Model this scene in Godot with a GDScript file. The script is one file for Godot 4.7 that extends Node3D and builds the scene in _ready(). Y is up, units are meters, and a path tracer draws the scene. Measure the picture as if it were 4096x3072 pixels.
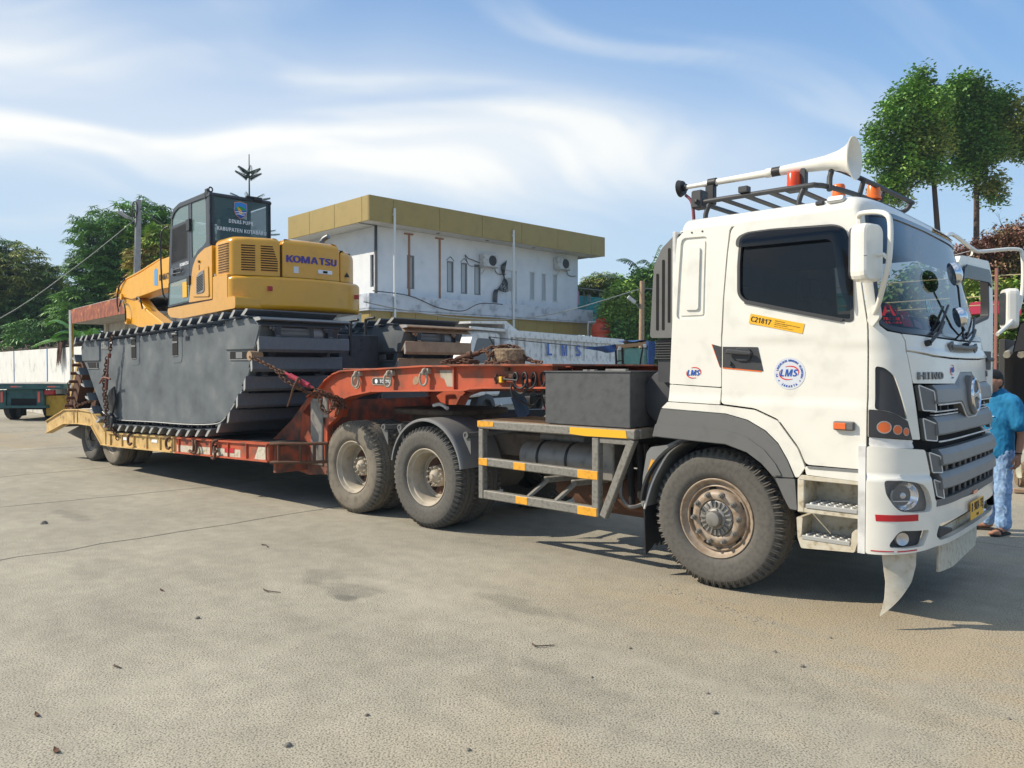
extends Node3D

# ---------- mesh building ----------
class MB:
	var p := PackedVector3Array()
	var n := PackedVector3Array()
	var xf := Transform3D()
	func v(a: Vector3, m: Vector3) -> void:
		p.append(xf * a)
		n.append((xf.basis * m).normalized())
	func trin(a: Vector3, b: Vector3, c: Vector3, na: Vector3, nb: Vector3, nc: Vector3) -> void:
		v(a, na); v(c, nc); v(b, nb)
	func tri(a: Vector3, b: Vector3, c: Vector3) -> void:
		var m := (b - a).cross(c - a)
		if m.length_squared() < 1e-14: return
		m = m.normalized()
		v(a, m); v(c, m); v(b, m)
	func quad(a: Vector3, b: Vector3, c: Vector3, d: Vector3) -> void:
		tri(a, b, c); tri(a, c, d)
	func box(c: Vector3, s: Vector3, b := Basis()) -> void:
		var ch := minf(minf(s.x, s.y), s.z) * 0.12
		cbox(c, s, minf(ch, 0.012), b)
	func bx(x0: float, x1: float, y0: float, y1: float, z0: float, z1: float) -> void:
		box(Vector3(x0 + x1, y0 + y1, z0 + z1) / 2, Vector3(absf(x1 - x0), absf(y1 - y0), absf(z1 - z0)))
	func cbox(c: Vector3, s: Vector3, ch: float, b := Basis()) -> void:
		# a chamfered box
		var old := xf
		xf = xf * Transform3D(b, c)
		var h := s / 2
		var i := h - Vector3.ONE * ch
		for ax in 3:
			var u := Vector3.ZERO; var w := Vector3.ZERO; var k := Vector3.ZERO
			k[ax] = 1; u[(ax + 1) % 3] = 1; w[(ax + 2) % 3] = 1
			for sg in [1.0, -1.0]:
				var o: Vector3 = k * h[ax] * sg
				var uu: Vector3 = u * i[(ax + 1) % 3] * sg
				var ww: Vector3 = w * i[(ax + 2) % 3]
				quad(o - uu - ww, o + uu - ww, o + uu + ww, o - uu + ww)
			if ch > 0.0005:
				for s1 in [1.0, -1.0]:
					for s2 in [1.0, -1.0]:
						var a1: Vector3 = u * h[(ax + 1) % 3] * s1 + w * i[(ax + 2) % 3] * s2
						var a2: Vector3 = u * i[(ax + 1) % 3] * s1 + w * h[(ax + 2) % 3] * s2
						var kk: Vector3 = k * i[ax]
						if s1 * s2 > 0: quad(a1 - kk, a2 - kk, a2 + kk, a1 + kk)
						else: quad(a2 - kk, a1 - kk, a1 + kk, a2 + kk)
		if ch > 0.0005:
			for sx in [1.0, -1.0]:
				for sy in [1.0, -1.0]:
					for sz in [1.0, -1.0]:
						var A := Vector3(h.x * sx, i.y * sy, i.z * sz)
						var B := Vector3(i.x * sx, h.y * sy, i.z * sz)
						var C := Vector3(i.x * sx, i.y * sy, h.z * sz)
						if sx * sy * sz > 0: tri(A, B, C)
						else: tri(A, C, B)
		xf = old
	func beam(a: Vector3, b: Vector3, w: float, h: float, up := Vector3.UP) -> void:
		# a square bar from a to b, w across and h along «up»
		var d := (b - a)
		var x := d.normalized()
		var z := x.cross(up).normalized()
		if z.length() < 0.5: z = x.cross(Vector3.RIGHT).normalized()
		var y := z.cross(x)
		box((a + b) / 2, Vector3(d.length(), h, w), Basis(x, y, z))
	static func frame(d: Vector3) -> Basis:
		var x := d.normalized()
		var t := Vector3.UP if absf(x.y) < 0.9 else Vector3.RIGHT
		var y := t.cross(x).normalized()
		return Basis(y, x.cross(y), x)   # z is the axis
	func cyl(a: Vector3, b: Vector3, r: float, r2 := -1.0, k := 12, caps := true) -> void:
		if r2 < 0: r2 = r
		var pr := [Vector2(0, r), Vector2((b - a).length(), r2)]
		if caps: pr = [Vector2(0, 0)] + pr + [Vector2((b - a).length(), 0)]
		lathe(Transform3D(frame(b - a), a), pr, k)
	func lathe(at: Transform3D, prof: Array, k := 24, a0 := 0.0, a1 := TAU, f = null) -> void:
		# prof holds (distance along the local z axis, radius), so that the outside lies to the right of its run
		var old := xf
		xf = xf * at
		var m := prof.size()
		var sn := []
		for i in m - 1:
			var d: Vector2 = prof[i + 1] - prof[i]
			sn.append(Vector2(-d.y, d.x).normalized())
		for i in m - 1:
			var n0: Vector2 = sn[i]; var n1: Vector2 = sn[i]
			if i > 0 and sn[i - 1].dot(sn[i]) > 0.75: n0 = (sn[i - 1] + sn[i]).normalized()
			if i < m - 2 and sn[i + 1].dot(sn[i]) > 0.75: n1 = (sn[i + 1] + sn[i]).normalized()
			for j in k:
				var t0 := a0 + (a1 - a0) * j / k
				var t1 := a0 + (a1 - a0) * (j + 1) / k
				var q0: Vector2 = prof[i]; var q1: Vector2 = prof[i + 1]
				var q2 := q1; var q3 := q0
				if f != null:
					q0 = f.call(q0, t0, i); q1 = f.call(q1, t0, i + 1); q2 = f.call(q2, t1, i + 1); q3 = f.call(q3, t1, i)
				var A := Vector3(cos(t0) * q0.y, sin(t0) * q0.y, q0.x); var B := Vector3(cos(t0) * q1.y, sin(t0) * q1.y, q1.x)
				var C := Vector3(cos(t1) * q2.y, sin(t1) * q2.y, q2.x); var D := Vector3(cos(t1) * q3.y, sin(t1) * q3.y, q3.x)
				if f != null:
					if q0 != prof[i] or q1 != prof[i + 1] or q2 != prof[i + 1] or q3 != prof[i]:
						tri(A, D, C); tri(A, C, B); continue
				var NA := Vector3(cos(t0) * n0.y, sin(t0) * n0.y, n0.x); var NB := Vector3(cos(t0) * n1.y, sin(t0) * n1.y, n1.x)
				var NC := Vector3(cos(t1) * n1.y, sin(t1) * n1.y, n1.x); var ND := Vector3(cos(t1) * n0.y, sin(t1) * n0.y, n0.x)
				if q0.y > 1e-6: trin(A, D, C, NA, ND, NC)
				if q1.y > 1e-6: trin(A, C, B, NA, NC, NB)
		xf = old
	func tube(pts: Array, r: float, k := 8, r1 := -1.0) -> void:
		if r1 < 0: r1 = r
		var m := pts.size()
		var y := Vector3.ZERO
		var rings := []; var nr := []
		for i in m:
			var d: Vector3 = (pts[mini(i + 1, m - 1)] - pts[maxi(i - 1, 0)]).normalized()
			if i == 0: y = frame(d).x
			y = (y - d * y.dot(d)).normalized()
			var z := d.cross(y)
			var rr := lerpf(r, r1, float(i) / maxi(1, m - 1))
			var a := []; var b := []
			for j in k:
				var t := TAU * j / k
				var o := y * cos(t) + z * sin(t)
				a.append(pts[i] + o * rr); b.append(o)
			rings.append(a); nr.append(b)
		for i in m - 1:
			for j in k:
				var j2 := (j + 1) % k
				trin(rings[i][j], rings[i][j2], rings[i + 1][j2], nr[i][j], nr[i][j2], nr[i + 1][j2])
				trin(rings[i][j], rings[i + 1][j2], rings[i + 1][j], nr[i][j], nr[i + 1][j2], nr[i + 1][j])
		for j in range(1, k - 1):
			tri(rings[0][0], rings[0][j + 1], rings[0][j])
			tri(rings[m - 1][0], rings[m - 1][j], rings[m - 1][j + 1])
	static func ccw(a: PackedVector2Array) -> PackedVector2Array:
		var b := a.duplicate()
		if Geometry2D.is_polygon_clockwise(b): b.reverse()
		return b
	static func inset(a: PackedVector2Array, d: float) -> PackedVector2Array:
		var o := PackedVector2Array()
		var m := a.size()
		for i in m:
			var e0 := (a[i] - a[(i + m - 1) % m]).normalized()
			var e1 := (a[(i + 1) % m] - a[i]).normalized()
			var n0 := Vector2(-e0.y, e0.x); var n1 := Vector2(-e1.y, e1.x)
			var b := (n0 + n1).normalized()
			o.append(a[i] + b * d / maxf(0.35, b.dot(n0)))
		return o
	func prism(poly: PackedVector2Array, at: Transform3D, depth: float, ch := 0.0, back := true) -> void:
		# the outline in the local xy plane, pushed along the local z axis
		var old := xf
		xf = xf * at
		var a := ccw(poly)
		var f := inset(a, ch) if ch > 0 else a
		var g := inset(a, ch) if ch > 0 and back else a
		var m := a.size()
		var ix := Geometry2D.triangulate_polygon(f)
		if ix.is_empty(): ix = Geometry2D.triangulate_polygon(a); f = a; g = a
		for i in range(0, ix.size(), 3):
			var q := [f[ix[i]], f[ix[i + 1]], f[ix[i + 2]]]
			if (q[1] - q[0]).cross(q[2] - q[0]) < 0: q = [q[0], q[2], q[1]]
			tri(Vector3(q[0].x, q[0].y, depth), Vector3(q[1].x, q[1].y, depth), Vector3(q[2].x, q[2].y, depth))
			if back:
				q = [g[ix[i]], g[ix[i + 1]], g[ix[i + 2]]]
				if (q[1] - q[0]).cross(q[2] - q[0]) > 0: q = [q[0], q[2], q[1]]
				tri(Vector3(q[0].x, q[0].y, 0), Vector3(q[1].x, q[1].y, 0), Vector3(q[2].x, q[2].y, 0))
		for i in m:
			var j := (i + 1) % m
			var zb := ch if back else 0.0
			quad(Vector3(a[i].x, a[i].y, zb), Vector3(a[j].x, a[j].y, zb), Vector3(a[j].x, a[j].y, depth - ch), Vector3(a[i].x, a[i].y, depth - ch))
			if ch > 0:
				quad(Vector3(a[i].x, a[i].y, depth - ch), Vector3(a[j].x, a[j].y, depth - ch), Vector3(f[j].x, f[j].y, depth), Vector3(f[i].x, f[i].y, depth))
				if back: quad(Vector3(g[i].x, g[i].y, 0), Vector3(g[j].x, g[j].y, 0), Vector3(a[j].x, a[j].y, ch), Vector3(a[i].x, a[i].y, ch))
		xf = old
	func skin(outer: PackedVector2Array, holes: Array, fn: Callable, du: float, dv: float, thick := 0.02, flip := false, lift := 0.0) -> void:
		# a sheet over a plane outline with holes, laid on the surface fn(u, v) -> Vector3, with returns along its edges
		var o := ccw(outer)
		var lo := o[0]; var hi := o[0]
		for q in o: lo = lo.min(q); hi = hi.max(q)
		var nu := maxi(1, ceili((hi.x - lo.x) / du)); var nv := maxi(1, ceili((hi.y - lo.y) / dv))
		var su := (hi.x - lo.x) / nu; var sv := (hi.y - lo.y) / nv
		var sg := -1.0 if flip else 1.0
		var at := func(q: Vector2) -> Array:
			var e := 0.002
			var P: Vector3 = fn.call(q.x, q.y)
			var m: Vector3 = ((fn.call(q.x + e, q.y) - fn.call(q.x - e, q.y)) as Vector3).cross(fn.call(q.x, q.y + e) - fn.call(q.x, q.y - e)).normalized() * sg
			return [P + m * lift, m]
		for i in nu:
			for j in nv:
				var x := lo.x + i * su; var y := lo.y + j * sv
				var cell := PackedVector2Array([Vector2(x, y), Vector2(x + su, y), Vector2(x + su, y + sv), Vector2(x, y + sv)])
				var ps: Array = Geometry2D.intersect_polygons(cell, o)
				for h in holes:
					var nx := []
					for q in ps: nx.append_array(Geometry2D.clip_polygons(q, h))
					ps = nx
				for q in ps:
					var ix := Geometry2D.triangulate_polygon(q)
					var P := []
					for k in q: P.append(at.call(k))
					for t in range(0, ix.size(), 3):
						var a := ix[t]; var b := ix[t + 1]; var c := ix[t + 2]
						if ((q[b] - q[a]).cross(q[c] - q[a]) < 0) != flip: var s := b; b = c; c = s
						trin(P[a][0], P[b][0], P[c][0], P[a][1], P[b][1], P[c][1])
		if thick > 0:
			for c in [o] + holes:
				var cc: PackedVector2Array = ccw(c)
				if c != o: cc.reverse()
				for i in cc.size():
					var q0 := cc[i]; var q1 := cc[(i + 1) % cc.size()]
					var k := maxi(1, ceili(q0.distance_to(q1) / maxf(du, 0.04)))
					for s in k:
						var A: Array = at.call(q0.lerp(q1, float(s) / k)); var B: Array = at.call(q0.lerp(q1, float(s + 1) / k))
						if flip: quad(A[0], B[0], B[0] - B[1] * thick, A[0] - A[1] * thick)
						else: quad(B[0], A[0], A[0] - A[1] * thick, B[0] - B[1] * thick)
	func text(s: String, at: Transform3D, h: float, depth := 0.003, w := 0.0, bold := true, mid := true) -> void:
		# lettering with capitals h high in the local xy plane; w stretches it to that width
		var tm := TextMesh.new()
		var f := SystemFont.new()
		f.font_names = PackedStringArray(["Droid Sans"]); f.font_weight = 700 if bold else 400
		tm.font = f; tm.font_size = 48; tm.text = s
		tm.pixel_size = h / 0.714 / 48.0; tm.depth = depth; tm.curve_step = 2.0
		var a := tm.get_mesh_arrays() if tm.get_surface_count() == 0 else tm.surface_get_arrays(0)
		var vs: PackedVector3Array = a[Mesh.ARRAY_VERTEX]; var ns: PackedVector3Array = a[Mesh.ARRAY_NORMAL]
		var ids: PackedInt32Array = a[Mesh.ARRAY_INDEX] if a[Mesh.ARRAY_INDEX] != null else PackedInt32Array(range(vs.size()))
		if vs.is_empty(): return
		var lo := vs[0]; var hi := vs[0]
		for q in vs: lo = lo.min(q); hi = hi.max(q)
		var k := w / (hi.x - lo.x) if w > 0 else 1.0
		var c := Vector3((lo.x + hi.x) / 2 if mid else lo.x, lo.y if mid else 0.0, 0)
		if mid: c.y = (lo.y + hi.y) / 2
		var old := xf
		xf = xf * at
		for i in ids: v((vs[i] - c) * Vector3(k, 1, 1) + Vector3(0, 0, depth / 2), ns[i])
		xf = old
	func arc_text(s: String, at: Transform3D, r: float, h: float, a0: float, a1: float, inward := false, depth := 0.002) -> void:
		for i in s.length():
			if s[i] == " ": continue
			var t := lerpf(a0, a1, (i + 0.5) / s.length())
			text(s[i], at * Transform3D(Basis(Vector3.BACK, t + (PI / 2 if inward else -PI / 2)), Vector3(cos(t) * r, sin(t) * r, 0)), h, depth)
	func mesh() -> ArrayMesh:
		var a := []
		a.resize(Mesh.ARRAY_MAX)
		a[Mesh.ARRAY_VERTEX] = p; a[Mesh.ARRAY_NORMAL] = n
		var m := ArrayMesh.new()
		if p.size(): m.add_surface_from_arrays(Mesh.PRIMITIVE_TRIANGLES, a)
		return m

# ---------- outlines ----------
func pv(a: Array) -> PackedVector2Array:
	# a flat run of x, y numbers
	var o := PackedVector2Array()
	for i in range(0, a.size(), 2): o.append(Vector2(a[i], a[i + 1]))
	return o
func rnd(a: PackedVector2Array, r: float, k := 4) -> PackedVector2Array:
	# the outline with its corners rounded
	var o := PackedVector2Array()
	var m := a.size()
	for i in m:
		var q := a[i]
		var d0 := a[(i + m - 1) % m] - q; var d1 := a[(i + 1) % m] - q
		var e := minf(r, minf(d0.length(), d1.length()) * 0.49)
		var s := q + d0.normalized() * e; var t := q + d1.normalized() * e
		for j in k + 1:
			var u := float(j) / k
			o.append(s.lerp(q, u).lerp(q.lerp(t, u), u))
	return o
func rr(x0: float, y0: float, x1: float, y1: float, r: float) -> PackedVector2Array:
	return rnd(pv([x0, y0, x1, y0, x1, y1, x0, y1]), r)
func circ(x: float, y: float, r: float, k := 20, ry := -1.0) -> PackedVector2Array:
	var o := PackedVector2Array()
	for i in k: o.append(Vector2(x + cos(TAU * i / k) * r, y + sin(TAU * i / k) * (ry if ry > 0 else r)))
	return o
func pz(z: float) -> Transform3D: return Transform3D(Basis(), Vector3(0, 0, z))            # outlines in x, y
func px(x: float) -> Transform3D: return Transform3D(Basis(Vector3(0, 0, -1), Vector3.UP, Vector3.RIGHT), Vector3(x, 0, 0))   # outlines in -z, y, pushed along x
func py(y: float) -> Transform3D: return Transform3D(Basis(Vector3.RIGHT, Vector3(0, 0, -1), Vector3.UP), Vector3(0, y, 0))   # outlines in x, -z, pushed upwards
func V(x: float, y: float, z: float) -> Vector3: return Vector3(x, y, z)
func smooth(pts: Array, k := 5) -> Array:
	var c := Curve3D.new()
	var m := pts.size()
	for i in m:
		var d: Vector3 = (pts[mini(i + 1, m - 1)] - pts[maxi(i - 1, 0)]) / 6.0
		c.add_point(pts[i], -d, d)
	var o := []
	for i in m - 1:
		for j in k: o.append(c.sample(i, float(j) / k))
	o.append(pts[m - 1])
	return o

# ---------- naming ----------
var used := {}
func numbered(s: String) -> String:
	used[s] = used.get(s, -1) + 1
	return s if used[s] == 0 else "%s_%03d" % [s, used[s]]
func tag(o: Node3D, label: String, category: String, group := "") -> Node3D:
	o.set_meta("label", label); o.set_meta("category", category)
	if group: o.set_meta("group", group)
	return o
func thing(called: String, label: String, category: String, at := Vector3.ZERO, group := "") -> Node3D:
	var o := Node3D.new()
	o.name = numbered(called)
	add_child(o, true)
	o.position = at
	tag(o, label, category, group)
	return o
var counts := {}
func part(par: Node, called: String, mb: Variant, m: Material, xf := Transform3D(), label := "", stuff := false) -> MeshInstance3D:
	# parts of a thing are given in world places; sub-parts in their part's own
	var o := MeshInstance3D.new()
	var key := str(par.get_instance_id()) + called
	counts[key] = counts.get(key, -1) + 1
	o.name = called if counts[key] == 0 else "%s_%03d" % [called, counts[key]]
	o.mesh = mb.mesh() if mb is MB else mb
	o.material_override = m
	par.add_child(o, true)
	o.transform = xf
	if par.get_parent() == self and par is Node3D and not par is MeshInstance3D: o.transform = Transform3D(Basis(), -(par as Node3D).position) * xf
	if label: o.set_meta("label", label)
	if stuff: o.set_meta("kind", "stuff")
	return o
func single(called: String, mb: MB, m: Material, label: String, category: String, group := "") -> MeshInstance3D:
	# a thing that is one mesh; its node stands at the middle of its base
	var lo := mb.p[0]; var hi := mb.p[0]
	for q in mb.p: lo = lo.min(q); hi = hi.max(q)
	var b := Vector3((lo.x + hi.x) / 2, lo.y, (lo.z + hi.z) / 2)
	for i in mb.p.size(): mb.p[i] -= b
	var o := MeshInstance3D.new()
	o.name = numbered(called); o.mesh = mb.mesh(); o.material_override = m
	add_child(o, true)
	o.position = b
	tag(o, label, category, group)
	return o
func struct(called: String, mb: MB, m: Material) -> MeshInstance3D:
	var o := MeshInstance3D.new()
	o.name = numbered(called); o.mesh = mb.mesh(); o.material_override = m
	add_child(o, true)
	o.set_meta("kind", "structure")
	return o

# ---------- materials ----------
var rng := RandomNumberGenerator.new()
func noise(sd: int, freq: float, oct := 4, cell := false) -> FastNoiseLite:
	var f := FastNoiseLite.new()
	f.seed = sd; f.frequency = freq; f.fractal_octaves = oct
	f.noise_type = FastNoiseLite.TYPE_CELLULAR if cell else FastNoiseLite.TYPE_SIMPLEX_SMOOTH
	return f
func ntex(sd: int, freq: float, stops: Array, oct := 5, side := 512, cell := false) -> NoiseTexture2D:
	# stops: offset, colour, offset, colour ...
	var t := NoiseTexture2D.new()
	t.width = side; t.height = side; t.seamless = true; t.noise = noise(sd, freq, oct, cell)
	var g := Gradient.new()
	var o := PackedFloat32Array(); var c := PackedColorArray()
	for i in range(0, stops.size(), 2):
		o.append(stops[i]); c.append(stops[i + 1] if stops[i + 1] is Color else Color(stops[i + 1], stops[i + 1], stops[i + 1]))
	g.offsets = o; g.colors = c
	t.color_ramp = g
	return t
func L(r: float, g: float, b: float) -> Color: return Color(r, g, b).linear_to_srgb()
func mat(c: Color, rough := 0.6, metal := 0.0, tex: Texture2D = null, sc := 1.0, bump: Texture2D = null, bs := 0.3) -> StandardMaterial3D:
	var m := StandardMaterial3D.new()
	m.albedo_color = c; m.roughness = rough; m.metallic = metal
	if tex or bump: m.uv1_triplanar = true; m.uv1_scale = Vector3.ONE * sc
	if tex: m.albedo_texture = tex
	if bump:
		m.heightmap_enabled = true; m.heightmap_texture = bump; m.heightmap_scale = bs
	return m
func glass(c: Color, a: float) -> StandardMaterial3D:
	var m := StandardMaterial3D.new()
	m.albedo_color = Color(c.r, c.g, c.b, a); m.roughness = 0.04
	m.transparency = BaseMaterial3D.TRANSPARENCY_ALPHA
	return m
var M := {}
func materials() -> void:
	var dirt := ntex(11, 0.008, [0.0, 0.74, 0.45, 0.95, 1.0, 1.0])
	var dust := ntex(12, 0.012, [0.0, 0.93, 0.4, 0.985, 1.0, 1.0])
	var fine := ntex(13, 0.06, [0.0, 0.72, 1.0, 1.0], 4)
	var bumps := ntex(14, 0.03, [0.0, 0.0, 1.0, 1.0], 5)
	M.dirt = dirt; M.dust = dust; M.fine = fine; M.bumps = bumps
	M.white = mat(L(0.80, 0.775, 0.69), 0.3, 0, dust, 0.6); M.white.clearcoat_enabled = true; M.white.clearcoat = 0.5; M.white.clearcoat_roughness = 0.08
	M.white2 = mat(L(0.80, 0.79, 0.76), 0.4, 0, dirt, 0.8)
	M.whitedirty = mat(L(0.62, 0.58, 0.49), 0.6, 0, ntex(21, 0.02, [0.0, L(0.45, 0.37, 0.26), 0.35, L(0.85, 0.81, 0.72), 1.0, Color.WHITE]), 1.2)
	M.grey = mat(L(0.135, 0.135, 0.13), 0.55, 0, dust, 0.9)
	M.greyl = mat(L(0.22, 0.22, 0.215), 0.42, 0.1, dust, 0.9)
	M.black = mat(L(0.018, 0.018, 0.02), 0.5)
	M.gloss = mat(L(0.015, 0.016, 0.022), 0.12); M.gloss.clearcoat_enabled = true
	M.plastic = mat(L(0.04, 0.041, 0.045), 0.5, 0, dust, 1.0)
	M.rubber = mat(L(0.115, 0.108, 0.095), 0.85, 0, ntex(22, 0.02, [0.0, L(0.6, 0.6, 0.62), 0.5, L(0.88, 0.87, 0.85), 1.0, Color.WHITE]), 2.2)
	M.rubbertan = mat(L(0.20, 0.172, 0.132), 0.9, 0, dirt, 1.6)
	M.mud = mat(L(0.16, 0.125, 0.09), 0.9, 0, dirt, 1.0, bumps, 0.4)
	M.rim = mat(L(0.40, 0.335, 0.265), 0.55, 0.1, ntex(23, 0.015, [0.0, L(0.42, 0.29, 0.21), 0.45, L(0.82, 0.76, 0.69), 1.0, Color.WHITE]), 1.8)
	M.rimsand = mat(L(0.46, 0.40, 0.31), 0.7, 0, dirt, 1.6)
	M.steel = mat(L(0.30, 0.285, 0.26), 0.5, 0.5, dirt, 1.6)
	M.frame = mat(L(0.26, 0.25, 0.225), 0.6, 0.1, ntex(24, 0.03, [0.0, L(0.42, 0.40, 0.36), 0.4, L(0.8, 0.78, 0.74), 1.0, Color.WHITE]), 1.4)
	M.chrome = mat(L(0.75, 0.75, 0.76), 0.12, 1.0)
	M.silver = mat(L(0.55, 0.55, 0.55), 0.35, 0.7)
	M.amber = mat(L(0.75, 0.13, 0.01), 0.2); M.amber.clearcoat_enabled = true
	M.orange = mat(L(0.85, 0.17, 0.02), 0.25)
	M.red = mat(L(0.42, 0.02, 0.02), 0.4)
	M.redtape = mat(L(0.5, 0.012, 0.02), 0.35)
	M.yellowtape = mat(L(0.85, 0.40, 0.03), 0.5, 0, dirt, 3.0)
	M.sticker = mat(L(0.85, 0.45, 0.02), 0.4)
	M.inkblack = mat(L(0.02, 0.015, 0.012), 0.5)
	M.inkblue = mat(L(0.01, 0.09, 0.42), 0.4)
	M.inkred = mat(L(0.7, 0.02, 0.02), 0.4)
	M.inkwhite = mat(L(0.8, 0.82, 0.82), 0.5)
	M.badge = mat(L(0.62, 0.64, 0.68), 0.4)
	M.glass = glass(Color(0.015, 0.03, 0.045), 0.58)
	M.darkglass = glass(Color(0.003, 0.004, 0.006), 0.93)
	M.visor = glass(Color(0.025, 0.03, 0.045), 0.85)
	M.clear = glass(Color(0.9, 0.95, 1.0), 0.06)
	M.cabglass = glass(Color(0.62, 0.72, 0.70), 0.42)
	M.rearglass = glass(Color(0.20, 0.36, 0.36), 0.5)
	M.interior = mat(L(0.012, 0.012, 0.014), 0.8)
	M.seat = mat(L(0.05, 0.05, 0.055), 0.7)
	M.toolbox = mat(L(0.085, 0.088, 0.09), 0.6, 0, ntex(25, 0.012, [0.0, 0.8, 0.5, 0.94, 1.0, 1.0]), 1.1, bumps, 0.1)
	M.tanksteel = mat(L(0.30, 0.28, 0.25), 0.5, 0.2, dirt, 1.4)
	M.rust = mat(L(0.16, 0.075, 0.042), 0.85, 0.1, fine, 3.0, bumps, 0.3)
	M.redpaint = mat(Color.WHITE, 0.6, 0, ntex(26, 0.007, [0.0, L(0.13, 0.075, 0.05), 0.3, L(0.36, 0.075, 0.03), 0.5, L(0.47, 0.085, 0.03), 1.0, L(0.52, 0.10, 0.035)]), 0.6)
	M.reddirty = mat(Color.WHITE, 0.75, 0, ntex(27, 0.01, [0.0, L(0.07, 0.045, 0.035), 0.5, L(0.20, 0.07, 0.04), 0.8, L(0.40, 0.085, 0.035), 1.0, L(0.42, 0.1, 0.04)]), 0.7)
	M.ochre = mat(Color.WHITE, 0.7, 0, ntex(28, 0.01, [0.0, L(0.24, 0.15, 0.07), 0.35, L(0.55, 0.36, 0.13), 0.7, L(0.62, 0.42, 0.16), 1.0, L(0.66, 0.5, 0.25)]), 0.8)
	M.deck = mat(L(0.07, 0.055, 0.045), 0.85, 0.1, fine, 1.2)
	M.navy = mat(Color.WHITE, 0.55, 0.1, ntex(29, 0.006, [0.0, L(0.07, 0.08, 0.09), 0.35, L(0.105, 0.12, 0.13), 0.6, L(0.125, 0.142, 0.15), 1.0, L(0.19, 0.2, 0.2)], 6, 1024), 0.3)
	M.navydark = mat(L(0.032, 0.038, 0.05), 0.45, 0.2, dirt, 1.2)
	M.shoe = mat(Color.WHITE, 0.5, 0.3, ntex(30, 0.02, [0.0, L(0.2, 0.17, 0.13), 0.35, L(0.11, 0.125, 0.14), 1.0, L(0.14, 0.155, 0.175)]), 1.0)
	M.bright = mat(L(0.42, 0.42, 0.40), 0.5, 0.3)
	M.komatsu = mat(L(0.72, 0.34, 0.002), 0.3, 0, dust, 0.5); M.komatsu.clearcoat_enabled = true; M.komatsu.clearcoat = 0.6; M.komatsu.clearcoat_roughness = 0.1
	M.boom = mat(L(0.80, 0.39, 0.015), 0.35, 0, dust, 0.5)
	M.purple = mat(L(0.06, 0.035, 0.25), 0.4)
	M.cabgrey = mat(L(0.045, 0.052, 0.06), 0.4, 0.1, dust, 0.8)
	M.holes = mat(L(0.004, 0.004, 0.004), 0.9)
	M.wood = mat(Color.WHITE, 0.9, 0, ntex(31, 0.02, [0.0, L(0.07, 0.05, 0.03), 0.5, L(0.2, 0.14, 0.085), 1.0, L(0.36, 0.26, 0.16)]), 2.0, bumps, 0.8)
	M.planks = mat(L(0.42, 0.28, 0.17), 0.8, 0, dirt, 1.5)
	M.gold = mat(L(0.36, 0.26, 0.075), 0.5, 0, dust, 0.25)
	M.wall = mat(Color.WHITE, 0.85, 0, ntex(32, 0.007, [0.0, L(0.55, 0.57, 0.58), 0.2, L(0.69, 0.705, 0.71), 0.6, L(0.74, 0.75, 0.75), 1.0, L(0.77, 0.77, 0.76)], 6), 0.25)
	M.parapet = mat(Color.WHITE, 0.85, 0, ntex(33, 0.012, [0.0, L(0.28, 0.31, 0.34), 0.4, L(0.52, 0.56, 0.61), 1.0, L(0.6, 0.64, 0.68)], 6), 0.3)
	M.soffit = mat(L(0.62, 0.60, 0.55), 0.8, 0, dust, 0.4)
	M.pvc = mat(L(0.68, 0.69, 0.66), 0.5)
	M.acwhite = mat(L(0.62, 0.61, 0.57), 0.6, 0, dirt, 1.0)
	M.concrete = mat(L(0.42, 0.40, 0.36), 0.9, 0, dirt, 0.5, bumps, 0.3)
	M.awning = mat(Color.WHITE, 0.85, 0, ntex(34, 0.014, [0.0, L(0.14, 0.05, 0.035), 0.5, L(0.27, 0.075, 0.045), 0.75, L(0.38, 0.12, 0.05), 1.0, L(0.62, 0.36, 0.13)]), 0.5)
	M.oldwall = mat(Color.WHITE, 0.9, 0, ntex(35, 0.01, [0.0, L(0.3, 0.28, 0.24), 0.5, L(0.52, 0.49, 0.43), 1.0, L(0.6, 0.57, 0.5)]), 0.4)
	M.fencewall = mat(Color.WHITE, 0.9, 0, ntex(36, 0.008, [0.0, L(0.42, 0.42, 0.38), 0.3, L(0.66, 0.66, 0.62), 1.0, L(0.74, 0.73, 0.69)]), 0.3)
	M.bluepaint = mat(L(0.1, 0.25, 0.5), 0.8)
	M.green = mat(L(0.03, 0.11, 0.105), 0.6, 0, dirt, 0.8)
	M.mustard = mat(L(0.5, 0.3, 0.02), 0.6, 0, dirt, 0.8)
	M.tankred = mat(L(0.68, 0.075, 0.02), 0.4, 0, dust, 0.6)
	M.teal = mat(L(0.02, 0.36, 0.36), 0.5, 0, dirt, 0.6)
	M.tarp = mat(L(0.02, 0.07, 0.22), 0.6, 0, dirt, 1.0)
	M.tan = mat(L(0.42, 0.24, 0.12), 0.7)
	M.bark = mat(L(0.13, 0.09, 0.07), 0.9, 0, fine, 1.5, bumps, 1.0)
	M.polegrey = mat(L(0.33, 0.32, 0.31), 0.8, 0, dirt, 0.8)
	M.wire = mat(L(0.05, 0.05, 0.05), 0.7)
	M.wirel = mat(L(0.25, 0.26, 0.24), 0.7)
	M.jacket = mat(L(0.02, 0.10, 0.2), 0.8)
	M.shirt = mat(L(0.005, 0.17, 0.36), 0.85, 0, dust, 2.0); M.shirt.rim_enabled = true; M.shirt.rim = 0.3
	M.jeans = mat(Color.WHITE, 0.9, 0, ntex(37, 0.02, [0.0, L(0.12, 0.22, 0.42), 0.5, L(0.24, 0.38, 0.6), 1.0, L(0.45, 0.58, 0.74)]), 1.5)
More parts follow.
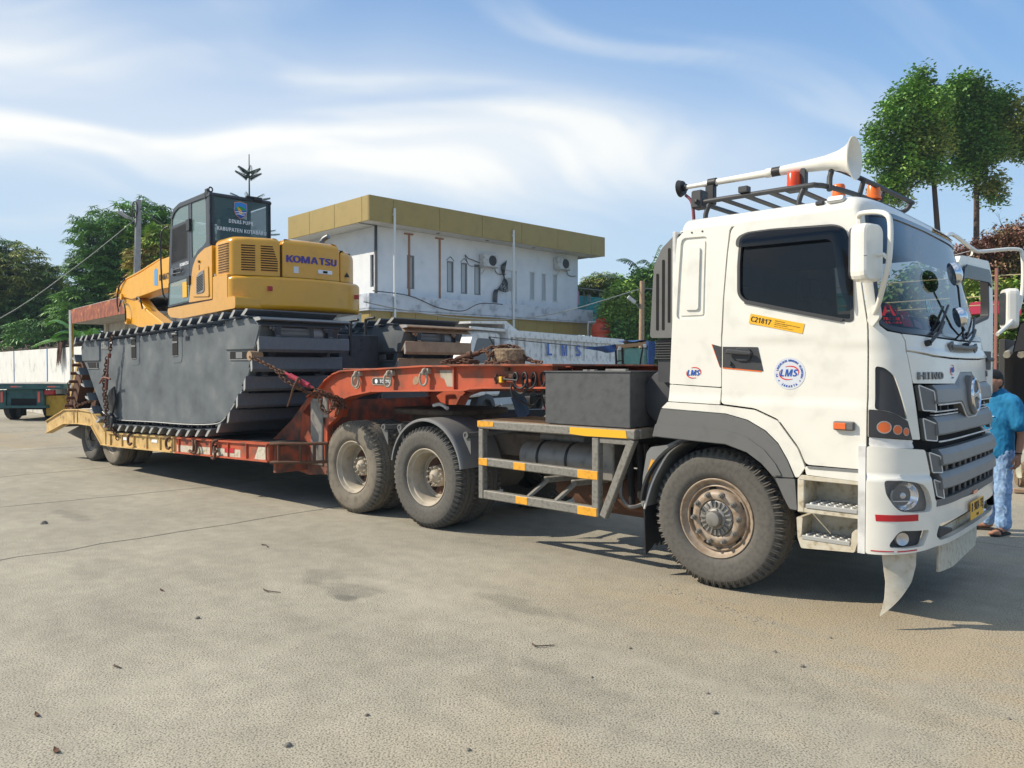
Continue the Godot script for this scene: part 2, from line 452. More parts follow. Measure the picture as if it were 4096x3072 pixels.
	M.skin = mat(L(0.36, 0.17, 0.10), 0.6); M.skin.subsurf_scatter_enabled = true; M.skin.subsurf_scatter_strength = 0.1
	M.hair = mat(L(0.012, 0.01, 0.01), 0.7)
	M.sandal = mat(L(0.025, 0.02, 0.018), 0.8)
	M.canvas = mat(L(0.55, 0.54, 0.42), 0.85, 0, dirt, 1.0)
	M.crimson = mat(L(0.42, 0.02, 0.05), 0.7)
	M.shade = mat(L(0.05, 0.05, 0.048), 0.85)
	M.corr = mat(L(0.4, 0.37, 0.3), 0.7, 0.1, dirt, 1.0)
func leafmat(c: Color) -> StandardMaterial3D:
	var m := mat(c, 0.45)
	m.vertex_color_use_as_albedo = true
	m.backlight_enabled = true; m.backlight = Color(c.r * 0.5, c.g * 0.6, c.b * 0.25)
	m.cull_mode = BaseMaterial3D.CULL_DISABLED
	return m

# ---------- the tractor truck: x runs forwards, the camera looks at its side z = 0.12 ----------
const H := 1.4007
const ZM := -1.11
var plan := PackedVector2Array()      # arc length along the front, seen from above: (set back 0..1, z)
func make_plan() -> void:
	var t := []
	for i in 1201:
		var k := 1.0
		if i < 800: k = pow(sin(lerpf(PI / 2, 0.42, i / 800.0)), 0.4)
		else: k = pow(sin(0.42), 0.4) * (1200.0 - i) / 400.0
		t.append(Vector2(0.36 * (1 - sqrt(maxf(0, 1 - pow(k, 5.0)))), ZM + 1.23 * k))
	plan.append(Vector2(t[0].x / 0.36, t[0].y))
	var d := 0.0
	var nxt := 0.005
	for i in range(1, 1201):
		d += t[i].distance_to(t[i - 1])
		while d >= nxt:
			var w: float = 1.0 - (d - nxt) / t[i].distance_to(t[i - 1])
			plan.append(Vector2(lerpf(t[i - 1].x, t[i].x, w) / 0.36, lerpf(t[i - 1].y, t[i].y, w))); nxt += 0.005
	plan.append(Vector2(0, ZM))
func ramp(y: float, ys: Array, xs: Array) -> float:
	if y <= ys[0]: return xs[0]
	for i in range(1, ys.size()):
		if y <= ys[i]: return lerpf(xs[i - 1], xs[i], (y - ys[i - 1]) / (ys[i] - ys[i - 1]))
	return xs[-1]
func cab_x0(y: float) -> float: return 1.158 - 0.108 * clampf((y - 2.0) / 0.72, 0, 1.3)
func cab(s: float, y: float) -> Vector3:
	# the cab's skin: s < 0 on the near side, 0..2H round the front, beyond that the far side
	if s > H:
		var m := cab(2 * H - s, y)
		return Vector3(m.x, m.y, 2 * ZM - m.z)
	var tz := 0.03 * pow(clampf((y - 2.0) / 0.8, 0, 1.2), 2.0)
	var b := cab_x0(y)
	if s <= 0:
		var w := 0.010 * smoothstep(1.52, 1.44, y) + 0.008 * smoothstep(1.84 - s * 0.08, 1.90 - s * 0.08, y) * smoothstep(-1.0, -0.7, s)
		return Vector3(b + s if s > -0.4 else 1.158 + s - (1.158 - b) * clampf((s + 1.5) / 1.1, 0, 1), y, 0.12 - tz + w)
	var f := clampf(s / 0.005, 0, plan.size() - 1.001)
	var q := plan[int(f)].lerp(plan[int(f) + 1], f - int(f))
	var xc := ramp(y, [0.4, 1.2, 1.21, 1.5, 1.8, 1.95, 2.05, 2.85], [1.53, 1.53, 1.5, 1.49, 1.47, 1.43, 1.39, 1.17])
	var w2 := 0.010 * smoothstep(1.52, 1.44, y) + 0.008 * smoothstep(1.84, 1.90, y)
	return Vector3(xc - (xc - b) * q.x, y, q.y - tz * q.x + w2 * q.x * q.x)
func on_cab(s: float, y: float, lift := 0.004) -> Transform3D:
	var P := cab(s, y)
	var u := (cab(s + 0.01, y) - cab(s - 0.01, y)).normalized()
	var n := u.cross(cab(s, y + 0.01) - cab(s, y - 0.01)).normalized()
	return Transform3D(Basis(u, n.cross(u), n), P + n * lift)
func mir(a: PackedVector2Array) -> PackedVector2Array:
	var o := PackedVector2Array()
	for q in a: o.append(Vector2(2 * H - q.x, q.y))
	o.reverse()
	return o
func sx(a: Array) -> PackedVector2Array:      # side outline in x, y -> the cab's s, y
	var o := PackedVector2Array()
	for i in range(0, a.size(), 2):
		var x: float = a[i]; var y: float = a[i + 1]
		var b := cab_x0(y)
		o.append(Vector2(x - b if x - b > -0.4 else x - 1.158 + (1.158 - b) * clampf((x - 1.158 + 1.5) / 1.1, 0, 1), y))
	return o

func tyre_mesh() -> ArrayMesh:
	var b := MB.new()
	var pr := [Vector2(-0.25, 0.30), Vector2(-0.285, 0.36), Vector2(-0.292, 0.43), Vector2(-0.28, 0.49), Vector2(-0.27, 0.515), Vector2(-0.255, 0.542), Vector2(-0.225, 0.546), Vector2(-0.202, 0.546), Vector2(-0.198, 0.534), Vector2(-0.192, 0.534), Vector2(-0.188, 0.5465), Vector2(-0.137, 0.548), Vector2(-0.133, 0.535), Vector2(-0.127, 0.535), Vector2(-0.123, 0.548), Vector2(-0.072, 0.5465), Vector2(-0.068, 0.534), Vector2(-0.062, 0.534), Vector2(-0.058, 0.546), Vector2(-0.033, 0.546), Vector2(-0.003, 0.542), Vector2(0.015, 0.515), Vector2(0.025, 0.487), Vector2(0.0265, 0.484), Vector2(0.0285, 0.478), Vector2(0.033, 0.45), Vector2(0.034, 0.43), Vector2(0.031, 0.41), Vector2(0.031, 0.372), Vector2(0.026, 0.352), Vector2(0.012, 0.325), Vector2(-0.004, 0.312), Vector2(-0.02, 0.305)]
	var f := func(q: Vector2, t: float, i: int) -> Vector2:
		var ph := fposmod(t / TAU * 56.0, 1.0)
		if i >= 7 and i <= 18:
			return q + Vector2(0.005 * (absf(fposmod(t / TAU * 84.0, 1.0) - 0.5) * 4.0 - 1.0), 0)
		if (i == 5 or i == 6 or i == 19 or i == 20) and ph < 0.36: return q + Vector2(-0.004 * signf(q.x + 0.13), -0.026)
		if (i == 4 or i == 21) and ph < 0.36: return q + Vector2(-0.014 * signf(q.x + 0.13), -0.006)
		if (i == 20 or i == 21) and ph > 0.64 and ph < 0.72: return q + Vector2(-0.004, -0.008)
		return q
	b.lathe(Transform3D(), pr, 56 * 6, 0, TAU, f)
	return b.mesh()
var TY: ArrayMesh
var NUT: ArrayMesh
func front_wheel(par: Node3D, xf: Transform3D) -> void:
	var b := MB.new()
	b.lathe(Transform3D(), [Vector2(-0.2, 0.27), Vector2(-0.2, 0.30), Vector2(-0.02, 0.312), Vector2(0.006, 0.312), Vector2(0.010, 0.307), Vector2(0.008, 0.299), Vector2(-0.014, 0.289), Vector2(-0.03, 0.274), Vector2(-0.034, 0.262), Vector2(-0.022, 0.258), Vector2(-0.018, 0.250), Vector2(-0.022, 0.246), Vector2(-0.052, 0.24), Vector2(-0.048, 0.226), Vector2(-0.025, 0.212), Vector2(-0.008, 0.2), Vector2(0.0, 0.185), Vector2(0.0, 0.152), Vector2(-0.004, 0.146), Vector2(-0.02, 0.144), Vector2(-0.02, 0)], 72)
	var w := part(par, "wheel", b, M.rim, xf)
	part(w, "tyre", TY, M.rubber)
	b = MB.new()
	b.lathe(Transform3D(), [Vector2(-0.02, 0.138), Vector2(-0.006, 0.136), Vector2(0.0, 0.128), Vector2(0.0, 0.09), Vector2(0.012, 0.083), Vector2(0.014, 0.066), Vector2(0.016, 0.064), Vector2(0.052, 0.062), Vector2(0.064, 0.055), Vector2(0.068, 0.04), Vector2(0.068, 0)], 40)
	for i in 20:
		var t := TAU * i / 20
		b.box(Vector3(cos(t) * 0.11, sin(t) * 0.11, 0.004), Vector3(0.045, 0.012, 0.016), Basis(Vector3.BACK, t))
	for i in 6:
		var t2 := TAU * (i + 0.3) / 6
		b.cyl(Vector3(cos(t2) * 0.074, sin(t2) * 0.074, 0.01), Vector3(cos(t2) * 0.074, sin(t2) * 0.074, 0.022), 0.006, -1, 6)
	part(w, "hub", b, M.steel)
	for i in 10:
		var t3 := TAU * (i + 0.1) / 10
		part(w, "wheel_nut", NUT, M.steel, Transform3D(Basis(), Vector3(cos(t3) * 0.186, sin(t3) * 0.186, 0.0)))
	for i in 5:
		var t4 := TAU * (i + 0.02) / 5 + 0.5
		b = MB.new()
		b.lathe(Transform3D(), [Vector2(-0.062, 0.247), Vector2(-0.0335, 0.241), Vector2(-0.0335, 0.229), Vector2(-0.062, 0.223)], 8, t4 - 0.13, t4 + 0.13)
		part(w, "hand_hole", b, M.holes)
	b = MB.new()
	b.arc_text("POWER TRUCK", Transform3D(Basis(), Vector3(0, 0, 0.0285)), 0.395, 0.03, PI + 0.9, PI - 0.3)
	part(w, "sidewall_lettering", b, M.rubber)
func drive_wheel(par: Node3D, xf: Transform3D, rub: Material) -> void:
	var b := MB.new()
	b.lathe(Transform3D(), [Vector2(-0.3, 0.262), Vector2(-0.02, 0.312), Vector2(0.004, 0.312), Vector2(0.008, 0.307), Vector2(0.006, 0.299), Vector2(-0.01, 0.291), Vector2(-0.03, 0.283), Vector2(-0.036, 0.268), Vector2(-0.05, 0.262), Vector2(-0.195, 0.252), Vector2(-0.2, 0.244), Vector2(-0.188, 0.24), Vector2(-0.186, 0.222), Vector2(-0.2, 0.218), Vector2(-0.205, 0.205)], 64)
	var w := part(par, "wheel", b, M.rimsand, xf)
	part(w, "tyre", TY, rub)
	part(w, "tyre", TY, rub, Transform3D(Basis(), Vector3(0, 0, -0.345)))
	b = MB.new()
	b.lathe(Transform3D(), [Vector2(-0.205, 0.208), Vector2(-0.21, 0.18), Vector2(-0.225, 0.12), Vector2(-0.225, 0)], 40)
	part(w, "wheel_disc", b, M.rust)
	b = MB.new()
	for i in 5:
		var t := TAU * i / 5 + 0.4
		b.cyl(Vector3(cos(t) * 0.172, sin(t) * 0.172, -0.22), Vector3(cos(t) * 0.172, sin(t) * 0.172, -0.208), 0.026, -1, 14)
	part(w, "hand_holes", b, M.holes)
	b = MB.new()
	b.lathe(Transform3D(), [Vector2(-0.225, 0.118), Vector2(-0.14, 0.112), Vector2(-0.135, 0.104), Vector2(-0.135, 0.075), Vector2(-0.115, 0.07), Vector2(-0.1, 0.055), Vector2(-0.085, 0.03), Vector2(-0.07, 0.026), Vector2(-0.068, 0)], 32)
	part(w, "hub", b, M.rimsand)
	for i in 10:
		var t2 := TAU * (i + 0.2) / 10
		part(w, "wheel_nut", NUT, M.rimsand, Transform3D(Basis().scaled(Vector3(0.75, 0.75, 0.9)), Vector3(cos(t2) * 0.1, sin(t2) * 0.1, -0.137)))
func lms_logo(bl: MB, rd: MB, at: Transform3D, h: float) -> void:
	bl.text("LMS", at * Transform3D(Basis(Vector3(1, 0, 0), Vector3(0.22, 1, 0), Vector3.BACK), Vector3(0, 0, 0)), h * 0.42, 0.002, h * 1.05)
	for k in 2:
		var o := PackedVector2Array()
		var a0 := 0.0 if k == 0 else PI
		for i in 13:
			var t := a0 + lerpf(-0.35, 2.1, i / 12.0)
			o.append(Vector2(cos(t) * 0.62 + sin(t) * 0.1, sin(t) * 0.44) * h)
		for i in 13:
			var t := a0 + lerpf(2.1, -0.35, i / 12.0)
			var th := 0.07 * sin(PI * (12 - i) / 12.0 * 0.9 + 0.1)
			o.append(Vector2(cos(t) * (0.62 - th) + sin(t) * 0.1, sin(t) * (0.44 - th)) * h)
		rd.prism(o, at, 0.002, 0, false)
func sweep(b: MB, s0: float, s1: float, sec: Array, k: int, fy = null) -> void:
	# a bar along the cab's front; sec holds (y, lift), from the top edge over the outside to the lower edge
	for i in k:
		var a := lerpf(s0, s1, float(i) / k); var c := lerpf(s0, s1, float(i + 1) / k)
		for j in sec.size() - 1:
			var q := []
			for e in [[a, j], [c, j], [c, j + 1], [a, j + 1]]:
				var y: float = sec[e[1]].x
				if fy != null: y = fy.call(e[0], y)
				q.append(on_cab(e[0], y, sec[e[1]].y).origin)
			b.quad(q[3], q[2], q[1], q[0])
	for e in [s0, s1]:
		var q := []
		for j in sec.size(): q.append(on_cab(e, fy.call(e, sec[j].x) if fy != null else sec[j].x, sec[j].y).origin)
		for j in range(1, sec.size() - 1):
			if e == s0: b.tri(q[0], q[j], q[j + 1])
			else: b.tri(q[0], q[j + 1], q[j])
func outline(b: MB, a: PackedVector2Array, lift: float, r: float) -> void:
	var pts := []
	for i in a.size() + 1:
		var q0 := a[i % a.size()]
		pts.append(on_cab(q0.x, q0.y, lift).origin)
	for i in pts.size() - 1: b.cyl(pts[i], pts[i + 1], r, r, 6)

func truck() -> void:
	var T := thing("tractor_truck", "white cab-over tractor truck with roof rack, horn and grey grille, hitched to the low trailer", "truck", V(-1.6, 0, -1.1))
	TY = tyre_mesh()
	var b := MB.new()
	b.cyl(V(0, 0, -0.01), V(0, 0, 0.006), 0.026, 0.022, 14); b.cyl(V(0, 0, 0.006), V(0, 0, 0.03), 0.0185, 0.0175, 6); b.cyl(V(0, 0, 0.03), V(0, 0, 0.048), 0.011, 0.01, 8)
	NUT = b.mesh()
	# wheels
	front_wheel(T, Transform3D(Basis(), V(0, 0.5468, 0)))
	drive_wheel(T, Transform3D(Basis(), V(-3.38, 0.5468, 0)), M.rubber)
	drive_wheel(T, Transform3D(Basis(Vector3.BACK, 1.3), V(-4.68, 0.5468, 0)), M.rubbertan)
	var far := Basis(Vector3.UP, PI)
	front_wheel(T, Transform3D(far, V(0, 0.5468, -2.22)))
	drive_wheel(T, Transform3D(far, V(-3.38, 0.5468, -2.22)), M.rubber)
	drive_wheel(T, Transform3D(far, V(-4.68, 0.5468, -2.22)), M.rubber)
	# chassis
	b = MB.new()
	for z in [-0.72, -1.5]:
		b.bx(-5.3, 0.9, 0.78, 1.02, z, z + 0.08)
	for x in [-5.2, -4.0, -2.6, -1.2]: b.bx(x, x + 0.12, 0.8, 1.0, -1.45, -0.7)
	for x in [-4.68, -3.38, 0.0]: b.cyl(V(x, 0.547, -2.0), V(x, 0.547, -0.24), 0.085)
	for x in [-4.68, -3.38]: b.cyl(V(x, 0.547, -1.35), V(x, 0.547, -0.87), 0.24)
	b.bx(-4.9, -3.1, 0.62, 0.76, -0.62, -0.52)
	part(T, "chassis", b, M.mud)
	b = MB.new()
	b.prism(rr(-4.75, 0.55, -3.55, 1.65, 0.3), py(1.16), 0.07, 0.015)
	b.bx(-4.5, -3.7, 1.02, 1.16, -1.5, -0.75)
	part(T, "fifth_wheel", b, M.mud)
	b = MB.new()
	b.bx(-0.5, 1.1, 0.6, 1.4, -1.75, -0.42); b.bx(0.7, 1.36, 0.62, 1.25, -1.9, -0.35)
	b.bx(-1.1, -0.4, 0.75, 1.15, -1.5, -0.6)
	for i in 7: b.cyl(V(-1.0 + i * 0.09, 0.5 + 0.06 * (i % 3), -0.35), V(-1.0 + i * 0.09, 1.05, -0.3 - 0.04 * (i % 2)), 0.03)
	part(T, "engine", b, M.interior)
	b = MB.new()
	b.lathe(Transform3D(Basis(), V(0, 0.56, 0)), [Vector2(-0.42, 0.62), Vector2(-0.42, 0.64), Vector2(0.1, 0.64), Vector2(0.1, 0.62), Vector2(-0.42, 0.62)], 24, 0.35, PI - 0.1)
	part(T, "wheel_arch_liner", b, M.black)
	# cab shell: near side
	var thick := 0.02
	var rear_o := rnd(sx([-0.352, 1.455, 0.092, 1.443, 0.098, 1.567, -0.342, 1.588]), 0.006)
	b = MB.new(); b.skin(rear_o, [], cab, 0.1, 0.05, thick); part(T, "cab_rear_panel", b, M.white)
	var recess := rnd(sx([-0.29, 2.1, -0.03, 2.098, -0.026, 2.733, -0.262, 2.742]), 0.05)
	b = MB.new()
	b.skin(rnd(sx([-0.345, 1.594, 0.098, 1.575, 0.094, 1.97, 0.108, 2.25, 0.131, 2.57, 0.15, 2.758, 0.172, 2.79, -0.24, 2.79, -0.3, 2.74]), 0.012), [recess], cab, 0.07, 0.07, 0.022)
	b.skin(MB.inset(recess, 0.0), [], cab, 0.07, 0.07, 0.0, false, -0.014)
	b.skin(MB.inset(recess, 0.03), [], cab, 0.07, 0.07, 0.02, false, -0.006)
	b.skin(rnd(sx([-0.215, 2.172, -0.095, 2.168, -0.09, 2.655, -0.19, 2.665]), 0.025), [], cab, 0.07, 0.07, 0.03, false, 0.008)
	part(T, "cab_side_panel", b, M.white)
	b = MB.new()
	for x in [-0.17, -0.08]: b.cyl(V(x, 2.775, 0.07), V(x, 2.775, 0.096), 0.011, 0.007, 10)
	part(T, "bolt", b, M.plastic)
	var dw := rnd(sx([0.225, 2.26, 0.222, 2.5, 0.238, 2.69, 0.30, 2.715, 0.5, 2.716, 0.93, 2.692, 0.995, 2.665, 1.035, 2.56, 1.058, 2.3, 1.066, 2.04, 1.04, 2.028, 0.99, 2.036, 0.29, 2.195]), 0.05)
	var door := rnd(sx([0.104, 1.449, 0.105, 1.95, 0.119, 2.25, 0.142, 2.57, 0.163, 2.748, 0.19, 2.783, 0.278, 2.796, 0.6, 2.783, 0.93, 2.758, 1.0, 2.742, 1.036, 2.70, 1.056, 2.65, 1.083, 2.44, 1.11, 2.27, 1.142, 2.06, 1.152, 1.94, 1.152, 1.04, 0.752, 1.042, 0.70, 1.16, 0.552, 1.35, 0.374, 1.424]), 0.03)
	b = MB.new(); b.skin(door, [dw], cab, 0.06, 0.05, 0.03)
	var D := part(T, "door", b, M.white)
	b = MB.new(); b.skin(dw, [MB.inset(MB.ccw(dw), 0.022)], cab, 0.06, 0.06, 0.03, false, 0.004); part(D, "window_seal", b, M.plastic)
	b = MB.new(); b.skin(dw, [], cab, 0.1, 0.1, 0.0, false, -0.02); part(D, "window_glass", b, M.darkglass)
	b = MB.new()
	b.skin(rnd(sx([0.222, 2.61, 0.228, 2.69, 0.30, 2.72, 0.5, 2.722, 0.93, 2.698, 1.0, 2.668, 1.038, 2.56, 1.06, 2.3, 1.066, 2.12, 1.045, 2.1, 0.985, 2.26, 0.93, 2.57, 0.895, 2.602]), 0.04), [], func(s: float, y: float) -> Vector3: return cab(s, y) + Vector3(0, 0, 0.03 * smoothstep(2.74, 2.66, y) * smoothstep(-0.03, -0.12, s)), 0.05, 0.05, 0.004, false, 0.008)
	part(D, "rain_visor", b, M.visor)
	b = MB.new(); b.skin(sx([0.285, 2.196, 0.99, 2.03, 1.0, 2.052, 0.297, 2.222]), [], cab, 0.2, 0.2, 0.02, false, 0.012); part(D, "window_sill", b, M.plastic)
	b = MB.new(); b.skin(rnd(sx([0.112, 1.88, 0.389, 1.872, 0.431, 1.697, 0.112, 1.724]), 0.004), [], cab, 0.2, 0.2, 0.004, false, 0.004); part(D, "handle_plate", b, M.plastic)
	b = MB.new(); b.skin(rnd(sx([0.024, 1.9, 0.098, 1.88, 0.098, 1.724, 0.09, 1.724]), 0.003), [], cab, 0.2, 0.2, 0.004, false, 0.004); part(T, "handle_plate", b, M.plastic)
	b = MB.new(); b.skin(sx([0.112, 1.716, 0.415, 1.69, 0.42, 1.70, 0.112, 1.728]), [], cab, 0.2, 0.2, 0.003, false, 0.0035); part(D, "orange_stripe", b, M.orange)
	b = MB.new(); b.skin(sx([0.018, 1.9, 0.028, 1.9, 0.1, 1.724, 0.088, 1.724]), [], cab, 0.2, 0.2, 0.003, false, 0.003); part(T, "orange_stripe", b, M.orange)
	b = MB.new()
	b.prism(rr(0.215, 1.77, 0.34, 1.87, 0.04), pz(0.128), 0.012, 0.004); b.prism(rnd(pv([0.15, 1.825, 0.17, 1.862, 0.36, 1.838, 0.36, 1.81]), 0.012), pz(0.14), 0.035, 0.008)
	b.cyl(V(0.175, 1.755, 0.13), V(0.175, 1.755, 0.146), 0.014)
	part(D, "handle", b, M.plastic)
	# stickers and lettering on the side
	var st := Transform3D(Basis(Vector3.BACK, -0.2217), V(0.528, 2.039, 0.1285))
	b = MB.new(); b.prism(rr(-0.204, -0.0355, 0.204, 0.0355, 0.002), st, 0.003, 0, false); var sk := part(D, "number_sticker", b, M.sticker)
	b = MB.new(); b.text("C21817", st * pz(0.003).translated_local(V(-0.115, 0.0, 0)), 0.037, 0.0015, 0.155)
	for k in [["Wajib KIR Kapolpes", 0.018, 0.0055, 0.075], ["KENDARAAN WAJIB BERANGKAT UJI BERKALA", 0.003, 0.0055, 0.19], ["MILIK KOTA JAKARTA", -0.009, 0.0055, 0.10], ["kepala dinas perhubungan", -0.022, 0.004, 0.145]]:
		b.text(k[0], st * pz(0.003).translated_local(V(-0.01 + k[3] / 2, k[1], 0)), k[2], 0.001, k[3], false)
	part(D, "sticker_lettering", b, M.inkblack)
	b = MB.new(); b.prism(circ(0.625, 1.681, 0.114, 40), pz(0.1205), 0.0015, 0, false); part(D, "round_badge", b, M.badge)
	b = MB.new(); var rd := MB.new()
	lms_logo(b, rd, Transform3D(Basis(), V(0.622, 1.685, 0.1225)), 0.115)
	b.arc_text("PT. LANCARJAYA MANDIRI SEJAHTERA", Transform3D(Basis(), V(0.625, 1.681, 0.1225)), 0.092, 0.0135, PI + 0.28, -0.38)
	b.arc_text("* JAKARTA *", Transform3D(Basis(), V(0.625, 1.681, 0.1225)), 0.092, 0.0145, PI + 0.5, TAU - 0.5, true)
	part(D, "badge_lettering", b, M.inkblue); part(D, "badge_swoosh", rd, M.inkred)
	b = MB.new(); rd = MB.new()
	lms_logo(b, rd, Transform3D(Basis(), V(-0.133, 1.683, 0.122)), 0.10)
	part(T, "side_lettering", b, M.inkblue); part(T, "side_swoosh", rd, M.inkred)
	# side marker lamp
	b = MB.new(); b.prism(rr(0.945, 1.297, 1.082, 1.358, 0.012), pz(0.126), 0.035, 0.008)
	var ml := part(D, "marker_lamp", b, M.grey)
	b = MB.new(); b.prism(rr(0.952, 1.304, 1.032, 1.348, 0.006), pz(0.155), 0.011, 0.003); part(ml, "lens", b, M.amber)
	# fender
	b = MB.new()
	b.skin(rnd(pv([-0.413, 1.399, -0.358, 1.449, 0.088, 1.437, 0.37, 1.411, 0.543, 1.339, 0.688, 1.154, 0.74, 1.034, 0.755, 0.97, 1.15, 0.957, 1.15, 1.03, 0.752, 1.03, 0.70, 0.948, 0.678, 0.945, 0.622, 1.066, 0.552, 1.18, 0.457, 1.266, 0.317, 1.338, 0.142, 1.378, -0.131, 1.388]), 0.008), [], func(x: float, y: float) -> Vector3: return V(x, y, 0.13), 0.2, 0.2, 0.03)
	b.prism(pv([-0.41, 1.395, -0.355, 1.447, 0.1, 1.437, 0.55, 1.34, 0.69, 1.0, 0.5, 1.1, 0.15, 1.3]), pz(0.03), 0.08)
	part(T, "fender", b, M.white)
	b = MB.new(); b.prism(rnd(pv([0.76, 1.032, 1.125, 1.036, 1.125, 1.018, 0.77, 1.014]), 0.006), pz(0.128), 0.006); part(T, "sill_trim", b, M.greyl)
	b = MB.new()
	b.prism(rnd(pv([-0.413, 1.393, -0.131, 1.381, 0.142, 1.371, 0.315, 1.331, 0.455, 1.259, 0.55, 1.173, 0.618, 1.06, 0.669, 0.942, 0.527, 0.935, 0.512, 0.94, 0.429, 1.023, 0.317, 1.094, 0.144, 1.143, -0.145, 1.152, -0.494, 1.166]), 0.01), pz(-0.02), 0.155, 0.012)
	b.prism(rnd(pv([-0.46, 1.27, -0.1, 1.26, 0.17, 1.245, 0.32, 1.205, 0.45, 1.125, 0.535, 1.03, 0.58, 0.95, 0.53, 0.945, 0.429, 1.03, 0.317, 1.1, 0.144, 1.15, -0.145, 1.159, -0.488, 1.172]), 0.01), pz(0.1), 0.045, 0.01)
	b.prism(rnd(pv([0.527, 0.927, 0.67, 0.934, 0.69, 0.712, 0.636, 0.716, 0.607, 0.765]), 0.01), pz(-0.02), 0.148, 0.008)
	part(T, "fender_flare", b, M.grey)
	b = MB.new()
	b.prism(rnd(pv([-0.232, 1.148, -0.30, 1.15, -0.445, 1.084, -0.565, 1.07, -0.606, 1.02, -0.642, 0.82, -0.66, 0.577, -0.623, 0.553, -0.563, 0.74, -0.412, 1.015]), 0.02), pz(-0.32), 0.36, 0.012)
	var mg := part(T, "mudguard", b, M.greyl)
	b = MB.new(); b.tube(smooth([V(-0.225, 1.15, 0.045), V(-0.33, 1.09, 0.048), V(-0.412, 1.013, 0.048), V(-0.5, 0.87, 0.048), V(-0.563, 0.737, 0.048), V(-0.62, 0.553, 0.048)], 3), 0.009, 6); part(mg, "edge_trim", b, M.white2)
	b = MB.new(); b.prism(pv([-0.625, 0.77, -0.575, 0.77, -0.51, 0.955, -0.56, 0.97]), pz(0.04), 0.004); part(mg, "reflector_tape", b, M.yellowtape)
	b = MB.new(); b.prism(pv([0.33, 0.6, 0.33, 0.17, 0.30, 0.235, 0.28, 0.19, 0.25, 0.245, 0.22, 0.2, 0.19, 0.25, 0.16, 0.21, 0.12, 0.24, 0.05, 0.2, -0.03, 0.16, -0.05, 0.6]), px(-0.63), 0.012); part(T, "mud_flap", b, M.black)
	# steps
	b = MB.new()
	b.bx(0.697, 1.15, 0.93, 0.965, -0.12, 0.128); b.bx(1.105, 1.15, 0.725, 0.94, -0.12, 0.125); b.bx(0.69, 0.74, 0.70, 0.94, -0.12, 0.125); b.bx(0.70, 1.14, 0.70, 0.735, -0.12, 0.122); b.bx(0.70, 1.14, 0.72, 0.94, -0.14, -0.11)
	var s1 := part(T, "step", b, M.whitedirty)
	b = MB.new()
	b.bx(0.75, 1.1, 0.735, 0.765, -0.1, 0.13)
	for i in 6:
		for j in 4: b.cyl(V(0.785 + i * 0.055, 0.765, 0.1 - j * 0.05), V(0.785 + i * 0.055, 0.775, 0.1 - j * 0.05), 0.017, 0.013, 8)
	part(s1, "tread_plate", b, M.bright)
	b = MB.new()
	b.prism(rnd(pv([0.655, 0.65, 0.70, 0.655, 0.69, 0.51, 1.035, 0.50, 1.04, 0.59, 1.092, 0.64, 1.085, 0.55, 1.058, 0.455, 0.69, 0.43, 0.665, 0.5]), 0.012), pz(-0.15), 0.2, 0.01)
	b.bx(0.66, 1.08, 0.44, 0.665, -0.17, -0.14)
	var s2 := part(T, "step", b, M.whitedirty)
	b = MB.new()
	b.bx(0.695, 1.03, 0.495, 0.525, -0.12, 0.055)
	for i in 6:
		for j in 3: b.cyl(V(0.73 + i * 0.055, 0.525, 0.03 - j * 0.05), V(0.73 + i * 0.055, 0.535, 0.03 - j * 0.05), 0.017, 0.013, 8)
	part(s2, "tread_plate", b, M.bright)
	truck_front(T)
	truck_top(T)
	truck_rear(T)

